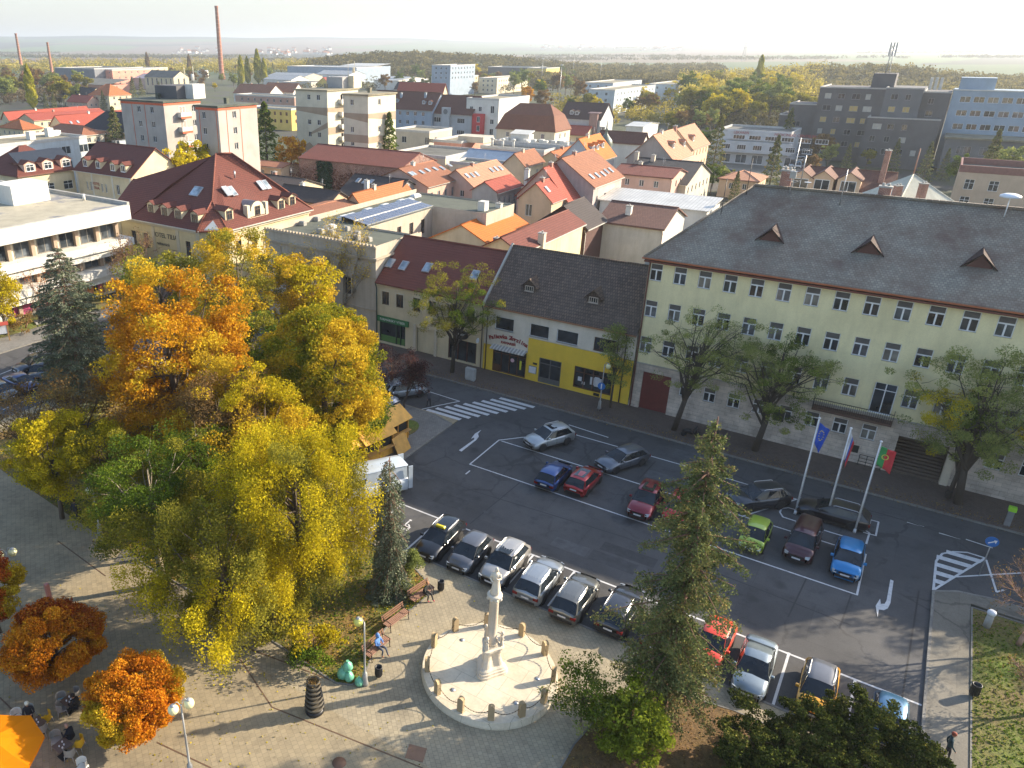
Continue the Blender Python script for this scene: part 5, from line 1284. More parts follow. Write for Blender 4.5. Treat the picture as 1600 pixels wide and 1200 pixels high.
# old town roofs (photo corners of each eave)
T=[('house','terraced house with bright red roof, leftmost of the red terrace',9,(14,187),(75,172),6.5,CREAM,R_RED,'gy',(6,175),{}),('house','terraced house with bright red roof in the middle of the red terrace',(27,187),(53,188),(106,174),6.5,CREAM,R_RED,'gy',(39,178),{}),('house','terraced house with long bright red roof and skylights, right of the red terrace',(74,196),(100,198),(158,180),6.5,CREAM,R_RED,'gy',(86,181),dict(sky=((111,192),(122,191)))),('house','house with faded orange pyramid roof in front of the red terrace',(1,198),(36,202),(53,198),7.0,CREAM,R_ORANGE,'pyr',(26,187),{}),('house','long low house with red-brown hipped roof behind the pale blue block',(-10,212),(128,211),(136,205),7.5,BEIGE,R_CLAY,'hipx',(112,195),dict(auto=(2,3.2))),('house','house with anthracite hipped roof left of the beige apartment block',(124,199),(200,205),11,8.0,PEACH,R_BLACK,'hipx',(169,174),dict(auto=(1,4))),('brick_hall','long brick hall wall overgrown with ivy under a wine-red roof',(440,251),(627,263),14,8.6,bricks('old_red_brick',(.25,.085,.05),(.2,.07,.045)),R_WINE,'gx',(541,229),dict(over=.15)),('house','pink house with red roof and a row of skylights',12,(668,291),(727,279),8.0,PINK,R_CLAY,'gy',(624,263),dict(wr=[(k*2.6+1.5,4.9,.9,1.7)for k in range(6)],sky=((642,273),(646,272),(659,270),(668,267),(680,265),(691,264),(702,259)))),('house','house with pinkish orange roof and two groups of three skylights',12,(741,292),(801,275),7.0,PINK,R_PEACH,'gy',(713,265),dict(sky=((730,276),(738,275),(745,273),(768,267),(775,265),(782,264)))),('house','low house with plain light orange roof along the solar-panel roof',8,(566,322),(649,302),7.0,PEACH,R_ORANGE,'gy',(552,302),{}),('house','low house with red-brown roof left of the light orange roof',8,(486,344),(560,322),7.0,PEACH,R_CLAY,'gy',(483,325),{}),('house','house with dark brown roof, three small skylights and a thick chimney',(531,301),(610,312),10,6.4,GREYW,R_DARK,'gx',(637,281),dict(sky=((560,283),(570,285),(580,285)),chim=((573,296,1.6,WHITEW),))),('house','house with dark brown roof ending in a cream gable, behind the hotel',12,(449,300),9,6.4,CREAM,R_DARK,'gx',(477,280),{}),('house','house with dark brown roof, second behind the hotel',13,(513,318),9,6.2,PEACH,R_DARK,'gx',(530,299),{}),('house','small house with orange roof and brick chimney beside the dark green spruce',12,(440,262),6,6.5,PEACH,R_CLAY,'gx',(438,256),dict(chim=((404,262,1.4,REDBRICK),))),('house','house with large vivid orange roof, brick chimneys and three skylights',12.5,(775,389),(846,362),7.2,CREAM,R_BRIGHT,'gy',(722,351),dict(sky=((793,378),(803,374),(826,366)),chim=((776,384,1.0,REDBRICK),(779,336,1.6,WHITEW)))),('house','house with tall pale yellow fire wall and dark red roof strip behind the shop house',5,(812,393),(926,350),9.2,plaster('pale_yellow_wall',(.62,.55,.33),.6),R_WINE,'gy',None,dict(rise=1.4,chim=((846,382,1.4,STONE),))),('timber_house','dark brown timber gabled house with white attic window',(842,345),(916,354),7,8.4,plain('dark_timber',(.075,.03,.024),.7),R_DARK,'gy',None,dict(over=.5,rise=2.6,wf=[(4.4,8.4,1.0,1.6)])),('house','house with grey gable and red tiled roof behind the vivid orange roof',(721,310),(777,300),(822,289),8.0,GREYW,R_RED,'gy',(758,284),dict(wr=[(k*2+1.2,5.3,.9,1.6)for k in range(5)],chim=((823,283,2.2,WHITEW),))),('house','peach house with balcony under a red tiled roof',9,(862,314),(882,307),8.0,PEACH,R_RED,'gy',(838,286),dict(wf=[(2.0,5.0,1.2,2.0),(5.6,2.0,1.0,1.6)],sky=((855,297),))),('house','low house with ribbed red roof in front of the lilac gable',9,(886,312),(905,303),7.4,PINK,R_RED,'gy',(850,262),{}),('house','big house with bare lilac gable and orange-brown roof with five skylights',14.5,(928,291),(966,274),9.2,LILAC,R_CLAY,'gy',(878,247),dict(wr=[(2.0,5.6,1.0,1.6),(6,5.6,1.0,1.6)],sky=((924,277),(933,275),(942,273),(947,269),(954,267)))),('house','house with bright orange roof and three pale blue dormers',11,(930,251),(953,241),8.4,BLUEW,R_BRIGHT,'gy',(905,217),dict(dorm=((927,236),(934,234),(942,231)),wr=[(2,5,1,1.4),(5,5,1,1.4),(8,5,1,1.4)])),('house','low house with plain orange roof between the dormer house and the lilac gable',9,(875,249),(914,237),7.2,CREAM,R_ORANGE,'gy',(861,237),{}),('house','small cream house with brown roof and grey gable',(790,258),(820,259),(849,251),7.0,CREAM,R_CLAY,'gy',(804,240),dict(wr=[(3,4.3,.9,1.2),(7,4.3,.9,1.2)])),('metal_shed','long shed with pale blue sheet-metal roof',(727,248),(790,257),12,5.8,WHITEW,SHEETB,'gx',(740,233),{}),('flat_building','beige flat-roofed building right of the cream apartment block',(620,203),(671,208),(687,201),8.6,BEIGE,FELT2,'flat',None,dict(wf=[(4,5.4,1.6,1.8),(12,5.4,1.4,2.0),(15,6,1.6,1.0)],wr=[(3.5,5.4,1,1.8)])),('flat_building','pink flat-roofed building with raised roof box',(676,221),(721,224),(757,214),7.2,SALMON,FELT2,'flat',None,dict(wr=[(3.0,4.0,1.3,1.4),(6.5,4.0,1.3,1.4)],hut=(6,3,8,6,1.6))),('flat_building','low hall with dark felt roof and cream side wall',(612,240),(696,248),(717,233),6.8,CREAM2,FELT3,'flat',None,dict(wr=[(3,4,1,1.2)])),('flat_building','low building with dark green felt roof in front of the blue metal shed',(712,253),(775,262),8,6.0,CREAM2,FELT,'flat',None,{}),('flat_building','dark flat roof with white ventilators in front of the mansard house',(770,226),(850,238),8,6.4,LILAC,FELT3,'flat',None,dict(vents=1)),('flat_building','white flat-roofed hall with rooftop ventilation units',(800,216),(905,232),9,7.0,WHITEW,FELT3,'flat',None,dict(vents=2)),('town_house','row house with blue-grey and olive front and brown roof full of dormers',(595,165),(675,172),12,10.5,BLUEG,R_BROWN,'gx',(689,145),dict(auto=(2,3.4),dorm=((620,160),(662,163),(672,164)),chim=((627,152,1.5,BLUEG),(665,152,1.5,BLUEG)))),('town_house','grey row house with clock tower bay and brown roof',(676,175),(737,179),12,9.6,plaster('cool_grey_render',(.40,.42,.44),.25),R_BROWN,'gx',(737,150),dict(wf=[(2.6,6.4,3.6,1.7),(2.6,2.6,3.6,1.5),(12.8,6.4,3.0,1.7),(12.8,2.6,3.0,1.5)],style='four',clock=1)),('town_house','white flat-roofed town house with a red box bay',(737,154),(780,157),(816,151),14.5,WHITEW,FELT2,'flat',None,dict(wf=[(2,10.6,1.2,1.6),(5.5,10.6,1.2,1.6),(10.3,10.2,1.4,2.4),(10.3,6.6,1.4,1.6),(10.3,3,1.4,2)],redbay=1)),('town_house','long cream house with brown mansard roof and four oval dormer windows',(777,200),(867,206),12,7.6,CREAM2,tiles('mansard_tiles',(.24,.09,.05),(.2,.075,.04)),'mansard',None,dict(rise=7.5,auto=(2,4.0),style='four',dorm=((789,194),(808,195),(843,198),(860,199)))),('town_house','pale grey house with dark brown roof and glazed stair bay',(872,184),(938,187),11,9.0,plaster('cool_pale_grey',(.48,.49,.50),.25),tiles('dark_brown_tiles',(.10,.05,.04),(.085,.043,.036)),'gx',(951,162),dict(wf=[(3,5.5,1,1.4),(6.5,5.5,1.6,1.4),(16,5,1,1.8)],dorm=((893,179),(901,180)),stair=1)),('house','house with bright red roof behind the dark-roofed row houses',(642,147),(690,152),(713,147),8.0,CREAM,R_RED,'gx',(696,131),{}),('house','low red-tiled house in front of the pale grey house',(868,207),(915,211),8,4.5,CREAM,R_RED,'gx',None,dict(rise=2.4)),('church','long brown-roofed church hall with green onion turret',(934,219),(1003,224),13,8.5,WHITEW,R_BROWN,'gx',(1010,208),dict(onion=1)),('house','big house with bare grey gable and faded peach roof',(958,252),(1053,251),(1093,241),8.6,plaster('bare_grey_gable',(.42,.37,.32),.4),R_PEACH,'gy',(1021,211),dict(dorm=((1052,232),(1069,229)),style='two')),('house','house with faded peach roof directly behind the big grey gable',12,(1082,232),(1098,222),8.6,PEACH,R_PEACH,'gy',(1058,201),dict(chim=((1054,205,1.2,REDBRICK),),dorm=((1083,221),))),('house','long house with dark purple-brown roof and pale right gable',(975,278),(1072,288),(1097,268),6.6,BEIGE,R_BLACK,'gx',(1096,254),dict(chim=((994,250,1.6,STONE),(1020,252,1.2,STONE)))),('house','house with wine-red roof over a pink rear wall',(956,271),(1050,278),(1068,268),8.4,PINK,R_WINE,'gx',(1066,264),{}),('flat_building','low extension with white sheet-metal roof below the pink wall',(937,312),(1105,330),(1130,318),6.6,WHITEW,SHEETW,'mono',None,dict(rise=.8)),('house','house with long dark brown tiled roof over a blank white wall',(935,345),(1036,357),11,8.0,plaster('dirty_white_wall',(.56,.53,.48),.5),tiles('brown_field_tiles',(.165,.075,.055),(.12,.055,.042),bstr=.9),'gx',(1095,329),dict(chim=((982,335,1.2,WHITEW),))),('house','small house with peach roof right of the overgrown garden',(1120,280),(1185,283),9,4.2,PEACH,R_PEACH,'hipx',(1170,267),{}),('shed','little white shed with grey roof right of the church',(985,195),(1005,198),(1027,192),5.0,WHITEW,SHEETW,'gx',None,dict(rise=.8)),('house','house with dark roof and three yellow-fronted dormers behind the long slate roof',(1234,300),(1388,306),11,9.8,CREAM,R_BROWN,'gx',(1250,259),dict(ydorm=((1248,298),(1281,300),(1322,303)),chim=((1376,285,5.0,REDBRICK),(1222,290,3.0,REDBRICK)))),('medical_centre','grey-white medical centre with projecting upper floor and red lettering',(1122,204),(1237,210),16,9.0,plaster('cool_white_panel',(.50,.51,.52),.2),FELT3,'flat',None,dict(med=1)),('terrace_block','pink-brown flat-roofed terrace behind the yellow school',(360,149),(460,153),12,9.5,plaster('pink_brown_render',(.44,.28,.22),.2),FELT2,'flat',None,dict(auto=(2,4.2))),('kindergarten','yellow flat-roofed school with orange window panels',(385,168),(455,172),12,8.0,YEL2,FELT2,'flat',None,dict(auto=(3,3.2,2.9),frame=plain('orange_frame',(.6,.2,.02),.5))),('house','house with brown hipped roof left of centre in the distance',(372,144),(420,147),12,7,WHITEW,R_CLAY,'gx',(400,132),{}),('house','pale house with brown roof beside the distant green poplars',(425,141),(458,144),10,7,WHITEW,R_CLAY,'gx',(450,130),{}),('villa','villa with orange hipped roof and cream walls near the factories',(143,147),(170,149),(186,146),7.5,CREAM,R_ORANGE,'hipx',(160,131),dict(auto=(2,4))),('house','dark-roofed house touching the orange-roofed villa',(105,147),(140,150),10,6,CREAM,R_BLACK,'gx',None,dict(rise=4)),('house','small house with bright red roof left of the villa',(104,158),(136,160),8,4,PINK,R_RED,'gx',None,dict(rise=3)),('house','house with vivid red gables in the distance above the cream block',(498,129),(516,131),(523,129),5.5,YEL2,R_RED,'gy',(505,121),{}),('house','house with black roof behind the row houses',(626,138),(650,140),9,7,WHITEW,R_BLACK,'gx',None,dict(rise=4)),('flat_block','distant beige office block with orange window frames',(676,120),(706,121),(730,118),11,CREAM,FELT2,'flat',None,dict(auto=(3,3.6),frame=plain('orange_frame',(.6,.2,.02),.5))),('flat_block','distant blue-grey office tower behind the beige office block',(688,102),(704,103),(714,101),19,BLUEG,FELT3,'flat',None,dict(auto=(3,4))),('flat_block','distant pale office block with blue-grey end',(752,122),(777,123),(800,119),10,CREAM2,FELT2,'flat',None,dict(auto=(3,3.6))),('store','distant store with dark blue and yellow front',(780,104),(833,106),30,12,DGREY,FELT3,'flat',None,{}),('store','distant yellow end of the blue store',(833,106),(854,107),30,12,YEL2,FELT3,'flat',None,{}),('warehouse','big distant blue-walled warehouse with white flat roof',(444,104),(557,106),40,13,BLUEG,SHEETW,'flat',None,{}),('warehouse','pale blue warehouse with low gable in front of the big one',(509,115),(545,117),24,8,BLUEW,SHEETG,'gx',None,dict(rise=3)),('warehouse','distant grey warehouse right of the big blue one',(557,102),(582,104),30,13,BLUEG,SHEETW,'mono',None,dict(rise=2)),('warehouse','distant low shed with pale roof behind the conifer',(424,118),(476,120),24,7,BEIGE,SHEETG,'gx',None,dict(rise=2.5)),('warehouse','distant green-grey shed beside the poplars',(424,123),(455,125),22,6,WHITEW,SHEETG,'gx',None,dict(rise=3)),('warehouse','distant flat shed with weathered roof',(448,128),(486,130),18,5,BEIGE,FELT3,'flat',None,dict(auto=(1,4))),('warehouse','distant pale arched shed left of the office blocks',(600,124),(622,126),(638,122),7,WHITEW,SHEETG,'gx',None,dict(rise=2)),('factory','long dark grey factory hall with pink end wall by the thin chimneys',(58,107),(147,108),(185,105),15,plaster('factory_grey',(.20,.21,.23),.4),FELT3,'flat',None,{}),('factory','pink factory front with small square windows',(147,109),(175,110),(186,107),14,SALMON,FELT2,'flat',None,dict(auto=(3,6,4))),('factory','distant yellow-beige factory building behind the pink one',(186,106),(222,107),30,12,CREAM,FELT3,'flat',None,dict(auto=(2,7))),('factory','low pink factory shed with dark roof',(85,131),(165,133),20,6,SALMON,FELT3,'mono',None,dict(rise=3)),('warehouse','distant shed with pale blue metal roof left of the stone hall',(186,121),(240,123),20,8,GREYW,SHEETB,'gx',None,dict(rise=3)),('factory_hall','old grey-yellow gabled factory hall',(238,119),(271,121),(293,117),11,CREAM,FELT3,'gx',(282,111),dict(auto=(1,5,5),ww=1.5,wh=5)),('apartment_row','nearest white apartment row in the distance, front left of three',(917,141),(961,142),(1027,134),11,BLUEW,FELT2,'flat',None,dict(auto=(3,5),wallr=1)),('apartment_row','white apartment row in the distance, rear left of three',(920,129),(958,131),(995,126),11,BLUEW,FELT2,'flat',None,dict(auto=(2,5))),('apartment_row','white apartment row in the distance, right of three',(1013,132),(1055,133),(1102,128),11,BLUEW,FELT2,'flat',None,dict(auto=(3,5))),]
for row in T:
 name,label,L_,C_,R_,z,wm,rm,kind,rg,ex=row
 cat={'house':'house','town_house':'house','timber_house':'house','villa':'villa','church':'church','warehouse':'warehouse','factory':'factory','factory_hall':'factory','store':'store'}.get(name,'building')
 kw={k:ex[k]for k in('rise','over','wf','wr','auto','style','frame','ww','wh')if k in ex}
 plainwall=any(q in label for q in('bare','blank','fire wall','brick hall','timber'))
 if name=='house' and not(kw.keys()&{'wf','wr','auto'})and not plainwall:kw.update(auto=(2,2.9,2.9),ww=.9,wh=1.25)
 h=house(name,cat,label,L_,C_,R_,z,wm,rm,kind,ridge=rg,**kw)
 if name=='house' and 'chim' not in ex and kind in('gx','gy')and h.rise>1:
  chimney(h,0,0,.9,.7,.6,(REDBRICK,WHITEW,STONE)[int(h.Lx*7)%3],hit=(h.Lx*(.5 if kind=='gy' else.3),h.Ly*(.35 if kind=='gy' else.5)+.5,z+h.rise-.35))
  s=MB();x,y=(h.Lx*.5,h.Ly*.7)if kind=='gy' else(h.Lx*.7,h.Ly*.5);s.tube((x,y,z+h.rise),(x,y,z+h.rise+1.9),.03,n=4)
  for q in range(4):s.tube((x-.45,y,z+h.rise+1.2+q*.2),(x+.45,y,z+h.rise+1.2+q*.2),.012,n=3)
  s.build('aerial',METAL,h.roof)
 for q in ex.get('sky',()):skylight(h,*q)
 for q in ex.get('dorm',()):dormer(h,q[0],q[1],1.4,1.3,wm,rm,kind='gable')
 for q in ex.get('ydorm',()):dormer(h,q[0],q[1],3.3,2.3,PEACH,R_BROWN,pitch=.7)
 for q in ex.get('chim',()):chimney(h,q[0],q[1],q[2],.8,.7,q[3])
 if 'hut' in ex:
  a=ex['hut'];s=MB();s.box(a[0],a[1],z,a[0]+a[2],a[1]+a[3],z+a[4]);s.build('roof_hut',BEIGE,h.roof)
 if 'vents' in ex:
  def vent(f):s=MB();f(s);s.build('roof_ventilator',WHITEW,h.roof)
  if ex['vents']==1:
   for k in range(3):vent(lambda s,x=2+k*3.2:(s.tube((x,3,z),(x,3,z+2.0),.35,n=10),s.lathe([(.6,0),(.6,.25),(.1,.5)],(x,3,z+2.0),12)))
  else:
   for k in range(10):vent(lambda s,x=2+k*2.0,k=k:s.box(x,2+(k%3),z,x+1.3,3+(k%3),z+1.1))
   vent(lambda s:(s.slab([(3,4,z+2.2),(9,4,z+2.2),(9,7.5,z+3.0),(3,7.5,z+3.0)],.2),s.box(3.2,4.2,z,8.8,7.3,z+2.0)))
 if 'clock' in ex:
  s=MB();s.box(5.4,-1.0,0,8.6,-.004,11.6);s.build('tower_bay',wm,h.root)
  s=MB();s.lathe([(.9,0),(.9,.06)],n=20);s.xform(Matrix.Translation((7.0,-1.0,10.2))@Matrix.Rotation(R(90),4,'X'));s.build('clock',plain('clock_dark',(.12,.13,.14),.5),h.root)
 if 'redbay' in ex:
  s=MB();s.box(-.3,-1.4,3.2,7.6,-.004,9.9);rb=s.build('red_bay',REDW,h.root)
  for x in(1.9,5.8):
   for q in(7.2,4.2):child('window',window_mesh(1.2,1.8,'two'),rb,(x,-1.46,q))
 if 'stair' in ex:
  s=MB();s.box(11.2,-1.2,0,13.9,-.004,10.8);s.slab([(10.6,-1.6,11.1),(14.6,-1.6,11.1),(14.6,1,11.3),(10.6,1,11.3)],.15);s.build('stair_bay',[plain('pinkish_glass',(.25,.16,.15),.3)],h.root)
 if 'onion' in ex:
  s=MB();c=h.tl(G(952,228,9.5));s.tube((c[0],c[1]-3,0),(c[0],c[1]-3,8.6),1.5,n=8,m=1,smooth=False)
  s.lathe([(1.7,8.5),(1.7,8.8),(1.5,9.3),(1.75,10.2),(1.5,11.2),(.8,12.0),(.35,12.6),(.3,13.2),(.5,13.4),(.2,13.8),(.05,15.5)],(c[0],c[1]-3,0),14)
  s.build('onion_turret',[plain('copper_green',(.12,.15,.12),.5),WHITEW],h.root)
 if 'med' in ex:
  s=MB();s.box(-1.2,-1.6,3.4,h.Lx+1,-.01,6.5);s.box(2.5,-.6,6.9,h.Lx,-.01,9.3);up=s.build('projecting_floor',wm,h.root)
  for k in range(7):child('window',window_mesh(2.4,1.4,'four',glass=GLASS),up,(3+k*4.3,-1.66,4.2))
  for k in range(6):child('window',window_mesh(3.2,1.2,'four',glass=GLASS),up,(6+k*4.3,-.66,6.95))
  for k in range(6):child('shop_window',window_mesh(3.0,2.4,'two',glass=GLASS2),h.root,(3+k*4.4,-.06,.3))
  lettering('sign_lettering','LEKÁREŇ',1.0,rs,up,(6.4,-.64,8.75),extrude=.03);lettering('sign_lettering','MEDICÍNSKE CENTRUM',1.0,rs,up,(20.5,-.64,8.75),extrude=.03)
# dark office complex on the right
def hospital():
 z=20.4
 c=G(1487,144,z);l=G(1282,137,z)
 Lx=c[0]-l[0]
 t=thing('office_complex','large dark grey stepped office complex with antenna mast','building',(l[0],l[1],0))
 def vol(x0,y0,x1,y1,zz,seed,m=DGREY,rowsz=None,sp=3.5,lit=True):
  random.seed(seed);W=x1-x0;holes=[]
  zs=[zz-2.9-3.3*k for k in range(int((zz-1)/3.3))]
  for b in zs:
   x=1.6
   while x<W-2.8:
    w=random.choice((1.3,1.7,1.7,2.2))
    if random.random()<.88:holes.append((x,x+w,b,b+1.5))
    x+=sp
  mb=MB();holed_wall(mb,(x0,y0,0),1,0,W,zz,holes)
  mb.poly([(x1,y0,0),(x1,y1,0),(x1,y1,zz),(x1,y0,zz)]);mb.poly([(x1,y1,0),(x0,y1,0),(x0,y1,zz),(x1,y1,zz)]);mb.poly([(x0,y1,0),(x0,y0,0),(x0,y0,zz),(x0,y1,zz)])
  mb.poly([(x0,y0,zz),(x1,y0,zz),(x1,y1,zz),(x0,y1,zz)])
  mb.build('wall',m,t)
  for a,b_,c_,d in holes:
   g=random.choice((GLASS,GLASS,GLASS,plain('pale_curtain',(.42,.40,.34),.6),plain('ochre_blind',(.48,.34,.12),.6)))
   child('window',window_mesh(b_-a,1.5,'two',plain('grey_frame',(.30,.30,.30),.5),g),t,((a+b_)/2+x0,y0+.1,c_))
  s=MB();s.box(x0-.1,y0-.1,zz+.003,x1+.1,y0+.2,zz+.35);s.box(x0-.1,y0+.21,zz+.003,x0+.2,y1,zz+.35);s.build('parapet',plain('pale_coping',(.38,.36,.33),.6),t)
 vol(0,0,Lx*.52,22,z,3);vol(Lx*.52+.02,-1.2,Lx*.80,22,z+.3,5,plaster('mid_grey_cladding',(.15,.15,.155),.2));vol(Lx*.80+.02,.4,Lx,22,z-.6,6)
 vol(-7.5,1.5,-.02,18,z-5.0,7,sp=3.2);vol(Lx*.45,-8,Lx*.98,-1.25,z-7.2,9);vol(-10.0,3,-7.52,16,z-8.3,11,sp=3)
 s=MB();s.box(Lx*.38,6,z,Lx*.56,14,z+4.0);pb=s.build('plant_room',DGREY,t)
 s=MB()
 for k in range(3):s.box(Lx*.82+k*1.2,5,z,Lx*.82+.7+k*1.2,6,z+3.2)
 s.build('flue',METAL,t)
 s=MB();mx=Lx*.475;zt=z+4
 for dx,dy in((-.5,-.5),(.5,-.5),(.5,.5),(-.5,.5)):s.tube((mx+dx,10+dy,zt),(mx+dx*.5,10+dy*.5,zt+7.5),.09)
 for k in range(9):
  q=zt+k*.83;r_=.5-.25*k/9
  s.tube((mx-r_,10-r_,q),(mx+r_,10-r_,q+.8),.05);s.tube((mx+r_,10-r_,q),(mx+r_,10+r_,q+.8),.05)
 for dx in(-.7,.1,.8):s.box(mx+dx-.22,9.3,zt+4.6,mx+dx+.22,9.7,zt+8.3);s.tube((mx,10,zt+5.5),(mx+dx,9.6,zt+5.5),.07);s.tube((mx,10,zt+7.2),(mx+dx,9.6,zt+7.2),.07)
 s.build('antenna_mast',METAL,pb)
hospital()
def blue_office():
 z=20.6;l=G(1490,141,z)
 t=thing('blue_office_block','long pale blue office block with window bands at the right edge','building',(l[0],l[1],0))
 m=plaster('light_blue_panel',(.30,.38,.46),.2)
 zs=[z-3.0-3.5*k for k in range(4)]
 holes=[(2+k*3.1,4.4+k*3.1,b,b+1.5)for b in zs for k in range(13)]
 mb=MB();holed_wall(mb,(0,0,0),1,0,44,z,holes);mb.poly([(0,16,0),(0,0,0),(0,0,z),(0,16,z)]);mb.poly([(0,0,z),(44,0,z),(44,16,z),(0,16,z)]);mb.poly([(44,0,0),(44,16,0),(44,16,z),(44,0,z)]);mb.poly([(44,16,0),(0,16,0),(0,16,z),(44,16,z)])
 mb.box(1,2,z+.01,9,9,z+3.2);mb.build('wall',m,t)
 for a,b,c,d in holes:child('window',window_mesh(2.4,1.5,'two',W_FRAME,GLASS if(int(a*7+c)%3)else GLASS2),t,((a+b)/2,.1,c))
 s=MB();s.box(-.2,-.2,z+.003,44,.2,z+.3);s.build('parapet',WHITEW,t)
 l2=G(1478,216,9.0)
 t=thing('low_wing','low dark wing with beige flat roof in front of the blue office block','building',(l2[0],l2[1],0))
 hl=[(3+k*5.0,6.2+k*5.0,b,b+2.0)for k in range(7)for b in(5.2,1.6)]
 mb=MB();holed_wall(mb,(0,0,0),1,0,40,9,hl);mb.poly([(0,14,0),(0,0,0),(0,0,9),(0,14,9)]);mb.poly([(40,14,0),(0,14,0),(0,14,9),(40,14,9)]);mb.build('wall',plaster('mid_grey_cladding',(.15,.15,.155),.2),t)
 mb=MB();mb.box(-.4,-.8,9.003,40,14,9.5);mb.build('roof',FELT2,t)
 for a,b,c,d in hl:child('window',window_mesh(3.2,2.0,'four',plain('grey_frame',(.30,.30,.30),.5),GLASS2),t,((a+b)/2,.1,c))
blue_office()
h=house('roof_house','house','house with steep hipped roof, grey on one side and sunlit white on the other',15,(1552,358),15,9.5,BEIGE,plaster('pale_tin_roof',(.50,.50,.42),.5),'pyr',rise=6.0,rot=R(38))
chimney(h,1424,300,2.0,.9,.7,REDBRICK,hit=(6.0,3.0,13));chimney(h,1430,300,2.0,.9,.7,REDBRICK,hit=(4.0,5.0,12.4))
s=MB();s.tube((7.5,7.5,15),(7.5,7.5,19),.08);s.build('mast',plain('rusty_pole',(.3,.15,.1),.7),h.roof)
h=house('peach_building','building','peach flat-roofed building with red-brown parapet at the right edge',20,(1700,282),14,8.6,plaster('pale_peach_render',(.52,.40,.29),.2),FELT3,'flat',gablemat=plain('red_brown_parapet',(.20,.085,.07),.7),parapet=1.2,wf=[(2.2,5.2,1.6,2.0),(2.2,1.8,1.6,2.0),(6.2,5.2,1.6,2.0),(6.2,1.8,1.6,2.0)],style='cross')
# factory chimneys and tank
def stack(u,vb,vt,r0,r1,label):
 b=G(u,vb);d=ray(u,vb)
 lo,hi=5,120
 import itertools
 for _ in range(40):
  m=(lo+hi)/2
  dd=(b[0],b[1],m-H);fw=-dd[0]*math.sin(YAW)+dd[1]*math.cos(YAW)
  Z=fw*math.cos(PITCH)-dd[2]*math.sin(PITCH);Y=fw*math.sin(PITCH)+dd[2]*math.cos(PITCH)
  if 600-1196*Y/Z>vt:lo=m
  else:hi=m
 t=thing('factory_chimney',label,'chimney',b,0,'old brick factory chimneys')
 s=MB();n=26
 s.lathe([(r0*1.3,0),(r0*1.3,m*.05),(r0,m*.055),(r1,m*.97),(r1*1.18,m*.975),(r1*1.18,m)],n=18)
 s.build('shaft',bricks('chimney_brick',(.36,.14,.08),(.28,.11,.07),.5,.2,(.30,.22,.17)),t)
 s=MB()
 for k in range(16):z_=m*(.1+.055*k);r_=r0+(r1-r0)*(z_/m)+.05;s.lathe([(r_,0),(r_+.06,.05),(r_+.06,.25),(r_,.3)],(0,0,z_),18)
 s.build('iron_hoop',plain('pale_hoop',(.5,.33,.22),.6),t)
stack(347,124,9,2.6,1.5,'tallest red brick factory chimney, right of the white chimney tank')
stack(36,118,52,1.9,1.1,'red brick factory chimney nearest the left edge')
stack(83,123,66,1.7,1.0,'red brick factory chimney in front of the grey factory hall')
p=G(318,122);t=thing('storage_tank','round white storage tank beside the tallest chimney','tank',p)
s=MB();s.lathe([(5.5,0),(5.5,6.5),(5.3,6.8),(.1,7.6)],n=24);s.build('tank',WHITEW,t);s=MB();s.tube((5.6,0,0),(5.6,0,7),.15);s.lathe([(5.6,6.7),(5.6,7.4)],n=24);s.build('railing',METAL,t)
# trees
RNG=np.random.default_rng(11)
def leafmat(name,cols,trans=0.35):
 if name in MATS:return MATS[name]
 m=bpy.data.materials.new(name);m.use_nodes=True;nt=m.node_tree;nt.nodes.clear()
 out=nt.nodes.new('ShaderNodeOutputMaterial');at=nt.nodes.new('ShaderNodeAttribute');at.attribute_name='lv'
 n=len(cols);r=ramp(nt,at.outputs['Fac'],[(k/(n-1),c)for k,c in enumerate(cols)])
 d=nt.nodes.new('ShaderNodeBsdfDiffuse');t=nt.nodes.new('ShaderNodeBsdfTranslucent');g=nt.nodes.new('ShaderNodeMixShader')
 g.inputs[0].default_value=trans
 lk(nt,r.outputs[0],d.inputs[0]);lk(nt,r.outputs[0],t.inputs[0]);lk(nt,d.outputs[0],g.inputs[1]);lk(nt,t.outputs[0],g.inputs[2]);lk(nt,g.outputs[0],out.inputs[0])
 MATS[name]=m;return m
def leaf_mesh(name,P,size,lv,mat,asp=0.6,up=0.0,axis=None):
 """one small kite-shaped face per leaf"""
 n=len(P);P=np.asarray(P,'f')
 a=RNG.normal(size=(n,3));
 if axis is not None:a=axis+a*0.45
 a/=np.linalg.norm(a,axis=1)[:,None]+1e-9
 b=RNG.normal(size=(n,3));b[:,2]*=(1-up);b-=(b*a).sum(1)[:,None]*a;b/=np.linalg.norm(b,axis=1)[:,None]+1e-9
 s=size*RNG.uniform(.6,1.35,n)[:,None]
 v=np.empty((n,4,3),'f')
 v[:,0]=P-a*s*.5;v[:,1]=P+b*s*asp*.5+a*s*.08;v[:,2]=P+a*s*.5;v[:,3]=P-b*s*asp*.5+a*s*.08
 me=bpy.data.meshes.new(name);me.vertices.add(n*4);me.vertices.foreach_set('co',v.ravel())
 me.loops.add(n*4);me.loops.foreach_set('vertex_index',np.arange(n*4,dtype='i'))
 me.polygons.add(n);me.polygons.foreach_set('loop_start',np.arange(0,n*4,4,dtype='i'))
 try:me.polygons.foreach_set('loop_total',np.full(n,4,'i'))
 except Exception:pass
 at=me.attributes.new('lv','FLOAT','FACE');at.data.foreach_set('value',np.clip(lv,0,1).astype('f'))
 me.materials.append(mat);me.update();me.validate()
 return me
BARK=plaster('grey_brown_bark',(.13,.10,.075),.5);BARK2=plaster('dark_bark',(.06,.048,.038),.5);BARK3=plaster('reddish_bark',(.20,.11,.075),.5);BARKP=plaster('pale_bark',(.30,.25,.18),.5)
L_ORANGE=leafmat('orange_leaves',[(.22,.09,.012),(.46,.21,.015),(.60,.32,.02),(.66,.43,.03)])
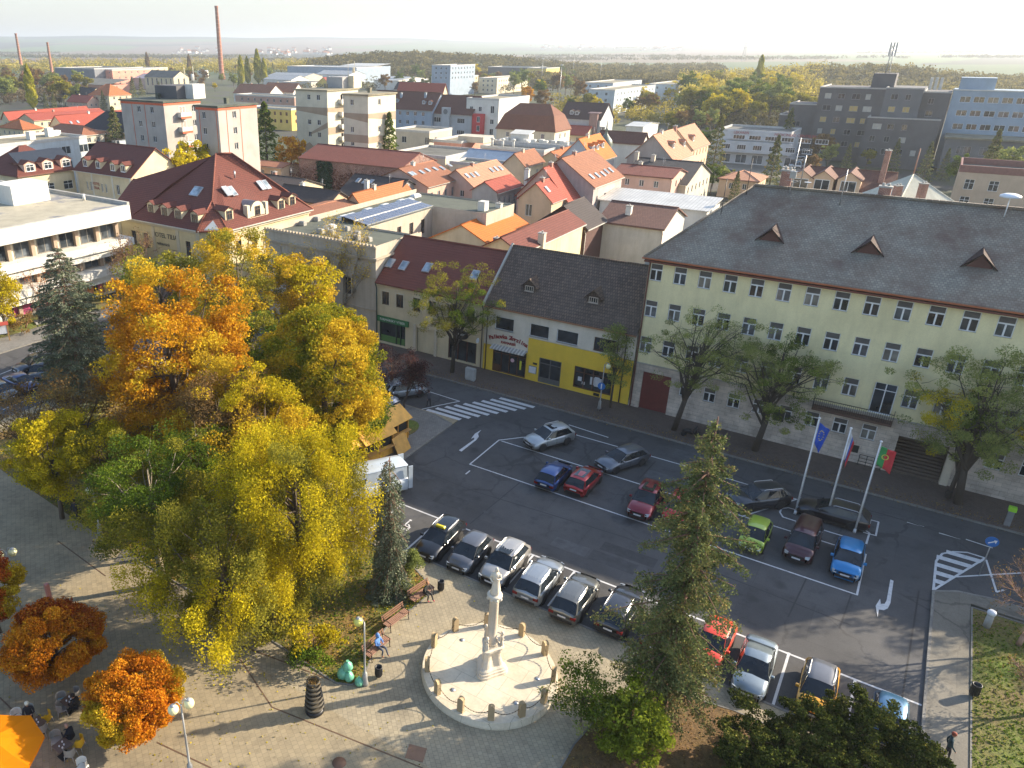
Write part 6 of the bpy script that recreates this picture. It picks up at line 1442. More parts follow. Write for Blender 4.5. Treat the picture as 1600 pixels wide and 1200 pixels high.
L_FLAME=leafmat('flame_leaves',[(.26,.07,.01),(.52,.17,.012),(.66,.28,.02),(.70,.40,.03)])
L_YELLOW=leafmat('yellow_leaves',[(.18,.155,.015),(.39,.315,.015),(.56,.45,.018),(.67,.54,.03)])
L_GOLD=leafmat('gold_leaves',[(.27,.17,.02),(.48,.32,.022),(.64,.45,.03),(.70,.53,.05)])
L_OLIVE=leafmat('olive_leaves',[(.10,.10,.02),(.18,.17,.025),(.30,.27,.03),(.40,.34,.04)])
L_GREEN=leafmat('green_leaves',[(.035,.06,.012),(.07,.11,.015),(.12,.18,.02),(.22,.26,.03)])
L_DULL=leafmat('dull_green_leaves',[(.11,.14,.04),(.19,.225,.065),(.30,.33,.09),(.42,.42,.11)])
L_MAPLE=leafmat('turning_maple_leaves',[(.08,.12,.012),(.20,.21,.018),(.40,.32,.02),(.54,.34,.02)])
L_BROWN=leafmat('brown_leaves',[(.10,.06,.03),(.18,.11,.045),(.28,.18,.06),(.34,.24,.08)])
L_PURPLE=leafmat('purple_leaves',[(.03,.018,.02),(.06,.03,.032),(.11,.05,.045),(.16,.08,.07)])
L_RED=leafmat('rust_red_leaves',[(.16,.02,.01),(.34,.06,.012),(.50,.16,.02),(.60,.30,.03)])
L_NEEDLE=leafmat('spruce_needles',[(.045,.062,.028),(.09,.115,.045),(.15,.175,.065),(.21,.22,.08),(.32,.22,.08)],.15)
L_BLUEN=leafmat('blue_spruce_needles',[(.06,.08,.05),(.11,.135,.085),(.18,.20,.13),(.28,.28,.18)],.1)
L_YEW=leafmat('yew_needles',[(.015,.022,.008),(.035,.05,.012),(.09,.105,.022),(.22,.19,.05)],.1)
L_IVY=leafmat('ivy_leaves',[(.015,.035,.02),(.025,.06,.03),(.04,.09,.04)],.1)
L_FARG=leafmat('far_wood_leaves',[(.06,.055,.025),(.10,.09,.035),(.15,.13,.05),(.24,.20,.07)]);L_FARY=leafmat('far_yellow_leaves',[(.12,.11,.03),(.26,.22,.04),(.42,.33,.05),(.52,.42,.08)])
def crown_points(c,rx,ry,rz,n_cl,cr,n_leaf,rng,shell=0.55,lob=0.28,flat_bottom=0.0,droop=0.0):
 d=rng.normal(size=(n_cl,3));d/=np.linalg.norm(d,axis=1)[:,None]
 ph=rng.uniform(0,6.28,6)
 l=1+lob*(np.sin(3*np.arctan2(d[:,1],d[:,0])+ph[0])*.5+np.sin(5*d[:,2]+ph[1])*.5+np.sin(7*np.arctan2(d[:,1],d[:,0])+4*d[:,2]+ph[2])*.4)
 r=(rng.uniform(0,1,n_cl)**.5*(1-shell)+shell)*l
 C=d*r[:,None]*np.array([rx,ry,rz])
 if flat_bottom:C[:,2]=np.maximum(C[:,2],-rz*flat_bottom+rng.uniform(0,.15,n_cl)*rz)
 C=C+np.array(c)
 P=[];V=[]
 for k in range(n_cl):
  m=int(n_leaf*rng.uniform(.6,1.4));q=rng.normal(size=(m,3));q/=np.linalg.norm(q,axis=1)[:,None]+1e-9
  rr=rng.uniform(.3,1,m)[:,None]**.6*cr*rng.uniform(.65,1.3)
  p=q*rr*np.array([1,1,.65]);
  if droop:p[:,2]-=np.abs(rng.normal(size=m))*droop;p[:,:2]*=.75
  P.append(C[k]+p);V.append(rng.uniform(.05,.95)*.55+rng.uniform(0,.45,m))
 return C,np.concatenate(P),np.concatenate(V)
def limbs(mb,base,top_z,C,r0,rng,n=16,wig=.35,fork=.35,twigs=0,lean=(0,0)):
 """tapered trunk and limbs reaching to the leaf clumps"""
 b=np.array(base,float);zt=top_z
 tp=[b,b+np.array([lean[0]*.4+rng.normal()*.1,lean[1]*.4+rng.normal()*.1,(zt-b[2])*fork]),b+np.array([lean[0]*.8,lean[1]*.8,(zt-b[2])*.65]),b+np.array([lean[0],lean[1],(zt-b[2])*.9])]
 mb.path([tuple(p)for p in tp],[r0,r0*.78,r0*.45,r0*.12],8)
 idx=rng.permutation(len(C))[:n]
 for k in idx:
  e=C[k];q=rng.uniform(fork*.8,.8);s=b+(np.array(tp[3])-b)*q;s[2]=b[2]+(zt-b[2])*.9*q
  h=np.linalg.norm(e-s);m1=s+(e-s)*.35+np.array([0,0,h*.12])+rng.normal(size=3)*wig*h*.12;m2=s+(e-s)*.7+np.array([0,0,h*.1])+rng.normal(size=3)*wig*h*.12
  rr=r0*.30*(1.15-q)
  mb.path([tuple(s),tuple(m1),tuple(m2),tuple(e)],[rr*1.6,rr,rr*.6,rr*.25],5)
  for j in range(twigs):
   f=rng.uniform(.3,1);p0=m1+(e-m1)*f;dr=rng.normal(size=3);dr[2]=abs(dr[2])*.8;dr/=np.linalg.norm(dr)
   p1=p0+dr*h*rng.uniform(.12,.3);mb.path([tuple(p0),tuple((p0+p1)/2+rng.normal(size=3)*.05),tuple(p1)],[rr*.4,rr*.25,rr*.1],3)
def tree(label,u,v,hc,rx,rz,mat,n_cl=90,cr=.9,n_leaf=150,size=.24,bark=None,r0=.22,name='tree',cat='tree',ry=None,group=None,fork=.3,nl=16,twigs=0,seed=None,shell=.5,lob=.28,droop=0.0,flat=0.0,base=None,lean=None,mat2=None,frac2=0.0,z0=.1,bz=None):
 rng=np.random.default_rng(seed if seed is not None else int(u*7+v*13));p=base or G(u,v,hc)[:2]
 t=thing(name,label,cat,(p[0],p[1],z0),0,group);hc-=z0
 lx,ly=(lean or(0,0))
 C,P,V=crown_points((lx,ly,hc),rx,ry or rx,rz,n_cl,cr,n_leaf,rng,shell,lob,flat,droop)
 P[:,2]=np.maximum(P[:,2],.15)
 mb=MB();limbs(mb,(0,0,0),hc+rz*.75,C,r0,rng,nl,fork=fork,twigs=twigs,lean=(lx,ly));mb.build('trunk',bark or BARK,t)
 if mat2 is not None:
  s=np.sin(P[:,0]*.9+seed_f(rng))+np.sin(P[:,1]*1.1+seed_f(rng))+np.sin(P[:,2]*1.3+seed_f(rng));th=np.quantile(s,1-frac2);k=s>th
  child('crown',leaf_mesh('crown',P[~k],size,V[~k],mat),t);child('turned_leaves',leaf_mesh('turned_leaves',P[k],size,V[k],mat2),t)
 else:child('crown',leaf_mesh('crown',P,size,V,mat),t)
 return t
def seed_f(rng):return rng.uniform(0,6.28)
def conifer(label,base,h,r,mat,n_w=26,per=9,dens=60,size=.22,name='spruce_tree',gap=0.0,droop=.25,r0=.28,group=None,power=.85,bark=None,seed=3,zlow=.06,irr=.25,z0=.1,rag=0.0,tuft=False,cap=99):
 rng=np.random.default_rng(seed);t=thing(name,label,'tree',(base[0],base[1],z0),0,group)
 mb=MB();mb.path([(0,0,0),(.05,0,h*.5),(0,.05,h)],[r0,r0*.6,.03],8)
 P,V,A=[],[],[]
 for w in range(n_w):
  f=(w+.5)/n_w;z=h*(zlow+(1-zlow)*f);R_=r*(1-f)**power*rng.uniform(1-irr,1+irr*.6)+.15;R_=min(R_,cap*rng.uniform(.85,1.1))
  nb=max(4,int(per*(1-f*.5)))
  for k in range(nb):
   if rng.uniform()<gap:continue
   a=6.283*(k+rng.uniform(-.3,.3))/nb+w*1.3;L=R_*rng.uniform(.72,1.12)*(1+rag*rng.normal())
   L=max(.2,L);dz=-droop*L*rng.uniform(.6,1.4)
   ex,ey=math.cos(a),math.sin(a)
   pts=[(0,0,z),(ex*L*.5,ey*L*.5,z+dz*.35-.02),(ex*L,ey*L,z+dz+L*.08)]
   if L>.5:mb.path(pts,[.045*min(1,L/1.5)+.012,.025,.01],4)
   m=int(dens*L/r)+6;q=rng.uniform(.12,1,m)**.7
   side=rng.normal(size=m)*(.26*L*(1.1-q)+.06);
   x=ex*L*q-ey*side;y=ey*L*q+ex*side
   zz=z+dz*q**1.3-np.abs(side)*.25-np.abs(rng.normal(size=m))*.16*(droop*2+.3)
   if tuft:
    nt_=max(3,int(L*5.5));tc=rng.integers(0,nt_,m);cx_=(tc+rng.uniform(.2,.8,nt_)[tc])/nt_;sd=(rng.normal(size=nt_)*.16*L)[tc]*(1.15-cx_);dr=(rng.uniform(0,.5,nt_))[tc]
    w_=rng.normal(size=(m,3))*np.array([.13,.13,.11])*(.7+.5*(1-f));k_=rng.uniform(0,1,m)*dr
    x=ex*L*cx_-ey*sd+w_[:,0];y=ey*L*cx_+ex*sd+w_[:,1];zz=z+dz*cx_**1.3+w_[:,2]-k_+.25*cx_**3*L*.3;q=cx_
   P.append(np.stack([x,y,zz],1));V.append(rng.uniform(0,.5,m)+rng.uniform(0,.5));A.append(np.tile(np.array([ex,ey,-.35]),(m,1)))
 mb.build('trunk',bark or BARK3,t)
 P=np.concatenate(P);P[:,2]=np.maximum(P[:,2],.1)
 child('crown',leaf_mesh('crown',P,size,np.concatenate(V),mat,asp=.7 if tuft else.42,axis=None if tuft else np.concatenate(A)),t)
 return t
def bare_tree(label,base,h,spread,mat,bark,seed=1,n=26,leafn=300,size=.14,name='bare_tree',r0=.16,group=None,z0=.1,fork=.22,up=.8,lv=3,bundle=4):
 rng=np.random.default_rng(seed);t=thing(name,label,'tree',(base[0],base[1],z0),0,group);mb=MB();tips=[]
 def grow(p,d,L,r,lev):
  q=p;k=3
  pts=[tuple(p)];rs=[r]
  for i in range(k):
   d=d+rng.normal(size=3)*.16;d[2]+=.05*up;d/=np.linalg.norm(d);q=q+d*L/k;pts.append(tuple(q));rs.append(r*(1-.45*(i+1)/k))
  mb.path(pts,rs,6 if lev==0 else(4 if lev==1 else 3))
  if lev>=lv:tips.append(q);tips.append(q-d*L*.4);return
  nb=bundle+(1 if lev==0 else 0)
  for j in range(nb):
   f=1 if j==0 else rng.uniform(.45,1);s=np.array(pts[-1])if f>.8 else np.array(pts[2])
   a=rng.normal(size=3);a-=a.dot(d)*d;a/=np.linalg.norm(a);nd=d*(1 if j else 1.2)+a*spread*rng.uniform(.5,1.1);nd[2]+=.15*up;nd/=np.linalg.norm(nd)
   grow(s,nd,L*rng.uniform(.58,.78),r*.5,lev+1)
 grow(np.array([0.,0,0]),np.array([0.,0,1.]),h*.34,r0,0)
 mb.build('trunk',bark,t)
 if leafn:
  T_=np.array(tips);k=rng.integers(0,len(T_),leafn);P=T_[k]+rng.normal(size=(leafn,3))*.22
  child('crown',leaf_mesh('crown',P,size,rng.uniform(0,1,leafn),mat),t)
 return t
# the wooded park on the left, tree by tree (u, v: middle of the crown in the photo)
tree('big drooping yellow tree at the right front of the park, beside the narrow spruce',462,775,8.0,4.3,5.0,L_YELLOW,220,.92,500,.12,droop=.8,r0=.3,nl=26,lob=.3,mat2=L_OLIVE,frac2=.26,shell=.45)
tree('olive-yellow drooping tree reaching over the paving at the front of the park',345,880,6.0,4.4,4.0,L_OLIVE,180,.82,470,.115,droop=.8,r0=.26,nl=26,twigs=2,mat2=L_YELLOW,frac2=.35,shell=.4)
tree('thinning green and yellow tree with bare white branches above the left lamp',235,770,7.0,4.3,3.4,L_GREEN,130,.82,380,.12,r0=.26,bark=BARKP,nl=30,twigs=3,mat2=L_OLIVE,frac2=.45,shell=.35)
tree('round golden-yellow tree at the left edge above the dark paving',78,715,5.2,2.6,2.6,L_YELLOW,100,.7,270,.15,r0=.2,shell=.5)
tree('tall flame-orange maple in the middle of the park',262,548,10.5,5.2,5.4,L_ORANGE,180,1.0,260,.2,r0=.34,nl=24,lob=.35,mat2=L_GOLD,frac2=.25)
tree('dense maple turning from green to orange next to the wooden stalls',506,592,8.4,4.7,5.6,L_MAPLE,300,.9,360,.18,r0=.34,lob=.08,shell=.5,mat2=L_GOLD,frac2=.3)
tree('yellow-olive ash tree at the back of the park below the hotel',372,436,10.4,6.0,4.8,L_GOLD,170,1.0,220,.2,r0=.32,lob=.18,nl=26,twigs=2,mat2=L_OLIVE,frac2=.45)
tree('smaller golden tree right behind the turning maple',478,452,9.0,3.1,3.3,L_GOLD,90,.9,140,.25,r0=.22,nl=20,mat2=L_YELLOW,frac2=.5)
tree('dull green tree behind the flame-orange maple',250,455,8.5,5.0,3.4,L_OLIVE,110,1.0,130,.27,r0=.26,nl=22,twigs=2,mat2=L_DULL,frac2=.4)
tree('brownish yellow tree in the centre of the park',360,650,8.0,4.3,3.6,L_GOLD,130,.9,250,.15,r0=.28,nl=26,twigs=2,mat2=L_BROWN,frac2=.5,shell=.35)
tree('small orange tree between the flame-orange maple and the street',330,545,9.2,3.2,3.4,L_ORANGE,80,.9,150,.23,r0=.22,nl=18,mat2=L_GOLD,frac2=.4)
tree('green undergrowth tree in the shade of the turning maple',415,540,7.0,3.4,3.4,L_GREEN,90,.9,140,.24,r0=.22,mat2=L_OLIVE,frac2=.5)
tree('nearly bare brown tree over the parked cars at the left',118,640,6.0,3.6,2.8,L_BROWN,60,.9,80,.18,r0=.2,bark=BARK,nl=34,twigs=5,shell=.3)
tree('wide nearly bare brown tree at the left edge above the golden-yellow tree',40,650,6.0,3.8,2.4,L_BROWN,70,.8,130,.13,r0=.2,bark=BARK,nl=36,twigs=5,shell=.3,mat2=L_GOLD,frac2=.2)
tree('yellow bush-like tree in front of the bare brown tree',118,668,4.0,1.7,1.4,L_YELLOW,36,.6,120,.18,r0=.12,nl=10)
tree('olive tree filling the gap behind the white-branched tree',300,735,6.5,3.2,2.8,L_OLIVE,90,.8,240,.15,r0=.2,mat2=L_GREEN,frac2=.3,nl=18,twigs=2)
tree('yellow-green tree filling the park between the white-branched and the golden trees',165,700,5.6,3.0,2.3,L_OLIVE,90,.8,260,.13,r0=.18,nl=20,twigs=2,mat2=L_YELLOW,frac2=.45)
tree('golden tree between the flame-orange maple and the drooping yellow tree',415,655,8.2,3.2,2.8,L_GOLD,90,.85,260,.15,r0=.2,nl=18,mat2=L_YELLOW,frac2=.5)
tree('orange-brown tree below the flame-orange maple',235,655,6.6,3.3,2.4,L_ORANGE,80,.85,230,.15,r0=.2,nl=20,twigs=2,mat2=L_BROWN,frac2=.4,shell=.4)
tree('small golden tree low beside the left lamp',218,815,2.8,1.2,1.1,L_YELLOW,24,.5,90,.16,r0=.08,nl=10)
tree('low yellow-green bush near the green rubbish bags',490,1005,1.2,1.5,1.0,L_YELLOW,34,.5,130,.14,r0=.06,nl=8,mat2=L_GREEN,frac2=.4)
tree('leaning yellow shrub under the drooping yellow tree',430,960,1.6,1.8,1.2,L_OLIVE,34,.5,120,.15,r0=.07,nl=10)
tree('dark thuja bush behind the wooden stalls',560,655,3.4,1.9,3.0,L_GREEN,60,.7,170,.2,r0=.14,nl=6)
tree('dark thuja bush left of the wooden stalls',528,690,2.6,1.9,2.6,L_GREEN,50,.7,160,.2,r0=.14,nl=6)
tree('golden treetop at the far left edge by the modern block',-4,455,5.5,2.0,4.2,L_YELLOW,60,.8,140,.24,r0=.2)
conifer('tall grey-green spruce in front of the modern block',G(128,612),14.8,4.6,L_BLUEN,30,13,260,.22,droop=.16,seed=5,power=.55,irr=.3)
conifer('narrow drooping spruce beside the drooping yellow tree',(-22.4,32.2),9.8,1.3,L_BLUEN,30,8,170,.15,droop=1.1,seed=8,power=.35,r0=.16,irr=.35,gap=.1)
bare_tree('leafless reddish tree under the hotel wall',G(222,470),10.5,.75,L_BROWN,BARK3,4,leafn=1500,size=.2,r0=.24,bundle=5,lv=4)
bare_tree('young leafless tree on the lawn by the modern block',G(73,500),8.5,.6,L_RED,BARK3,5,leafn=500,size=.16,r0=.12,bundle=4,lv=3)
bare_tree('slim leafless tree at the lawn near the info board',G(40,514),6.5,.6,L_BROWN,BARK3,6,leafn=160,size=.14,r0=.09,bundle=3,lv=3)
tree('small copper-leaved tree below the left leafless tree',30,500,1.8,1.6,1.0,L_BROWN,22,.5,80,.16,r0=.06)
tree('small green tree beside the dark grey hatchback at the park corner',636,873,2.1,.85,.62,L_DULL,34,.36,120,.12,r0=.05,nl=10,fork=.5)
tree('rose bush in the corner bed of the park',618,905,.9,1.2,.8,L_DULL,26,.4,110,.12,r0=.04,nl=8)
bare_tree('dark purple-leaved plum tree behind the wooden stalls',(-36.6,55.0),6.6,.75,L_PURPLE,BARK2,12,leafn=5200,size=.13,r0=.14,bundle=5,lv=3)
tree('pinkish treetop of the plum tree row beside the pavement',612,572,3.2,2.4,1.7,L_PURPLE,46,.6,90,.12,r0=.1,bark=BARK3,nl=30,twigs=5)
for lab,b,h_ in(('tall thin nearly bare tree in front of the parapet building, left of two',G(502,520),16.5),('tall thin nearly bare tree in front of the parapet building, right of two',G(535,522),15.5)):
 bare_tree(lab,b,h_,.42,L_GOLD,BARKP,int(h_*10),leafn=2600,size=.15,r0=.2,bundle=5,lv=3,up=1.2)
# round orange trees in the lower left corner
grp='round orange trees beside the outdoor cafe'
tree('round tree with rust-red top, left of the two whole orange trees',80,1000,2.9,2.35,1.8,L_FLAME,190,.5,420,.12,r0=.12,group=grp,lob=.12,shell=.65,mat2=L_RED,frac2=.25,base=None)
tree('round orange tree directly beside the double globe lamp at the bottom',208,1090,2.9,2.2,1.85,L_FLAME,200,.46,430,.115,r0=.12,group=grp,lob=.12,shell=.65,mat2=L_GOLD,frac2=.25)
tree('round rust-red tree cut off by the left edge',-18,918,3.4,1.9,1.7,L_RED,90,.46,400,.12,r0=.12,group=grp,lob=.12,shell=.65,mat2=L_GOLD,frac2=.35)
# street trees along the facades
sg='street trees along the long facade'
tree('street tree with crooked trunk in front of the red gate',1085,535,8.6,4.9,3.7,L_DULL,100,.55,150,.105,bark=BARK2,r0=.26,group=sg,fork=.30,nl=46,twigs=5,shell=.35,base=(-14.2,65.6),lean=(1.6,-.6))
tree('street tree in front of the lime building, second from the red gate',1215,585,7.2,4.5,3.8,L_DULL,130,.62,190,.11,bark=BARK2,r0=.28,group=sg,fork=.3,nl=40,twigs=4,shell=.35,base=(-7.4,65.7),lean=(.6,0),mat2=L_GREEN,frac2=.3)
tree('street tree with yellowing leaves right of the entrance steps',1495,610,7.8,4.7,4.7,L_DULL,130,.65,220,.12,bark=BARK2,r0=.3,group=sg,fork=.3,nl=34,twigs=3,shell=.35,base=(7.0,65.6),lean=(-.6,0),mat2=L_YELLOW,frac2=.14)
tree('street tree at the entrance steps with dark dense leaves',1420,640,6.0,2.1,2.8,L_GREEN,70,.6,120,.17,bark=BARK2,r0=.18,group=sg,base=(6.4,66.2),nl=20,twigs=3,shell=.4,mat2=L_DULL,frac2=.5)
tree('yellow-leaved street tree at the right edge of the photo',1600,590,7.5,2.6,4.4,L_DULL,80,.65,120,.17,bark=BARK2,r0=.22,group=sg,base=(12.0,65.8),nl=22,twigs=3,shell=.4,mat2=L_YELLOW,frac2=.4)
tree('street tree in front of the farm shop house, half green half golden',712,450,8.0,4.4,4.0,L_OLIVE,140,.62,170,.115,bark=BARK2,r0=.24,group=sg,base=(-37.4,65.5),nl=40,twigs=4,shell=.35,lean=(.2,0),mat2=L_GREEN,frac2=.35)
tree('slim street tree at the corner of the yellow shop front',968,545,5.6,1.5,3.2,L_DULL,50,.55,80,.16,bark=BARK2,r0=.12,group=sg,base=(-20.6,66.8),nl=22,twigs=3,shell=.3)
for k,x in enumerate((17.5,23.5,30.0)):tree('street tree along the facade beyond the right edge of the photo',0,0,7.6,3.6,4.0,L_DULL,80,.7,60,.2,bark=BARK2,r0=.26,group='street trees past the right edge',base=(x,65.6),nl=24,twigs=2,shell=.4,seed=70+k)
# foreground right
conifer('tall ragged spruce with cones in front of the parked cars',(-5.3,32.3),17.3,4.0,L_NEEDLE,25,13,900,.115,droop=.42,seed=21,power=.62,r0=.26,irr=.34,gap=.32,rag=.18,tuft=True,cap=2.4,zlow=.1)
tree('airy light-green shrub at the edge of the monument circle',915,1080,2.4,1.7,2.0,L_DULL,60,.5,90,.13,r0=.06,name='shrub',cat='shrub',nl=24,twigs=5,shell=.3,mat2=L_GREEN,frac2=.4)
tree('dense yellow-green bush below the big spruce',985,1125,2.0,1.75,1.8,leafmat('fresh_green_leaves',[(.08,.11,.015),(.15,.19,.02),(.26,.31,.03),(.40,.42,.05)]),90,.5,150,.17,r0=.08,name='shrub',cat='shrub',nl=10,shell=.5)
yg='dark yews in the bed at the bottom right'
for k,(u,v,hc,rx,rz)in enumerate(((1180,1165,1.6,1.7,1.5),(1265,1150,1.8,1.7,1.7),(1350,1140,1.9,1.5,1.8),(1425,1190,1.4,1.2,1.3),(1320,1215,1.5,2.0,1.4),(1215,1225,1.4,1.8,1.4))):
 tree(['leftmost dark yew in the bottom right bed','dark yew in front of the yellow and black car','tallest dark yew hiding the small blue car','small dark yew by the pedestrian path','dark yew at the lower edge below the tallest yew','dark yew at the lower edge below the leftmost yew'][k],u,v,hc,rx,rz,L_YEW,120,.36,150,.13,r0=.1,name='yew',cat='shrub',nl=8,shell=.55,lob=.4,group=yg)
bare_tree('leafless pinkish shrub at the right edge over the lawn',(*G(1590,1010)[:2],),6.6,.8,L_BROWN,plaster('pink_twigs',(.40,.24,.17),.3),33,leafn=2600,size=.09,r0=.14,bundle=5,lv=4,name='bare_shrub')
bare_tree('second leafless shrub at the lower right edge',(*G(1606,1120)[:2],),4.5,.8,L_BROWN,plaster('pink_twigs',(.40,.24,.17),.3),35,leafn=900,size=.09,r0=.12,bundle=5,lv=3,name='bare_shrub')
# ivy on the brick hall, garden greenery
rng=np.random.default_rng(5)
p0,p1=onY(497,250,G(627,263,8.6)[1]),onY(515,252,G(627,263,8.6)[1])
n=2600;P=np.stack([rng.uniform(p0[0],p1[0]+.5,n)+rng.normal(size=n)*.3,np.full(n,p0[1]-.15)-rng.uniform(0,.3,n),rng.uniform(.3,8.4,n)],1)
o=child('ivy',leaf_mesh('ivy',P,.5,rng.uniform(0,1,n),L_IVY),None);tag(o,'dark green ivy column climbing the old brick hall wall','ivy')
n=5000;yy=p0[1];x0_,x1_=onY(445,262,yy)[0],onY(600,262,yy)[0]
P=np.stack([rng.uniform(x0_,x1_,n),np.full(n,yy-.1)-rng.uniform(0,.15,n),rng.uniform(.3,7.8,n)*rng.uniform(.5,1,n)],1)
o=child('bare_creeper',leaf_mesh('bare_creeper',P,.35,rng.uniform(0,.6,n),leafmat('dry_creeper',[(.12,.045,.03),(.17,.07,.045),(.22,.10,.06)])),None);tag(o,'dry reddish-brown creeper covering the brick hall wall','creeper')
# single trees between and behind the houses; shared crowns
PROT={}
def column_proto(mat,key,h,r,n,size):
 rng=np.random.default_rng(len(PROT)+80);f=rng.uniform(0,1,n)**.9;a=rng.uniform(0,6.28,n)
 R_=r*np.clip(np.minimum(f*6+.25,(1-f)**.55*1.5),0,1)*(.78+.22*np.sin(3*a+f*9)*np.sin(f*23+a))*rng.uniform(.25,1,n)**.4
 P=np.stack([np.cos(a)*R_,np.sin(a)*R_,h*(.05+.95*f)],1);V=np.clip(.45+.35*np.sin(a*2+f*14)+rng.uniform(-.25,.25,n),0,1)
 mb=MB();mb.tube((0,0,0),(0,0,h*.9),.3,.05,6);PROT[key]=(mb.mesh('trunk',BARK),leaf_mesh('crown',P,size,V,mat,up=-.5),h)
def proto(kind,mat,key,h=10,r=3.0,n_cl=48,cr=1.0,n_leaf=75,size=.5,rz=None):
 if key in PROT:return PROT[key]
 rng=np.random.default_rng(len(PROT)+50)
 if kind=='c':
  P=[];
  m=2600;f=rng.uniform(0,1,m);a=rng.uniform(0,6.28,m);R_=r*(1-f)**.8*(.75+.25*np.sin(f*60))*rng.uniform(.4,1.05,m)**.5+.08
  P=np.stack([np.cos(a)*R_,np.sin(a)*R_,h*(.06+.94*f)-R_*.25],1);V=rng.uniform(0,1,m)
  cm=leaf_mesh('crown',P,size,V,mat,asp=.5,axis=np.stack([np.cos(a),np.sin(a),-.4+0*a],1));mb=MB();mb.tube((0,0,0),(0,0,h*.95),.2,.03,6)
 else:
  zc=h-(rz or r)*1.0
  C,P,V=crown_points((0,0,zc),r,r,rz or r*.95,n_cl,cr,n_leaf,rng,.4,.35)
  P[:,2]=np.maximum(P[:,2],.4);cm=leaf_mesh('crown',P,size,V,mat);mb=MB();limbs(mb,(0,0,0),h*.8,C,.2,rng,10)
 tm=mb.mesh('trunk',BARK);PROT[key]=(tm,cm,h);return PROT[key]
cnt=[0]
def place(key,label,p,h,group,name='tree',sc=1.0):
 tm,cm,hh=PROT[key];s=h/hh
 t=thing(name,label,'tree',(p[0],p[1],0),(cnt[0]*2.4)%6.28,group);cnt[0]+=1;t.scale=(s*sc,s*sc,s)
 child('trunk',tm,t);child('crown',cm,t);return t
L_POP=leafmat('poplar_leaves',[(.18,.20,.02),(.34,.34,.03),(.48,.44,.04),(.56,.50,.06)])
proto('d',L_YELLOW,'yel');proto('d',L_ORANGE,'ora');proto('d',L_OLIVE,'oli');proto('d',L_DULL,'dul');proto('d',L_BROWN,'bro');proto('d',L_GREEN,'gre')
proto('c',L_GREEN,'con',14,3.2);proto('c',L_NEEDLE,'con2',14,3.4)
column_proto(L_POP,'pop',20,2.9,9000,.5);column_proto(L_BROWN,'bpop',18,2.8,6000,.5)
single=[('ora','orange bush by the spruce left of the beige block',163,243,6.5,'tree'),('pop','yellow-green columnar poplar at the left near the chimneys',53,172,23,'poplar'),('con2','dark conifer right of the yellow-green poplar',73,172,9,'spruce_tree'),('con2','second dark conifer right of the yellow-green poplar',86,172,9,'spruce_tree'),('con2','blue-green conifer before the villa, left',163,172,10,'spruce_tree'),('con2','blue-green conifer before the villa, right',187,168,11,'spruce_tree'),('con2','dark conifer in front of the pale blue shed, left',209,152,13,'spruce_tree'),('con2','dark conifer in front of the pale blue shed, right',222,150,12,'spruce_tree'),('con2','conifer before the old factory hall',250,152,10,'spruce_tree'),('bpop','brown poplar group behind the factories',232,114,24,'poplar'),('bpop','brown poplar left of the tallest chimney',297,115,22,'poplar'),('pop','yellow poplar right of the tallest chimney, first',378,133,24,'poplar'),('pop','yellow poplar right of the tallest chimney, second',388,132,23,'poplar'),('pop','tall yellow poplar, third right of the tallest chimney',404,132,29,'poplar'),('pop','bright yellow poplar, fourth right of the tallest chimney',414,132,22,'poplar'),('con2','lone dark conifer by the distant sheds',427,119,14,'spruce_tree'),('bro','brown bare tree by the distant sheds',481,127,12,'tree'),('yel','small yellow tree near the kindergarten',336,143,6,'tree'),('ora','orange tree behind the white flat town house',822,172,12,'tree'),('ora','orange treetop between the distant office blocks',763,143,11,'tree'),('yel','yellow tree behind the distant office block',742,128,15,'tree'),('yel','yellow tree above the row houses',615,118,15,'tree'),('con2','dark spruce in the car park before the medical centre',1113,268,15,'spruce_tree'),('con2','dark spruce at the right end of the medical centre',1222,250,15,'spruce_tree'),('con2','big dark pine behind the hip of the slate roof',1200,300,13,'spruce_tree'),('con2','pale conifer left of the big pine',1145,318,7,'spruce_tree'),('oli','overgrown olive tree in the garden behind the white sheet roof, left',1082,302,6.5,'tree'),('gre','overgrown olive tree in the garden behind the white sheet roof, right',1110,305,6.5,'tree'),('dul','garden tree by the small peach-roofed house',1130,300,5.5,'tree'),('yel','yellow tree right of the distant white apartment rows',1098,160,15,'tree'),('pop','slender yellow poplar in the wood above the medical centre',1180,150,26,'poplar'),('gre','green tree beside the faded peach roof',1097,246,8,'tree'),('oli','tree in front of the distant white rows',1010,172,10,'tree'),('yel','yellowish tree in front of the nearest white row',1002,170,11,'tree'),('bro','bare brown tree left of the white rows',905,165,13,'tree'),('bro','bare brown tree behind the mansard house',870,150,14,'tree'),('bro','bare pinkish tree beside the office complex',1275,262,9,'tree'),('con2','dark conifer before the low dark wing',1530,310,15,'spruce_tree'),('con2','yellowish conifer behind the white hipped roof',1502,330,9,'spruce_tree'),('con2','conifer behind the brick chimneys',1440,285,10,'spruce_tree'),('dul','dark tree at the car park corner',1560,300,10,'tree'),('con','dark shrub at the corner of the modern block',196,352,5,'tree'),('con2','dark conifer among the distant town houses',745,133,12,'spruce_tree'),('con2','dark conifer right of the distant beige offices',680,133,11,'spruce_tree'),('con2','conifer above the yellow kindergarten',375,152,12,'spruce_tree'),('con2','conifer in the distant wood over the white rows',989,128,15,'spruce_tree'),('con2','small dark conifer in the wood right of the white rows',1110,135,13,'spruce_tree'),]
for key,lab,u,v,h_,nm in single:place(key,lab,G(u,v),h_,None,nm)
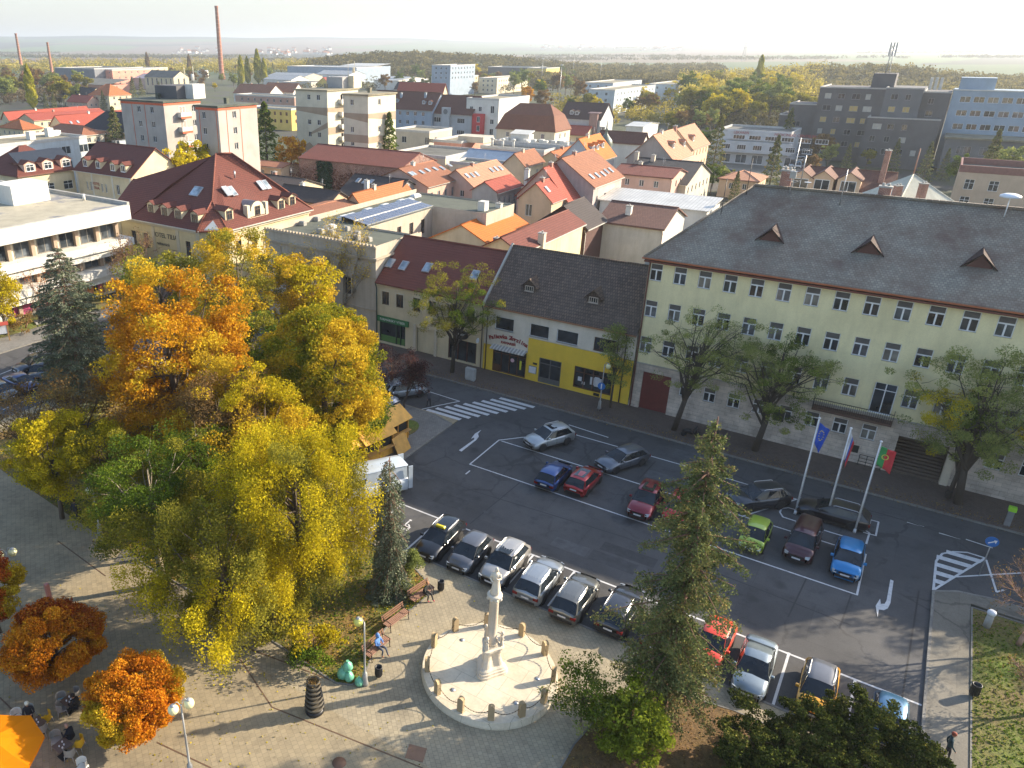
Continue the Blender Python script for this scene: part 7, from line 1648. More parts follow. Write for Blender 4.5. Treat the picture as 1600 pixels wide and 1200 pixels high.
for key,lab,u,v,zc,h_,sc,nm in(('con','dark green spruce between the two apartment blocks',416,225,8,18.5,1.45,'spruce_tree'),('con','dark green spruce at the right end of the cream block',608,212,11.5,17,1.1,'spruce_tree'),('ora','orange tree in front of the cream block',455,236,8.5,12,.9,'tree'),('yel','bright yellow tree below the beige apartment block, left one',272,262,10,13,.9,'tree'),('yel','bright yellow tree below the beige apartment block, right one',306,252,10.5,14,.95,'tree'),('con2','dark spruce left of the beige apartment block',181,215,6,15,1.3,'spruce_tree')):place(key,lab,G(u,v,zc),h_,None,nm,sc)
for k,(u,v,key,h_)in enumerate(((1290,268,'dul',7),(1318,272,'con2',8),(1352,266,'oli',6),(1392,270,'con2',9),(1420,262,'dul',7),(1470,282,'con2',8),(1490,300,'gre',8),(1545,292,'dul',9),(1265,280,'bro',6))):
 place(key,'small tree in the yard before the dark office complex',G(u,v),h_,'trees in the office yard')
rng=np.random.default_rng(99)
def belt(label,group,n,region,keys,hmin,hmax):
 for _ in range(n):
  u=rng.uniform(region[0],region[2]);v=rng.uniform(region[1],region[3])
  place(keys[rng.integers(len(keys))],label,G(u,v),rng.uniform(hmin,hmax),group)
belt('bare brown or olive tree in the thicket left of the factories','trees in the thicket left of the factories',46,(-30,118,140,168),['bro','oli','bro','dul'],10,15)
belt('tree in the green belt behind the factories','trees behind the factories',24,(150,116,430,142),['oli','bro','dul'],8,13)
belt('tree between the distant row houses and office blocks','trees between the distant offices',38,(600,122,900,150),['oli','dul','bro','gre'],8,14)
belt('tree around the distant white apartment rows','trees around the white apartment rows',34,(840,150,1110,190),['oli','dul','bro','gre','yel'],7,12)
belt('tree in the belt behind the medical centre','trees behind the medical centre',62,(1060,140,1260,205),['oli','dul','gre','oli','yel'],11,17)
belt('tree between the church and the medical centre','trees behind the church',9,(1010,196,1110,212),['oli','gre','dul','bro'],6,10)
def wood(name,label,n,fn,h0,h1,mats,size=2.0,per=60,r=4.5,seed=1):
 """a far wood that reads as one mass"""
 rng=np.random.default_rng(seed);P=[];V=[]
 for _ in range(n):
  x,y,yel=fn(rng);z=land_z(x,y);h=rng.uniform(h0,h1);d=rng.normal(size=(per,3));d/=np.linalg.norm(d,axis=1)[:,None]
  rr=rng.uniform(.4,1,per)[:,None]**.5
  p=d*rr*np.array([r,r,h*.42])*rng.uniform(.7,1.2)+np.array([x,y,z+h*.56]);P.append(p);V.append(np.clip(rng.uniform(0,.7)*.8+rng.uniform(0,.3,per)+(yel*(p[:,2]>z+h*.7))*.5,0,1))
 o=child(name,leaf_mesh(name,np.concatenate(P),size,np.concatenate(V),mats),None);tag(o,label,'wood',kind='stuff')
def strip_fn(u0,v0,u1,v1,yel=0.2):
 def f(rng):u=rng.uniform(u0,u1);v=rng.uniform(v0,v1);p=G(u,v);return p[0],p[1],(rng.uniform()<yel)
 return f
wood('woodland','grey-brown wood belt on the left horizon behind the factories',900,strip_fn(-60,97,480,118,.4),7,12,L_FARY,2.2,45,6,1)
wood('woodland','wooded mound in the middle distance above the row houses',1300,strip_fn(480,104,830,124,.3),7,11,L_FARG,2.3,50,6,2)
wood('woodland','grey-green wood behind the white apartment rows',1100,strip_fn(820,108,1130,138,.3),7,11,L_FARG,2.2,50,5.5,3)
wood('woodland','yellow-topped wood rising behind the office complex',1500,strip_fn(1215,132,1700,178,.7),7,11,L_FARG,1.9,60,5,4)
wood('woodland','loose yellow-green wood left of the office complex',800,strip_fn(1060,128,1280,178,.5),9,14,L_FARY,1.4,60,4.2,5)
wood('thicket','grey-brown thicket between the poplar and the left edge',170,strip_fn(-40,118,145,166,.2),5,9,leafmat('thicket_twigs',[(.07,.05,.035),(.12,.09,.055),(.17,.13,.07),(.22,.19,.09)]),1.0,90,3.5,8)
wood('thicket','loose shrubbery between the distant offices and sheds',190,strip_fn(420,118,900,146,.4),4,8,L_FARG,1.3,60,4,9)
wood('thicket','shrubbery along the railway below the white apartment rows',200,strip_fn(860,152,1110,196,.4),3,7,L_FARY,.9,90,3.2,10)
wood('thicket','undergrowth of the wood behind the medical centre',260,strip_fn(1080,140,1270,204,.4),3,7,L_FARG,.9,90,3.4,11)
LR=np.random.default_rng(31);LINES=[(G(u,v),G(u+du,v+dv))for u,v,du,dv in zip(LR.uniform(-150,1500,16),LR.uniform(79,96,16),LR.uniform(120,420,16),LR.uniform(-1.5,1.5,16))]
def line_fn(rng):a,b=LINES[rng.integers(len(LINES))];t=rng.uniform();return a[0]+(b[0]-a[0])*t+rng.normal()*6,a[1]+(b[1]-a[1])*t+rng.normal()*12,False
wood('hedgerows','thin hedgerows out in the fields',2600,line_fn,5,9,L_FARG,4,12,8,6)
# vehicles
TYRE=plain('tyre_rubber',(.018,.018,.02),.8);RIM=plain('alloy_rim',(.42,.43,.45),.3,.8);CARGLASS=glassmat('car_glass',(.012,.016,.02),.04)
LAMPW=plain('headlight_lens',(.34,.37,.40),.12,.2);LAMPR=plain('rear_light_red',(.17,.01,.01),.25);PLATE=plain('number_plate_white',(.62,.62,.64),.5);TRIMB=plain('black_trim',(.022,.022,.024),.5)
CT={'hatch':(4.1,1.78,1.47,.93,.86,(1.12,.22,-1.40,-1.96),.95,.2,.31),'small':(3.65,1.66,1.48,.92,.84,(1.12,.32,-1.25,-1.76),.95,.2,.29),'suv':(4.55,1.88,1.66,1.04,.98,(1.12,.22,-1.60,-2.18),1.1,.26,.36),'wagon':(4.75,1.84,1.48,.93,.86,(1.18,.18,-1.72,-2.30),.97,.2,.33),'sedan':(4.6,1.80,1.45,.92,.86,(1.15,.2,-.95,-1.72),1.0,.2,.32),'mpv':(4.4,1.84,1.82,1.08,1.02,(1.35,.65,-1.9,-2.12),1.1,.22,.33),'van':(5.7,2.0,2.55,1.35,1.25,(2.15,1.35,-2.74,-2.78),1.4,.25,.35)}
def car(label,kind,pcol,loc,rz,group=None,rails=False,sunroof=None,taxi=False,roofcol=None,glass_roof=False,metal=.5,name='parked_car',cat='car',detail=True,bonnet=None,plate=True,openhood=False):
 L,W,Hh,zb,hh,gx,th,gc,wr=CT[kind]
 pm=paint('paint_%.2f_%.2f_%.2f'%tuple(pcol),pcol,metal)
 t=thing(name,label,cat,loc,rz,group);hw=W/2
 def ring(x,wf,z0,z1,top):
  """half-rounded section of the lower body at x"""
  a=hw*wf;pts=[(-a*.86,z0),(-a*.97,z0+.12),(-a,z0+.36),(-a*.985,z1-.18),(-a*.93,z1-.04),(-a*.72,top),(0,top+.03),(a*.72,top),(a*.93,z1-.04),(a*.985,z1-.18),(a,z0+.36),(a*.97,z0+.12),(a*.86,z0)]
  return[(x,y,z)for y,z in pts]
 xf,xr=L/2,-L/2;R_=[]
 if kind=='van':st=[(xr,.92,gc+.15,1.3,1.36),(xr+.08,1,gc,1.35,1.4),(0,1,gc,1.35,1.4),(1.6,1,gc,1.32,1.34),(xf-.55,.98,gc,1.1,1.14),(xf-.15,.93,gc,.92,.96),(xf,.82,gc+.15,.7,.74)]
 else:
  st=[(xr,.80,gc+.22,th-.22,th-.18),(xr+.06,.90,gc+.08,th-.08,th-.04),(xr+.28,.97,gc+.02,th-.01,th+.01),(gx[3],.985,gc,th,th+.01),(-.9,1,gc,zb+.02,zb+.03),(0,1,gc,zb+.01,zb+.02),(gx[0],.99,gc,zb,zb+.0),((gx[0]+xf)/2,.975,gc,hh-.02,hh+.04),(xf-.42,.94,gc+.02,hh-.09,hh-.02),(xf-.2,.88,gc+.05,hh-.19,hh-.12),(xf-.06,.78,gc+.1,hh-.33,hh-.26),(xf,.62,gc+.22,hh-.46,hh-.42)]
  if kind!='sedan':st[3]=(gx[3]+.1,.985,gc,th+.0,th+.01)
 mb=MB();mb.loft([ring(*s)for s in st])
 body=mb.build('body',[pm,TRIMB,RIM],t)
 mb=MB();wx=(L*.295,-L*.285)
 for sx in wx:
  for s in(-1,1):
   c=[(sx+(wr+.065)*math.cos(a),s*(hw*.995+.006),wr+(wr+.065)*math.sin(a))for a in[math.pi*k/12 for k in range(13)]]
   c=c+[(sx-wr-.065,s*(hw*.995+.006),gc-.02),(sx+wr+.065,s*(hw*.995+.006),gc-.02)];mb.poly(c if s<0 else c[::-1])
 for s in(-1,1):
  y=s*hw*.995
  for x in(gx[0]-.25,gx[0]-1.25,gx[0]-2.15):
   if x>xr+1.2 or kind=='van':mb.box(x-.01,min(y,y+s*.008),gc+.2,x+.01,max(y,y+s*.008),zb-.12)
  mb.box(wx[1]+wr+.1,min(y,y+s*.012),gc-.02,wx[0]-wr-.1,max(y,y+s*.012),gc+.14)
 mb.box(xf-.06,-hw*.6,gc+.12,xf+.012,hw*.6,gc+.32);mb.box(xf-.04,-hw*.42,gc+.40,xf+.010,hw*.42,gc+.52);mb.box(xr-.012,-hw*.7,gc+.12,xr+.05,hw*.7,gc+.30)
 mb.build('trim',TRIMB,t)
 zr=Hh;tw=hw*.74;bw=hw*.955;ins=.02
 def quad(a,b,c,d,off,m,mbx):
  n=(Vector(b)-Vector(a)).cross(Vector(d)-Vector(a)).normalized()*off;mbx.poly([tuple(Vector(p)+n)for p in(a,b,c,d)],m)
 bz=zb-.02
 B={'fl':(gx[0],bw*.93,bz),'fr':(gx[0],-bw*.93,bz),'rl':(gx[3],bw*.9,th-.03 if kind!='van' else bz),'rr':(gx[3],-bw*.9,th-.03 if kind!='van' else bz),'ml':(0,bw,bz),'mr':(0,-bw,bz)}
 if kind=='van':tw=hw*.90
 zt=zr-.045
 T_={'fl':(gx[1],tw*.93,zt-.02),'fr':(gx[1],-tw*.93,zt-.02),'rl':(gx[2],tw*.92,zt-.05),'rr':(gx[2],-tw*.92,zt-.05),'ml':(-.3,tw,zt+.01),'mr':(-.3,-tw,zt+.01)}
 g=MB()
 g.poly([B['fr'],B['fl'],T_['fl'],T_['fr']]);g.poly([B['rl'],B['rr'],T_['rr'],T_['rl']])
 for s,q in(('l',1),('r',-1)):
  a=[B['f'+s],B['m'+s],T_['m'+s],T_['f'+s]];b=[B['m'+s],B['r'+s],T_['r'+s],T_['m'+s]]
  for p in(a,b):g.poly(p[::-1]if q<0 else p)
 g.build('pillar',CARGLASS if kind!='van' else pm,t)
 if kind!='van':
  for s,q in(('l',1),('r',-1)):
   for p,s0,s1 in(([B['m'+s],B['r'+s],T_['r'+s],T_['m'+s]],.86,1.0),([B['f'+s],B['m'+s],T_['m'+s],T_['f'+s]],0,.07)):
    a,b,c,d=[Vector(v_)for v_ in p];qd=[a.lerp(b,s0),a.lerp(b,s1),d.lerp(c,s1),d.lerp(c,s0)];n=Vector((0,q*.015,0));qd=[tuple(v_+n)for v_ in qd];g=MB();g.poly(qd[::-1]if q<0 else qd);g.build('roof_pillar',pm,t)
 def inset(p,k):
  c=sum((Vector(q)for q in p),Vector())/4;return[tuple(c+(Vector(q)-c)*k[i%len(k)])for i,q in enumerate(p)]
 def pane(nm,p,kx,flip=False):
  a,b,c,d=[Vector(q)for q in p]
  def P(s_,r_):return a.lerp(b,s_).lerp(d.lerp(c,s_),r_)
  s0,s1,r0,r1=kx;q=[P(s0,r0),P(s1,r0),P(s1,r1),P(s0,r1)]
  n=(q[1]-q[0]).cross(q[3]-q[0]).normalized()*(.012 if not flip else-.012)
  m=MB();q=[tuple(v_+n)for v_ in q];m.poly(q if not flip else q[::-1]);return m.build(nm,CARGLASS,t)
 pane('windscreen',[B['fr'],B['fl'],T_['fl'],T_['fr']],(.04,.96,.04,.95))
 if kind!='van':
  pane('rear_window',[B['rl'],B['rr'],T_['rr'],T_['rl']],(.09,.91,.18 if kind!='sedan' else.06,.90))
  for s,f in(('l',False),('r',True)):
   pane('side_window',[B['f'+s],B['m'+s],T_['m'+s],T_['f'+s]],(.10,.97,.12,.92),f)
   pane('side_window',[B['m'+s],B['r'+s],T_['r'+s],T_['m'+s]],(.03,.52,.12,.92),f);pane('side_window',[B['m'+s],B['r'+s],T_['r'+s],T_['m'+s]],(.56,.88,.16,.90),f)
 else:
  for s,f in(('l',False),('r',True)):pane('side_window',[B['f'+s],B['m'+s],T_['m'+s],T_['f'+s]],(.05,.55,.08,.62),f)
 rm=MB();rc=paint('paint_%.2f_%.2f_%.2f'%tuple(roofcol),roofcol,metal)if roofcol else pm
 rr=[]
 for x,k,dz in((gx[1]+.06,.90,-.045),(gx[1]-.12,.965,-.005),(-.3,1.0,.02),((gx[2]-.3)/2-.2,1.0,.018),(gx[2]+.15,.96,-.012),(gx[2]-.08,.92,-.06)):
  y=tw*k;z=zt+dz;rr.append([(x,-y*1.03,z-.045),(x,-y*.93,z+.012),(x,-y*.5,z+.04),(x,0,z+.048),(x,y*.5,z+.04),(x,y*.93,z+.012),(x,y*1.03,z-.045)])
 rm.loft([r_[::-1]for r_ in rr][::-1],closed=False,caps=False);rm.build('roof',[rc],t)
 if rails:
  m=MB()
  for s in(-1,1):m.path([(gx[1]-.1,s*tw*.92,zt+.02),(gx[1]-.25,s*tw*.92,zt+.085),(gx[2]+.3,s*tw*.9,zt+.07),(gx[2]+.15,s*tw*.9,zt)],.022,5)
  m.build('roof_rail',plain('rail_silver',(.55,.56,.58),.3,.8),t)
 if rails=='ribs':
  m=MB()
  for k in range(5):y=tw*(-.5+.25*k);m.box(gx[2]+.3,y-.015,zt+.045,gx[1]-.35,y+.015,zt+.066)
  m.build('roof_rib',pm,t)
 if sunroof:
  m=MB();a,b=sunroof;m.poly([(a,-tw*.62,zt+.062),(b,-tw*.62,zt+.062),(b,tw*.62,zt+.062),(a,tw*.62,zt+.062)][::1]);m.build('sunroof',CARGLASS,t)
 if taxi:
  m=MB();m.bevbox(-.16,-.34,zt+.05,.08,.34,zt+.2,.04);m.build('taxi_sign',plain('taxi_yellow',(.6,.5,.02),.4),t)
 for s in(-1,1):
  m=MB();zf=hh-.22
  m.loft([[(xf-.10,s*hw*.84,zf-.09),(xf-.06,s*hw*.56,zf-.05),(xf-.10,s*hw*.56,zf+.06),(xf-.2,s*hw*.86,zf+.09)],[(xf-.02,s*hw*.78,zf-.10),(xf+.03,s*hw*.56,zf-.06),(xf-.02,s*hw*.56,zf+.06),(xf-.14,s*hw*.83,zf+.09)]],smooth=False)
  m.build('headlight',LAMPW,t)
  m=MB();zf=th-.28;m.box(xr-.02,min(s*hw*.56,s*hw*.9),zf-.09,xr+.20,max(s*hw*.56,s*hw*.9),zf+.09);m.build('tail_light',LAMPR,t)
  m=MB();m.bevbox(gx[0]-.45,min(s*(bw+.01),s*(bw+.20)),zb+.02,gx[0]-.30,max(s*(bw+.01),s*(bw+.20)),zb+.17,.03);m.build('wing_mirror',pm,t)
 if plate:
  m=MB();m.box(xf+.012,-.26,gc+.30,xf+.03,.26,gc+.41);m.build('number_plate',PLATE,t)
  m=MB();m.box(xr-.03,-.26,gc+.42,xr-.012,.26,gc+.53);m.build('number_plate',PLATE,t)
 if('wheel',kind)not in MATS:
  m=MB();m.lathe([(wr*.62,-.1),(wr*.9,-.11),(wr,-.08),(wr,.08),(wr*.9,.11),(wr*.62,.1)],n=20);m.xform(Matrix.Rotation(R(90),4,'X'));a=m.mesh('wheel',TYRE)
  m=MB();m.lathe([(wr*.62,-.085),(wr*.55,-.05),(.06,-.075),(.02,-.08)],n=20)
  for k in range(5):
   an=2*math.pi*k/5;m.box(-.03,.05,-.095,.03,wr*.58,-.06);i0=len(m.v)-24;m.xform(Matrix.Rotation(an,4,'Z'),i0)
  m.lathe([(wr*.62,.085),(.02,.07)],n=12)
  m.xform(Matrix.Rotation(R(-90),4,'X'));b=m.mesh('rim',RIM);MATS[('wheel',kind)]=(a,b)
 wm,rmh=MATS[('wheel',kind)]
 for x in wx:
  for s in(-1,1):
   w=child('wheel',wm,t,(x,s*(hw-.09),wr));r_=child('rim',rmh,w,(0,0,0));w.rotation_euler=(0,0,0 if s>0 else math.pi)
 return t
def at(u,v,z=.75):p=G(u,v,z);return(p[0],p[1],0.0)
def heading(front,rear):a,b=G(*front,.3),G(*rear,.3);return math.atan2(a[1]-b[1],a[0]-b[0]),((a[0]+b[0])/2,(a[1]+b[1])/2,0)
DN,UP=R(-90),R(90);g1='cars parked in the row next to the plaza';g2_='cars parked in the middle rows of the lot'
def at1(x,y):return(x,y,0)
car('black taxi with yellow roof sign, leftmost car of the row beside the plaza','wagon',(.012,.013,.016),at1(-22.45,38.5),DN+.03,g1,taxi=True,rails=True)
car('dark grey hatchback between the black taxi and the silver off-roader with sunroof','hatch',(.13,.135,.15),at1(-19.95,38.3),DN+.03,g1)
car('pale silver off-roader with sunroof facing the monument column','suv',(.40,.385,.36),at1(-17.45,38.5),DN,g1,sunroof=(-.35,.3),rails='ribs')
car('light silver off-roader parked nose to the lane, back towards the monument','suv',(.28,.31,.34),at1(-14.85,38.3),UP+.02,g1,rails='ribs')
car('dark silver estate with ribbed roof, parked nose to the lane beside the light silver off-roader','suv',(.14,.145,.14),at1(-12.3,38.0),UP+.02,g1,rails='ribs')
car('black off-roader with silver roof rails left of the tall spruce','suv',(.035,.037,.045),at1(-9.6,38.5),UP,g1,rails=True)
car('dark car almost hidden behind the tall spruce','hatch',(.05,.05,.055),at1(-7.0,38.4),UP,g1)
car('bright orange-red hatchback right of the tall spruce','hatch',(.72,.055,.015),at1(-4.3,38.8),DN-.04,g1,metal=.1)
car('light blue-grey sedan between the orange-red hatchback and the yellow car','sedan',(.25,.30,.33),at1(-1.95,38.2),DN+.02,g1)
car('yellow and black small car with white roof rails behind the yews','hatch',(.72,.34,.005),at1(1.15,38.4),DN+.02,g1,roofcol=(.12,.125,.14),rails=True,metal=.1)
car('small blue car hidden behind the tallest yew','small',(.06,.16,.28),at1(4.4,38.0),DN,g1)
car('dark blue hatchback at the left of the middle row, back towards the lane','hatch',(.02,.07,.24),at(866,739),UP,g2_)
car('red hatchback with grey glass roof next to the dark blue hatchback','hatch',(.42,.015,.02),at(913,747),UP-.04,g2_,sunroof=(-1.2,.2))
car('dark red car with black sunroof left of the spruce top','suv',(.22,.008,.02),at(1010,780),DN+.03,g2_,sunroof=(-1.0,.2))
car('red car half hidden by the spruce branches','hatch',(.50,.012,.012),at(1062,790),DN+.03,g2_,metal=.2)
car('lime green small car right of the spruce','small',(.36,.48,.045),at(1181,833),DN-.02,g2_,metal=.15)
car('maroon minivan between the lime green and the bright blue car','mpv',(.065,.014,.02),at(1256,842,.9),DN-.04,g2_)
car('bright blue hatchback in front of the rightmost flagpole','hatch',(.01,.22,.52),at(1326,870),DN+.02,g2_,metal=.3)
for lab,kd,c,f,r_,kw in(('white estate car with black sunroof parked next to the zebra crossing','suv',(.45,.47,.47),(838,694),(876,684),dict(sunroof=(-.5,.1),rails=True)),('grey estate car parked behind the red hatchback','wagon',(.13,.145,.17),(952,728),(990,716),{}),('dark grey off-roader half behind the spruce top, left of the flagpoles','suv',(.05,.055,.065),(1160,786),(1206,781),dict(rails=True)),('black estate car parked behind the flagpoles','wagon',(.016,.015,.02),(1271,798),(1329,814),dict(rails=True)),('dark grey off-roader parked along the street at the left edge','suv',(.09,.10,.12),(38,579),(73,568),dict(rails=True)),('black sedan between the off-roader and the blue sedan at the left edge','sedan',(.03,.032,.04),(57,592),(66,576),{}),('dark blue sedan at the left edge','sedan',(.04,.07,.20),(50,608),(20,596),{}),('grey hatchback cut off by the left edge','hatch',(.16,.18,.19),(18,622),(-12,610),{}),('silver car glimpsed behind the purple plum tree','suv',(.30,.34,.38),(645,612),(618,616),dict(rails=True)),('second silver car behind the plum tree trunk','hatch',(.45,.50,.58),(605,630),(585,622),{})):
 a,p=heading(f,r_);car(lab,kd,c,p,a,None,**kw)
a,p=heading((585,800),(625,768))
v=car('white delivery van with its rear doors open behind the wooden stalls','van',(.46,.52,.58),(-30.3,41.0,0),math.atan2(-3.0,-1.8),None,metal=0,name='delivery_van',cat='van')
m=MB();m.box(-3.15,.98,.45,-2.80,1.04,2.4);m.build('rear_door',paint('van_white',(.46,.52,.58),0),v);m=MB();m.box(-3.3,-1.04,.45,-2.82,-.98,2.4);m.build('rear_door',paint('van_white',(.46,.52,.58),0),v)
for lab,c,u,v_ in(('silver car in the car park beside the office complex, upper',(.4,.42,.45),1247,244),('pale blue car in the car park beside the office complex, middle',(.3,.45,.55),1240,252),('light car in the car park beside the office complex, lower',(.5,.55,.6),1246,258),('dark car in the medical centre car park',(.05,.05,.06),1142,268)):
 car(lab,'sedan',c,at(u,v_),R(12),'cars in the distant car park')
# monument with chained bollards
CX,CY,CR=-13.85,29.65,3.72
STM=plaster('monument_stone',(.72,.64,.52),.4)
def monument():
 t=thing('monument_platform','round pale stone platform of the column monument','platform',(CX,CY,.1))
 m=MB();m.lathe([(CR+.02,-.05),(CR+.02,.12),(CR-.06,.34),(CR-.02,.38),(CR-.04,.44)],n=72,smooth=False);mm,nt,b=newmat('platform_stone');g=geo(nt)
 n1=noise(nt,g,.5,6,.7);n2=noise(nt,g,6,4,.7);r=ramp(nt,n1.outputs[0],[(.3,(.54,.46,.33)),(.6,(.66,.585,.45)),(.8,(.70,.63,.50))])
 ln=N(nt,'ShaderNodeTexBrick');lk(nt,g,ln.inputs['Vector']);ln.inputs['Scale'].default_value=1;ln.inputs['Brick Width'].default_value=1.5;ln.inputs['Row Height'].default_value=1.1;ln.inputs['Mortar Size'].default_value=.012
 ln.inputs['Color1'].default_value=(1,1,1,1);ln.inputs['Color2'].default_value=(.95,.95,.94,1);ln.inputs['Mortar'].default_value=(.6,.58,.55,1)
 r2=ramp(nt,n2.outputs[0],[(.3,(.88,.88,.88)),(.7,(1.05,1.05,1.05))]);lk(nt,mix(nt,1.0,mix(nt,1.0,r.outputs[0],ln.outputs[0],'MULTIPLY'),r2.outputs[0],'MULTIPLY'),b.inputs['Base Color']);b.inputs['Roughness'].default_value=.8
 m.build('platform',mm,t)
 m=MB()
 for a in(20,110,155,250,330):x,y=2.6*math.cos(R(a)),2.6*math.sin(R(a));m.lathe([(.13,.44),(.13,.465),(.02,.47)],(x,y,0),14)
 m.build('floor_light',METAL,t)
 c=thing('column_monument','baroque stone column with a robed statue on top in the middle of the round platform','monument',(CX,CY,.54))
 m=MB()
 def tri(r,k,z,n=48,ph=.5):return[((r*(1-k)+r*k*max(0,math.cos(1.5*((a*360/n+60)%120-60)/57.3*1.0))**3)*math.cos(R(a*360/n)+ph),(r*(1-k)+r*k*max(0,math.cos(1.5*((a*360/n+60)%120-60)/57.3))**3)*math.sin(R(a*360/n)+ph),z)for a in range(n)]
 prof=[(1.0,.34,0),(1.0,.34,.14),(.93,.34,.16),(.93,.34,.30),(.86,.36,.32),(.84,.38,.42),(.70,.46,.5),(.64,.5,.75),(.56,.5,1.0),(.56,.46,1.25),(.62,.4,1.45),(.60,.38,1.55),(.72,.36,1.6),(.72,.36,1.72),(.5,.3,1.76),(.42,.2,1.9)]
 m.loft([tri(r,k,z)for r,k,z in prof],smooth=False);m.build('pedestal',STM,c)
 m=MB();m.lathe([(.36,1.9),(.36,2.02),(.30,2.06),(.33,2.12),(.255,2.2),(.265,3.2),(.24,4.65),(.26,4.7),(.23,4.74)],n=24);m.build('shaft',plaster('column_shaft_stone',(.64,.55,.43),.4),c)
 m=MB();m.lathe([(.24,4.72),(.28,4.82),(.36,4.98),(.34,5.02),(.40,5.08),(.40,5.16),(.2,5.18)],n=24)
 for k in range(8):a=2*math.pi*k/8;m.lathe([(.02,0),(.09,.06),(.10,.14),(.03,.22)],(.34*math.cos(a),.34*math.sin(a),4.84),8)
 m.build('capital',STM,c)
 def figure(nm,h,x,y,z,rz,parent,mat):
  m=MB();k=h/1.7
  prof=[(.25,0),(.28,.08),(.24,.35),(.20,.7),(.18,.95),(.21,1.1),(.235,1.28),(.20,1.40),(.075,1.46),(.06,1.50)]
  rings=[]
  for i,(r,zz)in enumerate(prof):
   rings.append([((r*(1+.10*math.sin(5*a*2*math.pi/20+zz*4)*(zz<1.0)))*math.cos(a*2*math.pi/20)*k+.03*math.sin(zz*3),(r*.78*(1+.10*math.cos(6*a*2*math.pi/20+zz*3)*(zz<1.0)))*math.sin(a*2*math.pi/20)*k,zz*k)for a in range(20)])
  m.loft(rings);m.lathe([(.02,-.13),(.075,-.1),(.1,0),(.095,.08),(.05,.14),(.01,.15)],(.02,-.01,1.60*k),14)
  m.path([(.19*k,0,1.34*k),(.27*k,-.1*k,1.12*k),(.14*k,-.26*k,1.13*k),(.02,-.26*k,1.2*k)],[.075*k,.065*k,.05*k,.035*k],8);m.path([(-.19*k,0,1.34*k),(-.28*k,-.05*k,1.08*k),(-.2*k,-.22*k,.95*k),(-.08*k,-.26*k,.98*k)],[.075*k,.065*k,.05*k,.035*k],8)
  m.loft([[(.20*k*math.cos(a),.1*k+.1*k*math.sin(a),z_)for a in[R(q)for q in range(0,181,20)]]for z_ in(.1*k,.8*k,1.38*k)],closed=False,caps=False)
  o=m.build(nm,mat,parent,(x,y,z));o.rotation_euler=(0,0,rz);return o
 figure('statue',1.62,0,0,5.18,R(25),c,STM)
 for k in range(3):
  a=.5+2*math.pi*k/3;figure('angel',.78,.55*math.cos(a),.55*math.sin(a),1.8,a+R(90),c,STM)
 grp='stone bollards around the monument';n=14;pts=[]
 bm_=MB();bm_.box(-.16,-.12,0,.16,.12,.78,top=False);ring=[(.16*math.cos(math.pi*k/8),.78+.16*math.sin(math.pi*k/8))for k in range(9)]
 bm_.poly([(x,-.12,z)for x,z in ring]);bm_.poly([(x,.12,z)for x,z in ring][::-1]);bm_.loft([[(x,-.12,z)for x,z in ring],[(x,.12,z)for x,z in ring]],closed=False,caps=False)
 bmesh_=bm_.mesh('bollard',plaster('bollard_stone',(.40,.30,.17),.5))
 px=((685,1012),(670,1047),(682,1084),(716,1116),(767,1130),(818,1123),(851,1098),(860,1062),(843,1024),(808,1000),(761,988),(718,993))
 names=['at the far left of the circle below the bench','second from the left-most, left of the column','on the left of the circle beside the floor lamp','at the lower left of the circle','at the very bottom of the circle','at the bottom right of the circle','at the right of the circle near the airy shrub','at the far right of the circle','at the upper right of the circle','behind the column on the right, toward the cars','right behind the column shaft','behind the column on the left, toward the cars']
 for k,(u,v)in enumerate(px):
  p=G(u,v,.54);a=math.atan2(p[1]-CY,p[0]-CX);p=(CX+(CR-.28)*math.cos(a),CY+(CR-.28)*math.sin(a),.54);pts.append((p,a))
  o=bpy.data.objects.new('stone_bollard',bmesh_);link(o);o.location=p;o.rotation_euler=(0,0,a+R(90));tag(o,'round-topped stone bollard '+names[k],'bollard',grp)
 cg='chains hanging between the stone bollards'
 for k in range(len(pts)):
  (p,a),(q,b)=pts[k],pts[(k+1)%len(pts)]
  m=MB();mid=((p[0]+q[0])/2,(p[1]+q[1])/2);L=math.hypot(p[0]-q[0],p[1]-q[1])
  if L>2.6:continue
  ns=22;ps=[]
  for i in range(ns+1):
   f=i/ns;s=4*f*(1-f);ps.append((p[0]+(q[0]-p[0])*f-mid[0],p[1]+(q[1]-p[1])*f-mid[1],.62-.42*s))
  for i in range(ns):
   a_,b_=ps[i],ps[i+1];m.tube(a_,tuple(a_[j]+(b_[j]-a_[j])*.75 for j in range(3)),.028 if i%2 else.018,n=5)
  o=m.build('chain',plain('rusty_iron',(.10,.075,.045),.6,.5),None,(mid[0],mid[1],.54));nx_=names[k].split(',')[0]
  tag(o,'iron chain starting at the bollard '+names[k],'chain',cg)
monument()
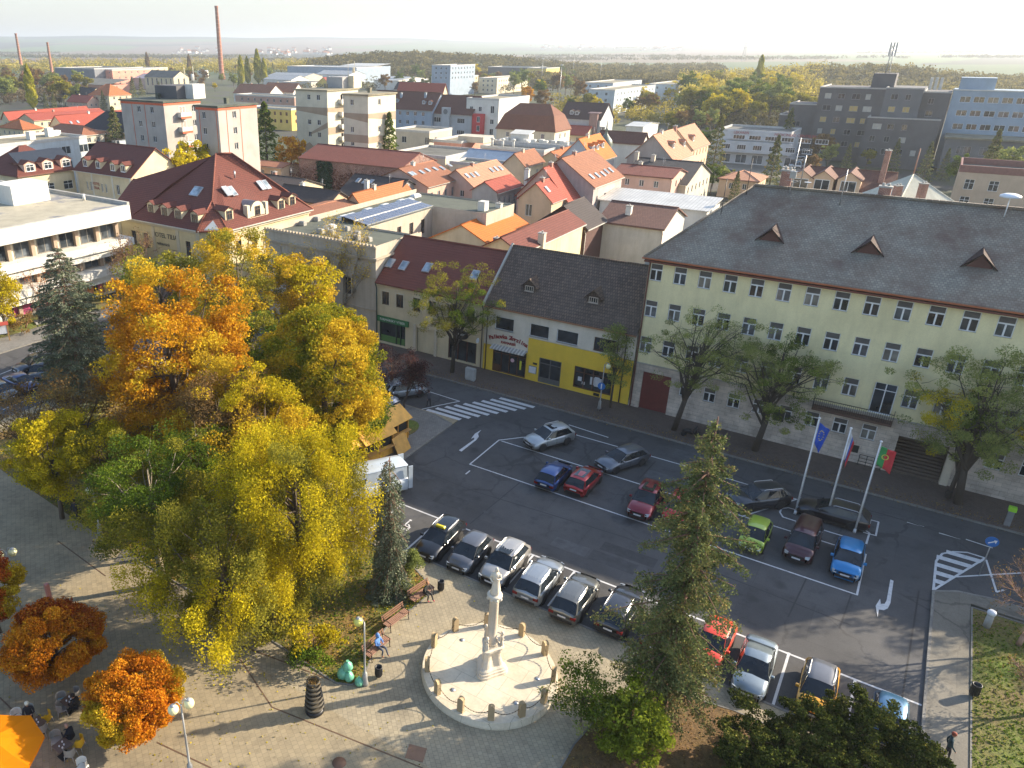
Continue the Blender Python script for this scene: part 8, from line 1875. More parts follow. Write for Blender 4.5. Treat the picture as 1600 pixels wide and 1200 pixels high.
# lamps, benches, bins, signs
GLOBE=plain('lamp_globe',(.72,.68,.38),.25);POLE=plain('lamp_pole_grey',(.36,.36,.35),.5,.5)
def street_lamp(loc,label,h=4.0,two=True,rz=0,mat=None):
 t=thing('street_lamp',label,'street lamp',loc,rz,'globe lamps on the square')
 m=MB();m.lathe([(.19,0),(.19,.12),(.15,.3),(.13,.8),(.06,.86),(.055,h*.55),(.065,h*.56),(.045,h*.6),(.04,h)],n=14);m.build('pole',POLE,t)
 for s in((-1,1)if two else(1,)):
  m=MB();x=s*.36;ring=[(s*.04+(x-s*.04)*f,0,h-.25+.5*math.sin(math.pi*(.15+.75*f)))for f in[k/8 for k in range(9)]];m.path(ring,.022,6)
  a=m.build('lamp_arm',POLE,t)
  m=MB();z=h-.12;m.lathe([(.03,-.27),(.15,-.22),(.235,-.08),(.25,.02),(.22,.14),(.12,.22),(.05,.24)],(x,0,z),20);g=m.build('globe',mat or GLOBE,t)
  m=MB();m.lathe([(.12,.19),(.125,.26),(.04,.3)],(x,0,z),14);m.build('globe_cap',POLE,g)
 return t
street_lamp((-22.4,15.75,.1),'double globe lamp beside the round orange tree at the bottom',4.6,rz=R(65))
street_lamp((-40.1,17.7,.1),'double globe lamp at the left edge between the orange trees',4.3,rz=R(60))
street_lamp((*G(157,836)[:2],.12),'globe lamp in front of the white-branched tree',3.6,two=False,rz=R(200))
street_lamp((-19.05,25.15,.12),'globe lamp beside the green rubbish bags',4.3,two=False,rz=R(190),mat=plain('lamp_globe_lit_yellow',(.70,.66,.16),.3))
street_lamp((*G(560,525)[:2],.1),'double globe lamp on the pavement in front of the parapet building',4.4,rz=0)
street_lamp((*G(936,640)[:2],.1),'globe lamp on the pavement in front of the yellow shop front',4.6,two=False,rz=0)
WOOD=plain('bench_slat_brown',(.24,.125,.08),.6);IRON=plain('cast_iron_dark',(.05,.035,.03),.5,.5)
def bench(loc,rz,label):
 t=thing('park_bench',label,'bench',loc,rz,'slatted benches along the park edge')
 m=MB()
 for k in range(5):m.bevbox(-.95,-.24+k*.105,.43,.95,-.16+k*.105,.475,.01)
 m.build('seat',WOOD,t);m=MB()
 for k in range(3):
  z=.56+k*.13;y=.30+k*.035;m.box(-.95,y,z,.95,y+.03,z+.09)
 m.build('backrest',WOOD,t)
 for x in(-.8,.8):
  m=MB();m.path([(x,-.28,0),(x,-.22,.25),(x,-.25,.42),(x,.27,.42),(x,.30,.6),(x,.40,.92)],.028,6);m.path([(x,.36,0),(x,.24,.22),(x,.27,.42)],.028,6);m.path([(x,-.25,.42),(x,-.27,.62),(x,.12,.66),(x,.32,.64)],.022,6);m.build('leg',IRON,t)
 return t
b1=math.atan2(*(lambda a,b:(b[1]-a[1],b[0]-a[0]))(G(560,1050),G(590,990)));
pa=G(573,1032);pb=G(620,980);pc=G(643,952)
bench((-19.9,27.5,.1),R(86),'brown slatted bench with the sitting person in blue');bench((-20.35,30.1,.1),R(82),'empty brown slatted bench between the two occupied ones');bench((-20.35,32.9,.1),R(80),'brown slatted bench with the person in dark clothes')
def bin_(loc,label,r=.2,h=.7,mat=None):
 t=thing('litter_bin',label,'bin',loc,0,'black litter bins');m=MB();m.lathe([(r*.8,.1),(r,.2),(r,h),(r*1.12,h+.02),(r*1.05,h+.06),(r*.8,h+.05),(r*.8,h-.1)],n=16)
 for k in range(16):a=2*math.pi*k/16;m.box(r*math.cos(a)-.012,r*math.sin(a)-.012,.2,r*math.cos(a)+.012,r*math.sin(a)+.012,h)
 m.build('basket',mat or TRIMB,t);m=MB();m.tube((0,0,0),(0,0,.2),.04);m.build('foot',IRON,t)
bin_((-18.75,26.0,.1),'black litter bin at the lower end of the bench with the person in blue');bin_((-19.75,34.2,.1),'black litter bin near the parked dark grey hatchback',.2,.75);bin_((*G(1519,1090)[:2],.13),'black litter bin on the lawn edge by the path',.22,.75);bin_((*G(1479,782)[:2],.1),'black litter bin beside the street tree at the entrance steps');bin_((*G(1117,688)[:2],.1),'dark litter bin on the pavement near the red gate tree')
bagm=plain('green_bag_plastic',(.16,.46,.30),.35,var=.25,scale=6)
for k,(x,y,z,r,h,lab)in enumerate(((-20.35,24.85,.12,.30,.72,'pale green rubbish bag, left one by the lamp foot'),(-19.95,24.9,.12,.26,.6,'pale green rubbish bag standing in the middle of the heap'),(-19.3,24.95,.12,.24,.5,'small pale green rubbish bag right of the lamp foot'),(-20.15,25.05,.62,.27,.6,'pale green rubbish bag lying on top of the heap'))):
 t=thing('rubbish_bag',lab,'rubbish bag',(x,y,z),k*1.3,'green rubbish bags at the lamp');m=MB()
 rings=[]
 for i,(rr,zz)in enumerate(((.55,0),(.95,.12),(1.05,.35),(.95,.6),(.6,.82),(.16,.93),(.14,.97),(.3,1.06))):rings.append([(r*rr*(1+.10*math.sin(5*a+i*1.7+k))*math.cos(a),r*rr*(1+.10*math.cos(4*a+i*2.1))*math.sin(a),h*zz)for a in[2*math.pi*q/18 for q in range(18)]])
 m.loft(rings);m.build('bag',bagm,t)
p=G(492,1113);t=thing('planter_tower','dark tapering tower of stacked planter rings on the paving','planter',(p[0],p[1],.1))
for k in range(7):
 m=MB();r=.50-.028*k;z=.2+k*.27;m.lathe([(r*.72,z),(r,z+.18),(r+.03,z+.27),(r-.05,z+.27),(r*.7,z+.2)],n=22);m.build('planter_ring',plain('planter_brown',(.10,.085,.06),.7),t)
m=MB();m.lathe([(.42,0),(.5,.05),(.45,.2),(.36,.22)],n=20);m.build('foot',BLACKM,t);rng=np.random.default_rng(2);P=rng.normal(size=(260,3))*np.array([.16,.16,.05])+np.array([0,0,2.08]);child('dry_plants',leaf_mesh('dry_plants',P,.09,rng.uniform(0,1,260),L_BROWN),t)
for u,v,r,lab in((530,1192,.34,'round'),):
 p=G(u,v,.1);m=MB();m.lathe([(r,.105),(r,.122),(.01,.124)],n=28);o=m.build('manhole_cover',plain('rust_brown_iron',(.16,.085,.05),.7),None,(p[0],p[1],0));tag(o,'round rust-brown manhole cover in the paving','manhole cover')
p=G(650,1177,.1);m=MB();m.box(-.45,-.42,.1,.45,.42,.122);o=m.build('access_cover',plain('rust_brown_iron2',(.22,.125,.075),.7),None,(p[0],p[1],0));o.rotation_euler=(0,0,R(18));tag(o,'square rust-brown access cover beside the monument','access cover')
p=G(205,870,.1);m=MB();m.box(-.9,-.7,.1,.9,.7,.125)
for k in range(9):m.box(-.85+k*.2,-.65,.125,-.75+k*.2,.65,.135)
o=m.build('floor_grating',plain('grey_grating',(.13,.12,.10),.6),None,(p[0],p[1],0));o.rotation_euler=(0,0,R(25));tag(o,'square floor grating at the edge of the park bed','grating')
# flags
def flag(loc,label,h,which):
 t=thing('flagpole',label,'flagpole',loc,0,'white flagpoles in the car park')
 m=MB();m.tube((0,0,0),(0,0,.3),.11,.09,12);m.tube((0,0,.3),(0,0,h),.062,.045,10);m.lathe([(.05,0),(.09,.04),(.09,.1),(.01,.15)],(0,0,h),10);m.tube((.09,0,1.0),(.08,0,h-.1),.008,n=4);m.build('pole',plain('pole_white',(.68,.68,.68),.35),t)
 nx,nz=16,14;W_,H_=(1.15,1.65)if which!='mid' else(1.1,1.7)
 def P(i,j):
  f,g=i/nx,j/nz;drape={'eu':.62,'mid':.30,'last':.80}[which]
  x=.08+W_*f*drape*(1-.45*g*(which!='last'));z=h-.25-H_*g*(.85 if which=='last' else 1)-f*((1.0-drape)*1.1+.25*g);y=.10*math.sin(f*9+g*2.5)*f+.05*math.sin(g*6)
  return(x,y,z)
 mats={'eu':[plain('flag_blue',(.01,.07,.42),.7)],'mid':[plain('flag_white',(.6,.6,.62),.7),plain('flag_blue2',(.05,.12,.42),.7),plain('flag_red',(.50,.03,.04),.7)],'last':[plain('flag_green',(.03,.26,.07),.7),plain('flag_red',(.50,.03,.04),.7)]}[which]
 m=MB()
 for i in range(nx):
  for j in range(nz):
   mi=0
   if which=='mid':mi=0 if j<nz*.34 else(1 if j<nz*.67 else 2)
   if which=='mid':mi=(0,1,2)[min(2,int(i/nx*3))]
   if which=='last':mi=0 if i<nx*.42 else 1
   m.poly([P(i,j+1),P(i+1,j+1),P(i+1,j),P(i,j)],mi,True)
 f=m.build('flag',mats,t)
 sol=f.modifiers.new('thickness','SOLIDIFY');sol.thickness=.012
 m=MB()
 if which=='eu':
  for k in range(12):
   a=2*math.pi*k/12;q=P(nx*(.5+.24*math.cos(a)),nz*(.42+.20*math.sin(a)))
   pts=[(q[0]+(.06 if i%2==0 else.025)*math.cos(R(90+36*i)),q[1]-.03,q[2]+(.06 if i%2==0 else.025)*math.sin(R(90+36*i)))for i in range(10)];m.poly(pts)
  m.build('flag_stars',plain('star_yellow',(.6,.5,.05),.6),f)
 if which=='last':
  q=P(nx*.42,nz*.42)
  for k in range(20):a,b=2*math.pi*k/20,2*math.pi*(k+1)/20;m.poly([(q[0]+r_*math.cos(c),q[1]-.05,q[2]+r_*math.sin(c))for r_,c in((.15,a),(.15,b),(.21,b),(.21,a))])
  m.box(q[0]-.07,q[1]-.06,q[2]-.09,q[0]+.07,q[1]-.05,q[2]+.09,1)
  m.build('flag_emblem',[plain('emblem_yellow',(.55,.5,.08),.6),plain('emblem_red',(.5,.05,.04),.6)],f)
flag((-2.85,57.15,0),'white flagpole with the blue starred flag, leftmost of three',7.9,'eu');flag((-.85,57.35,0),'white flagpole in the middle with a limp white, blue and red flag',7.6,'mid');flag((1.05,57.0,0),'white flagpole with the green and red flag, rightmost of three',7.3,'last')
# signs and boxes
def sign(loc,label,kind):
 t=thing('road_sign',label,'road sign',loc,0);m=MB();m.tube((0,0,0),(0,0,3.0),.035,n=8);m.build('pole',POLE,t)
 m=MB();m.lathe([(.36,0),(.36,.03)],n=28);m.xform(Matrix.Translation((0,-.06,2.7))@Matrix.Rotation(R(90),4,'X'));f=m.build('sign_face',plain('sign_blue',(.02,.14,.42),.4),t)
 m=MB()
 if kind=='arrow':
  m.xform(Matrix.Identity(4));m.poly([(-.2,-.10,2.58),(-.16,-.10,2.52),(.14,-.10,2.74),(.10,-.10,2.80)][::1]);m.poly([(.06,-.101,2.85),(.2,-.101,2.62),(.24,-.101,2.88)]);
 else:m.box(-.05,-.105,2.45,.05,-.095,2.95)
 m.build('sign_symbol',plain('sign_white',(.7,.7,.66),.5),f)
sign((*G(935,645)[:2],.1),'round blue sign on the lamp side of the pavement before the yellow shop front','bar')
sign((8.35,56.2,0),'round blue arrow sign at the hatched traffic island','arrow')
p=G(731,595);t=thing('switch_cabinet','light grey electrical cabinet on the pavement near the zebra crossing','cabinet',(p[0]+.2,p[1]+.15,.1));m=MB();m.bevbox(-.55,-.2,.12,.55,.2,1.35,.05);m.box(-.5,-.17,0,.5,.17,.12);m.build('cabinet',plain('cabinet_grey',(.36,.37,.36),.5),t)
m=MB();m.box(-.5,-.215,.2,-.01,-.203,1.25);m.box(.01,-.215,.2,.5,-.203,1.25);m.box(-.06,-.23,.7,-.03,-.216,.85);m.build('cabinet_door',plain('cabinet_grey2',(.40,.41,.40),.5),t)
p=G(1540,982);t=thing('bollard_light','squat white-topped concrete post on the lawn','post',(p[0],p[1],.13));m=MB();m.tube((0,0,0),(0,0,.95),.2,.18,14);m.build('post',CONC,t);m=MB();m.lathe([(.2,.95),(.23,.98),(.23,1.12),(.16,1.2),(.01,1.22)],n=16);m.build('cap',plain('white_enamel',(0.7,0.72,0.75),0.3),t)
p=G(1572,822);t=thing('ticket_machine','slim grey post with bright green head on the pavement','post',(p[0],p[1],.1));m=MB();m.bevbox(-.18,-.15,0,.18,.15,1.2,.03);m.build('post',plain('machine_grey',(.2,.2,.2),.5),t);m=MB();m.bevbox(-.24,-.18,1.2,.24,.18,1.55,.04);m.build('head',plain('signal_green',(.30,.62,.03),.5),t)
p=G(78,938,.1);t=thing('red_post','thin pinkish red post behind the round orange tree','post',(p[0],p[1],.1));m=MB();m.bevbox(-.12,-.12,0,.12,.12,1.3,.04);m.build('post',plain('post_red',(.55,.22,.18),.5),t)
p=G(4,535);t=thing('information_board','wooden information board with red roof on the lawn at the left edge','board',(p[0],p[1],.14),R(60));m=MB()
for x in(-.8,.8):m.box(x-.06,-.06,0,x+.06,.06,2.1)
m.build('post',plain('board_wood',(.35,.2,.08),.6),t);m=MB();m.box(-.74,-.04,.9,.74,.04,1.95);m.build('panel',plain('board_white',(.6,.62,.65),.5),t);m=MB();m.slab([(-1.0,-.4,2.05),(1.0,-.4,2.05),(1.0,0,2.35),(-1.0,0,2.35)],.05);m.slab([(1.0,.4,2.05),(-1.0,.4,2.05),(-1.0,0,2.35),(1.0,0,2.35)],.05);m.build('roof',plain('board_red',(.35,.06,.04),.6),t)
p=G(76,503);t=thing('sculpture','black blocky sculpture on a stone slab on the lawn','sculpture',(p[0],p[1],.14),R(70));m=MB();m.box(-1.6,-.8,0,1.6,.8,.15);m.build('slab',CONC,t);m=MB()
for q in((-1.1,-.3,.15,-.6,.3,1.7),(.5,-.3,.15,1.0,.3,1.6),(-1.2,-.4,1.2,1.1,.4,1.9),(-.3,-.3,.5,.3,.4,1.1),(-.8,-.5,.8,-.1,.2,1.3)):m.bevbox(*q,.08)
m.build('body',BLACKM,t)
# wooden market stalls
WOODS=plain('stall_plywood',(.72,.37,.06),.6,var=.2,scale=1.2);WOODD=plain('stall_wood_dark',(.55,.26,.045),.6,var=.2)
def stall(loc,rz,label,L=3.4,D=2.3):
 t=thing('market_stall',label,'market stall',loc,rz,'wooden market stalls at the park corner');m=MB()
 m.box(0,0,0,.06,D,2.2);m.box(L-.06,0,0,L,D,2.2);m.box(.065,D-.06,0,L-.065,D,2.2);m.box(.065,0,0,L-.065,.05,.95);m.box(.065,0,2.0,L-.065,.05,2.2)
 for x in(0,L-.06):m.poly([(x,0,2.2),(x,D,2.2),(x,D/2,2.9)]);m.poly([(x+.06,D,2.2),(x+.06,0,2.2),(x+.06,D/2,2.9)])
 m.build('wall',WOODS,t);m=MB()
 for x in(.02,L/2,L-.12):m.box(x,-.05,0,x+.1,-.002,2.2)
 m.build('post',WOODD,t)
 m=MB();m.slab([(-.15,-.35,2.05),(L+.15,-.35,2.05),(L+.15,D/2,2.95),(-.15,D/2,2.95)],.05);m.slab([(L+.15,D+.25,2.1),(-.15,D+.25,2.1),(-.15,D/2,2.95),(L+.15,D/2,2.95)],.05);m.build('roof',WOODS,t)
 m=MB();m.box(.1,-.45,.95,L-.1,-.06,1.0);m.build('counter',plain('stall_counter',(.45,.24,.07),.6),t)
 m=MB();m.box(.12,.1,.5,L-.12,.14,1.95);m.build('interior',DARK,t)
 return t
def sp(a,b):a,b=G(*a),G(*b);return(a[0],a[1],.1),math.atan2(b[1]-a[1],b[0]-a[0])
l,r=sp((570,730),(610,711));stall(l,r,'wooden market stall with open counter hatch nearest the white van',3.3)
l,r=sp((603,704),(634,687));stall(l,r,'wooden market stall with gable roof behind the first stall',3.0)
l,r=sp((545,745),(568,733));stall((l[0]-.4,l[1]+.6,.1),r,'third wooden market stall, half hidden under the turning maple',2.4)
l,r=sp((613,708),(634,693));t=thing('plywood_board','large loose plywood board leaning against the stall','board',(l[0]+.9,l[1]+.6,.1),r);m=MB();m.box(-.95,-.03,0,.95,.03,1.6);o=m.build('board',plain('plywood_bright',(.50,.27,.06),.6,var=.15),t);o.rotation_euler=(R(-28),0,0)
# outdoor cafe at the lower left
ch_m=[plain('chair_yellow',(.62,.36,.015),.5),plain('chair_grey',(.30,.285,.26),.6),plain('chair_white',(.62,.61,.56),.5),plain('chair_blue_cushion',(.12,.38,.5),.7)]
def cafe_chair(p,rz,k,label):
 t=thing('cafe_chair',label,'chair',(p[0],p[1],.1),rz,'chairs of the outdoor cafe');m=MB()
 m.bevbox(-.23,-.23,.41,.23,.23,.46,.02);m.build('seat',ch_m[3 if 'blue' in label else k],t)
 m=MB();rings=[]
 for z in(.47,.62,.78,.86):rings.append([(.27*math.cos(a),.02+.26*math.sin(a),z+(.0 if z<.8 else.03*math.sin(a)))for a in[R(q)for q in range(-10,191,20)]]+[(.25*math.cos(a),.02+.24*math.sin(a),z)for a in[R(q)for q in range(190,-11,-20)]])
 m.loft(rings,smooth=False);m.build('backrest',ch_m[k],t)
 for x,y in((-.2,-.2),(.2,-.2),(-.2,.2),(.2,.2)):
  m=MB();m.tube((x,y,.42),(x*1.25,y*1.25,0),.014,n=6);m.build('leg',METAL,t)
def cafe_table(p,label):
 t=thing('cafe_table',label,'table',(p[0],p[1],.1),0,'tables of the outdoor cafe');m=MB();m.bevbox(-.36,-.36,.70,.36,.36,.74,.015);m.build('tabletop',plain('table_brown',(.13,.085,.06),.4),t)
 m=MB();m.tube((0,0,.05),(0,0,.7),.035,n=8);m.bevbox(-.25,-.25,0,.25,.25,.05,.02);m.build('leg',BLACKM,t)
 for k,(x,y)in enumerate(((.1,.05),(-.12,.1),(.0,-.14),(.2,-.1))):
  m=MB();m.lathe([(.03,0),(.04,.02),(.036,.09),(.03,.09),(.03,.02)],n=10);o=m.build('cup',plain('cup_white',(.7,.7,.7),.2),None,(p[0]+x,p[1]+y,.842));tag(o,['white cup','left white cup','front white cup','white cup at the edge'][k]+' on the '+label[11:],'cup','cups on the cafe tables')
cafe_table(G(57,1130,.8),'brown cafe table of the guest in the pale hat');cafe_table(G(97,1165,.8),'brown cafe table of the bald guest');cafe_table(G(108,1094,.8),'brown cafe table nearest the round orange tree')
for(u,v),rz,k,lab in(((72,1124),-1.2,0,'yellow cafe chair empty at the table of the guest in the pale hat'),((43,1148),2.2,0,'yellow cafe chair with blue cushion near the parasol'),((66,1140),-2.4,1,'grey cafe chair opposite the guest in the pale hat'),((97,1096),1.0,1,'cream cafe chair with blue cushion at the table near the orange tree'),((97,1108),2.6,1,'grey wire cafe chair at the table near the orange tree'),((118,1088),-.4,1,'grey cafe chair at the far side of the table near the orange tree'),((88,1157),.9,1,'grey wire cafe chair left of the bald guest'),((110,1178),-2.6,1,'grey cafe chair below the bald guest'),((27,1122),1.5,2,'white cafe chair by the parasol edge'),((123,1163),-1.0,0,'yellow cafe chair of the bald guest'),((46,1116),.4,1,'dark grey chair of the guest in the pale hat'),((2,1040),.5,0,'yellow cafe chair at the left edge'),((128,1200),.3,2,'white cafe chair cut by the lower edge')):
 cafe_chair(G(u,v,.5),rz,k,lab)
p=G(-16,1150,3.3);t=thing('parasol','large orange cafe parasol cut off by the lower left corner','parasol',(p[0],p[1],.1));m=MB();m.tube((0,0,0),(0,0,3.2),.04,n=8);m.box(-.3,-.3,0,.3,.3,.12);m.build('pole',METAL,t)
m=MB();n=8;top=(0,0,3.15)
for k in range(n):
 a,b=2*math.pi*k/n+.2,2*math.pi*(k+1)/n+.2;r=2.15;A_,B_=(r*math.cos(a),r*math.sin(a),2.35),(r*math.cos(b),r*math.sin(b),2.35);M_=tuple((A_[i]+B_[i])/2*(1 if i<2 else 1)-(0 if i<2 else-.0)for i in range(3));M_=(M_[0],M_[1],2.30)
 for i in range(5):
  f0,f1=i/5,(i+1)/5
  def L_(P,f):return(P[0]*f,P[1]*f,3.15+(P[2]-3.15)*f-.12*math.sin(math.pi*f))
  m.poly([L_(A_,f0),L_(A_,f1),L_(M_,f1),L_(M_,f0)]if i else[top,L_(A_,f1),L_(M_,f1)]);m.poly([L_(M_,f0),L_(M_,f1),L_(B_,f1),L_(B_,f0)]if i else[top,L_(M_,f1),L_(B_,f1)])
 m.poly([A_,M_,(M_[0],M_[1],2.14),(A_[0],A_[1],2.19)]);m.poly([M_,B_,(B_[0],B_[1],2.19),(M_[0],M_[1],2.14)])
m.build('canopy',leafmat('orange_canvas',[(.80,.26,.01),(.80,.26,.01)],.4),t);m=MB()
for k in range(n):a=2*math.pi*k/n+.2;m.tube((0,0,2.86),(2.1*math.cos(a),2.1*math.sin(a),2.2),.014,n=5)
m.lathe([(.12,3.12),(.1,3.25),(.02,3.3)],n=10);m.build('ribs',METAL,t)
# people
SKIN=plain('skin',(.46,.26,.18),.6)
def person(loc,rz,label,pose,top,legs,hair,hat=None,hood=None,shoes=(.02,.02,.02),skirt=False):
 """one continuous skinned body; clothing colours follow the height along it"""
 t=thing('person',label,'person',loc,rz)
 J,E,Rr,Mt=[],[],[],[]
 def j(p,r,par=None,m=0):
  J.append(p);Rr.append(r);Mt.append(m)
  if par is not None:E.append((par,len(J)-1))
  return len(J)-1
 if pose=='stand' or pose=='walk':
  s=.16 if pose=='walk' else.04
  pel=j((0,0,.95),(.155,.12));ch=j((0,0,1.15),(.14,.11),pel);sh=j((0,-.01,1.38),(.17,.11),ch);nk=j((0,-.01,1.50),(.055,.055),sh)
  for q in(-1,1):
   hp=j((q*.09,0,.88),(.10,.10),pel);kn=j((q*.10,-q*s*.6-.03,.50),(.065,.07),hp);an=j((q*.10,-q*s-(.0),.10),(.042,.045),kn);j((q*.11,-q*s-.16,.05),(.04,.035),an)
   so=j((q*.20,0,1.37),(.065,.065),sh);el=j((q*.25,q*s*.6+.03,1.10),(.048,.048),so);wr=j((q*.24,q*s*1.0-.08,.87),(.032,.032),el);j((q*.235,q*s*1.0-.12,.79),(.03,.04),wr)
  hz,hy=1.62,-.02
 else:
  lean={'sit':0.05,'sitlean':-.16}[pose if pose in('sit','sitlean')else 'sit']
  pel=j((0,0,.56),(.16,.14));ch=j((0,lean*.5+.02,.78),(.14,.11),pel);sh=j((0,lean,1.00),(.17,.11),ch);nk=j((0,lean*1.2-.01,1.12),(.055,.055),sh)
  for q in(-1,1):
   hp=j((q*.09,-.03,.54),(.095,.095),pel);kn=j((q*.13,-.46,.52),(.065,.065),hp);an=j((q*.14,-.50-.1*q,.12),(.042,.045),kn);j((q*.14,-.63-.1*q,.06),(.04,.035),an)
   so=j((q*.20,lean,.99),(.065,.065),sh);el=j((q*.27,lean-.12,.76),(.048,.048),so);wr=j((q*.12,lean-.34,.78),(.032,.032),el);j((q*.06,lean-.38,.80),(.03,.035),wr)
  hz,hy=1.24,lean*1.3-.03
 me=bpy.data.meshes.new('body');me.from_pydata(J,E,[]);o=bpy.data.objects.new('body',me);link(o)
 sk=o.modifiers.new('skin','SKIN');
 for k,r in enumerate(Rr):me.skin_vertices[0].data[k].radius=r
 me.skin_vertices[0].data[0].use_root=True
 ss=o.modifiers.new('sub','SUBSURF');ss.levels=2;ss.render_levels=2
 bpy.context.view_layer.update();m2=bpy.data.meshes.new_from_object(o.evaluated_get(bpy.context.evaluated_depsgraph_get()));bpy.data.objects.remove(o)
 for m_ in(plain('cloth_%s'%(top,),top,.85),plain('cloth_%s'%(legs,),legs,.85),SKIN,plain('shoe_%s'%(shoes,),shoes,.6)):m2.materials.append(m_)
 hip=.98 if pose in('stand','walk')else.60
 for p_ in m2.polygons:
  c=p_.center;mi=0
  if pose in('stand','walk'):
   if c.z<.12:mi=3
   elif c.z<.93 and abs(c.x)<.19:mi=1
   elif c.z<.86 and abs(c.x)>.19:mi=2
   if c.z>1.49:mi=2
  else:
   if c.z<.13:mi=3
   elif c.z<.62:mi=1
   elif c.z>1.11 and abs(c.x)<.1:mi=2
   elif c.y<hy-.30 and c.z>.70:mi=2
  p_.material_index=mi;p_.use_smooth=True
 b=child('body',m2,t)
 m=MB();m.lathe([(.015,-.125),(.06,-.11),(.078,-.05),(.09,.01),(.093,.06),(.075,.11),(.03,.135),(.005,.14)],(0,hy,hz),16,sx=.92,sy=1.08);m.lathe([(.001,-.02),(.016,-.01),(.012,.02),(.003,.04)],(0,hy-.095,hz-.005),8)
 for q in(-1,1):m.lathe([(.002,-.03),(.018,-.01),(.018,.015),(.002,.03)],(q*.087,hy+.005,hz+.0),8,sx=.5)
 m.build('head',SKIN,t)
 m=MB()
 for q in(-1,1):m.lathe([(.001,-.009),(.010,0),(.001,.009)],(q*.033,hy-.088,hz+.02),8)
 m.box(-.025,hy-.093,hz-.058,.025,hy-.083,hz-.048);m.build('face',plain('face_dark',(.10,.04,.035),.6),t)
 if hat or hood or hair:
  c=hat or hood or hair;m=MB();k=1.10 if not hat else 1.18
  prof=[(.088*k,.0),(.098*k,.05),(.085*k,.12),(.04*k,.152),(.003,.158)]if not hood else[(.10,-.12),(.118,-.02),(.118,.06),(.09,.13),(.003,.16)]
  m.lathe(prof,(0,hy+.014,hz),16,sx=.97,sy=1.10);m.build('hat' if hat else('hood' if hood else 'hair'),plain('hair_%s'%(c,),c,.8),t)
 return t
person((-35.0,57.0,0),R(-110),'person in dark jacket walking onto the zebra crossing','walk',(.05,.055,.07),(.02,.02,.025),(.03,.02,.015))
person((-19.85,27.5,.1),R(86),'person in blue hooded jacket sitting on the bench with one leg stretched out','sit',(.10,.22,.50),(.07,.08,.11),None,hood=(.10,.22,.50),shoes=(.30,.12,.05))
person((-20.25,33.05,.1),R(80),'person in dark coat and red shoes sitting on the far bench','sitlean',(.035,.035,.03),(.03,.03,.03),(.34,.16,.08),shoes=(.45,.03,.06))
p=G(46,1118,.6);person((p[0],p[1],.1),R(60),'cafe guest in black jacket and pale hat','sit',(.015,.017,.025),(.02,.02,.025),None,hat=(.62,.62,.50))
p=G(114,1153,.6);person((p[0],p[1],.1),R(-70),'bald cafe guest in black jacket','sitlean',(.012,.014,.025),(.02,.02,.025),None)
p=G(124,1105,.6);person((p[0],p[1],.1),R(-60),'cafe guest in black sitting half behind the round orange tree','sitlean',(.01,.01,.012),(.01,.01,.012),(.02,.015,.01))
p=G(121,815);person((p[0],p[1],.1),R(200),'person in dark clothes walking at the park edge left of the lamp','walk',(.03,.03,.04),(.02,.02,.025),(.03,.02,.015))
p=G(1474,1188);person((p[0],p[1],.1),R(90),'red-haired person in dark jacket on the path at the lower right','walk',(.02,.05,.06),(.02,.02,.03),(.28,.06,.03))
t=thing('a_board','grey advertising board standing by the passage of the farm shop house','board',(*G(720,560)[:2],.1),R(10));m=MB();m.slab([(-.35,-.3,.02),(.35,-.3,.02),(.35,-.02,1.05),(-.35,-.02,1.05)],.03);m.slab([(.35,.26,.02),(-.35,.26,.02),(-.35,-.01,1.05),(.35,-.01,1.05)],.03);m.build('panel',plain('board_grey',(.30,.30,.28),.6),t)
t=thing('motor_scooter','black scooter parked on the pavement in front of the red gate','scooter',(*G(1078,683)[:2],.1),R(30));m=MB()
for x in(-.6,.6):
 q=MB();q.lathe([(.13,-.06),(.24,-.05),(.24,.05),(.13,.06)],n=16);q.xform(Matrix.Translation((x,0,.24))@Matrix.Rotation(R(90),4,'X'));q.build('wheel',TYRE,t)
m.loft([[(-.75,-.12,.5),(-.75,.12,.5),(-.7,.1,.72),(-.7,-.1,.72)],[(-.2,-.17,.35),(-.2,.17,.35),(-.1,.14,.75),(-.1,-.14,.75)],[(.1,-.14,.2),(.1,.14,.2),(.15,.14,.3),(.15,-.14,.3)],[(.45,-.16,.3),(.45,.16,.3),(.42,.16,.95),(.42,-.16,.95)],[(.55,-.05,.4),(.55,.05,.4),(.48,.05,1.0),(.48,-.05,1.0)]]);m.tube((.45,-.3,1.05),(.45,.3,1.05),.02);m.build('body',BLACKM,t)
# fallen leaves
def litter(name,label,n,fn,mat,size=.1,seed=1):
 rng=np.random.default_rng(seed);P=fn(rng,n);a=rng.normal(size=(len(P),3))*np.array([1,1,.12])
 me=leaf_mesh(name,P,size,rng.uniform(0,1,len(P)),mat,asp=.8,axis=None,up=.95);o=child(name,me,None);tag(o,label,'leaves',kind='stuff')
def inpoly(P,poly):
 x,y=P[:,0],P[:,1];c=np.zeros(len(P),bool);n=len(poly)
 for i in range(n):
  (x0,y0),(x1,y1)=poly[i],poly[(i+1)%n];k=((y0>y)!=(y1>y))&(x<(x1-x0)*(y-y0)/(y1-y0+1e-9)+x0);c^=k
 return c
def area(x0,y0,x1,y1,z,poly=None,pw=None):
 def f(rng,n):
  P=np.stack([rng.uniform(x0,x1,n),rng.uniform(y0,y1,n),np.full(n,z)],1)
  if poly is not None:P=P[inpoly(P,poly)]
  if pw is not None:P=P[rng.uniform(0,1,len(P))<pw(P)]
  return P
 return f
litter('fallen_leaves','yellow and brown leaves fallen on the park bed',26000,area(-62,24,-19.4,52,.15,ISLAND),L_GOLD,.10,1)
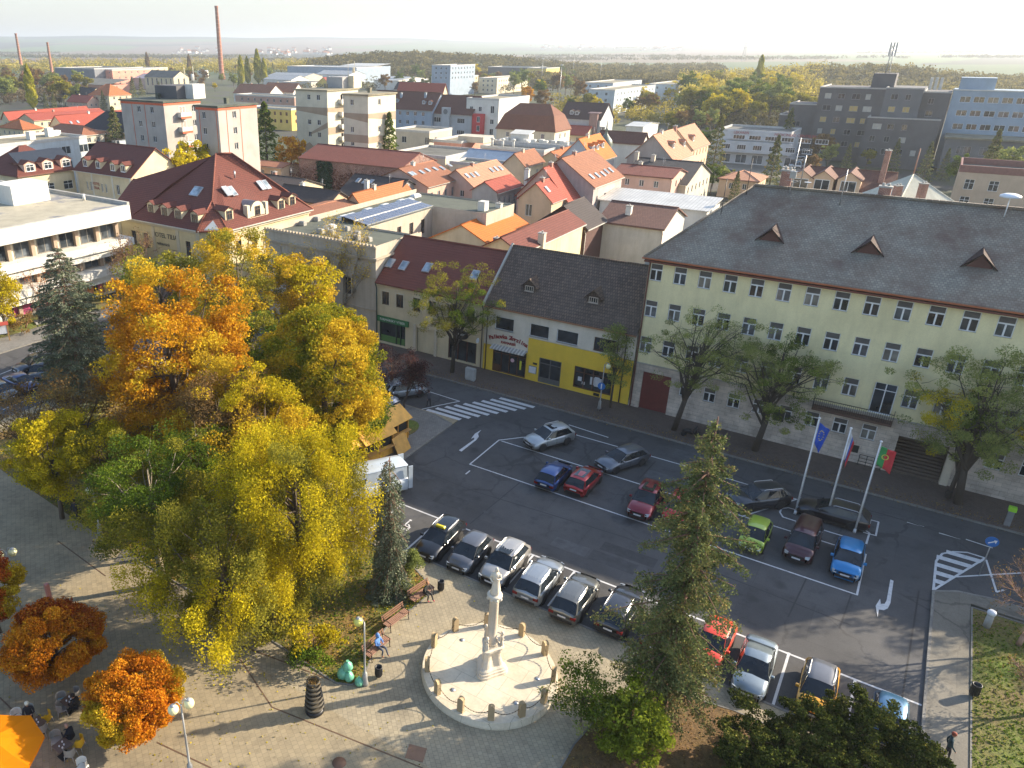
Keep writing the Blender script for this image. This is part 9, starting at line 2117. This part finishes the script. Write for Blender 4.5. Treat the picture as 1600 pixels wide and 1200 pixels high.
litter('fallen_leaves','scattered yellow leaves on the plaza paving',2600,area(-45,10,-8,36,.125,None,lambda P:np.clip(1.3-np.hypot(P[:,0]+27,P[:,1]-20)/12,.04,1)),L_YELLOW,.10,2)
litter('fallen_leaves','brown leaves lying along the pavement edge of the facade street',9000,area(-60,63.0,25,66.4,.125,None,lambda P:np.exp(-((P[:,1]-64.2)/.9)**2)),L_BROWN,.10,3)
litter('fallen_leaves','brown leaves on the shrub bed',6000,area(-8,14,5.7,34.9,.15,BED2),L_BROWN,.10,4)
litter('grass_blades','rough grass on the right lawn',26000,area(8,20,24,51.6,.17),leafmat('grass_blade',[(.05,.09,.01),(.10,.16,.015),(.17,.22,.03),(.28,.22,.07)]),.12,5)
litter('grass_blades','rough grass in the park bed',22000,area(-50,24.4,-19.6,40,.16,ISLAND),leafmat('grass_blade',[(.05,.09,.01),(.10,.16,.015),(.17,.22,.03),(.28,.22,.07)]),.12,6)
# villages and pylons far out
def far_bits():
 rng=random.Random(4)
 mb=MB();mb.box(-5,-4,0,5,4,4.5);wallm=mb.mesh('wall',WHITEW);rb=MB();rb.slab([(-5.4,-4.5,4.4),(5.4,-4.5,4.4),(5.4,0,8),(-5.4,0,8)],.2);rb.slab([(5.4,4.5,4.4),(-5.4,4.5,4.4),(-5.4,0,8),(5.4,0,8)],.2);rm=rb.mesh('roof',R_CLAY)
 for(u0,v0,u1,v1,n)in((400,80,520,87,46),(270,80,350,85,16),(800,75,960,80,34),(1000,79,1060,81,10)):
  for k in range(n):
   p=G(rng.uniform(u0,u1),rng.uniform(v0,v1));t=thing('village_house','tiny white village house with red roof far out in the fields','house',(p[0],p[1],land_z(p[0],p[1])),rng.uniform(0,3),'houses of the far villages');s=rng.uniform(1,2.0);t.scale=(s,s,s)
   child('wall',wallm,t);child('roof',rm,t)
 for u,v,hh in((1161,96,42),(1268,84,50),(1514,90,40),(964,80,30)):
  p=G(u,v);m=MB()
  for dx,dy in((-1,-1),(1,-1),(1,1),(-1,1)):m.tube((dx*3.5,dy*3.5,0),(dx*.5,dy*.5,hh),.3,n=4)
  for z,w in((hh*.65,8),(hh*.8,7),(hh*.95,4)):m.tube((-w,0,z),(w,0,z),.3,n=4)
  for k in range(8):z=hh*k/8;r=3.5-3*k/8;m.tube((-r,-r,z),(r,-r,z+hh/8),.2,n=3);m.tube((r,r,z),(-r,r,z+hh/8),.2,n=3)
  o=m.build('pylon',METAL,None,(p[0],p[1],land_z(p[0],p[1])));tag(o,'lattice power pylon far out, at %s'%{1161:'the gap right of the white rows',1268:'the left end of the yellow-topped wood',1514:'the right above the blue office',964:'the centre of the horizon'}[u],'pylon','far power pylons')
 for u,v,h,lab in((845,140,22,'thin tall floodlight mast left of the distant trees'),(872,172,22,'thin tall floodlight mast above the mansard house'),(936,136,24,'thin tall mast behind the dark-roofed house'),(894,128,24,'thin tall mast with a knob in the wood')):
  p=G(u,v);m=MB();m.tube((0,0,0),(0,0,h),.16,.1,6);m.box(-.6,-.3,h,.6,.3,h+.7);o=m.build('mast',METAL,None,p);tag(o,lab,'mast')
 for nm,px in(('car_park',((1100,240),(1262,246),(1262,275),(1110,282))),('far_yard',((1215,232),(1290,236),(1290,290),(1215,285)))):
  m=MB();q=[G(*a)for a in px];m.poly([(a[0],a[1],.0 if nm=='car_park' else.006)for a in q][::-1]);o=m.build(nm,ASPH2,None);tag(o,kind='structure')
far_bits()
# air
hm=bpy.data.materials.new('air');hm.use_nodes=True;nt=hm.node_tree;nt.nodes.clear()
out=nt.nodes.new('ShaderNodeOutputMaterial');pv=nt.nodes.new('ShaderNodeVolumePrincipled')
pv.inputs['Color'].default_value=(.86,.93,1.0,1);pv.inputs['Density'].default_value=0.00018;pv.inputs['Anisotropy'].default_value=0.35
nt.links.new(pv.outputs[0],out.inputs['Volume'])
m=MB();m.box(-14100,-14100,-70,14100,14100,135);hz=m.build('haze',hm);tag(hz,kind='stuff')
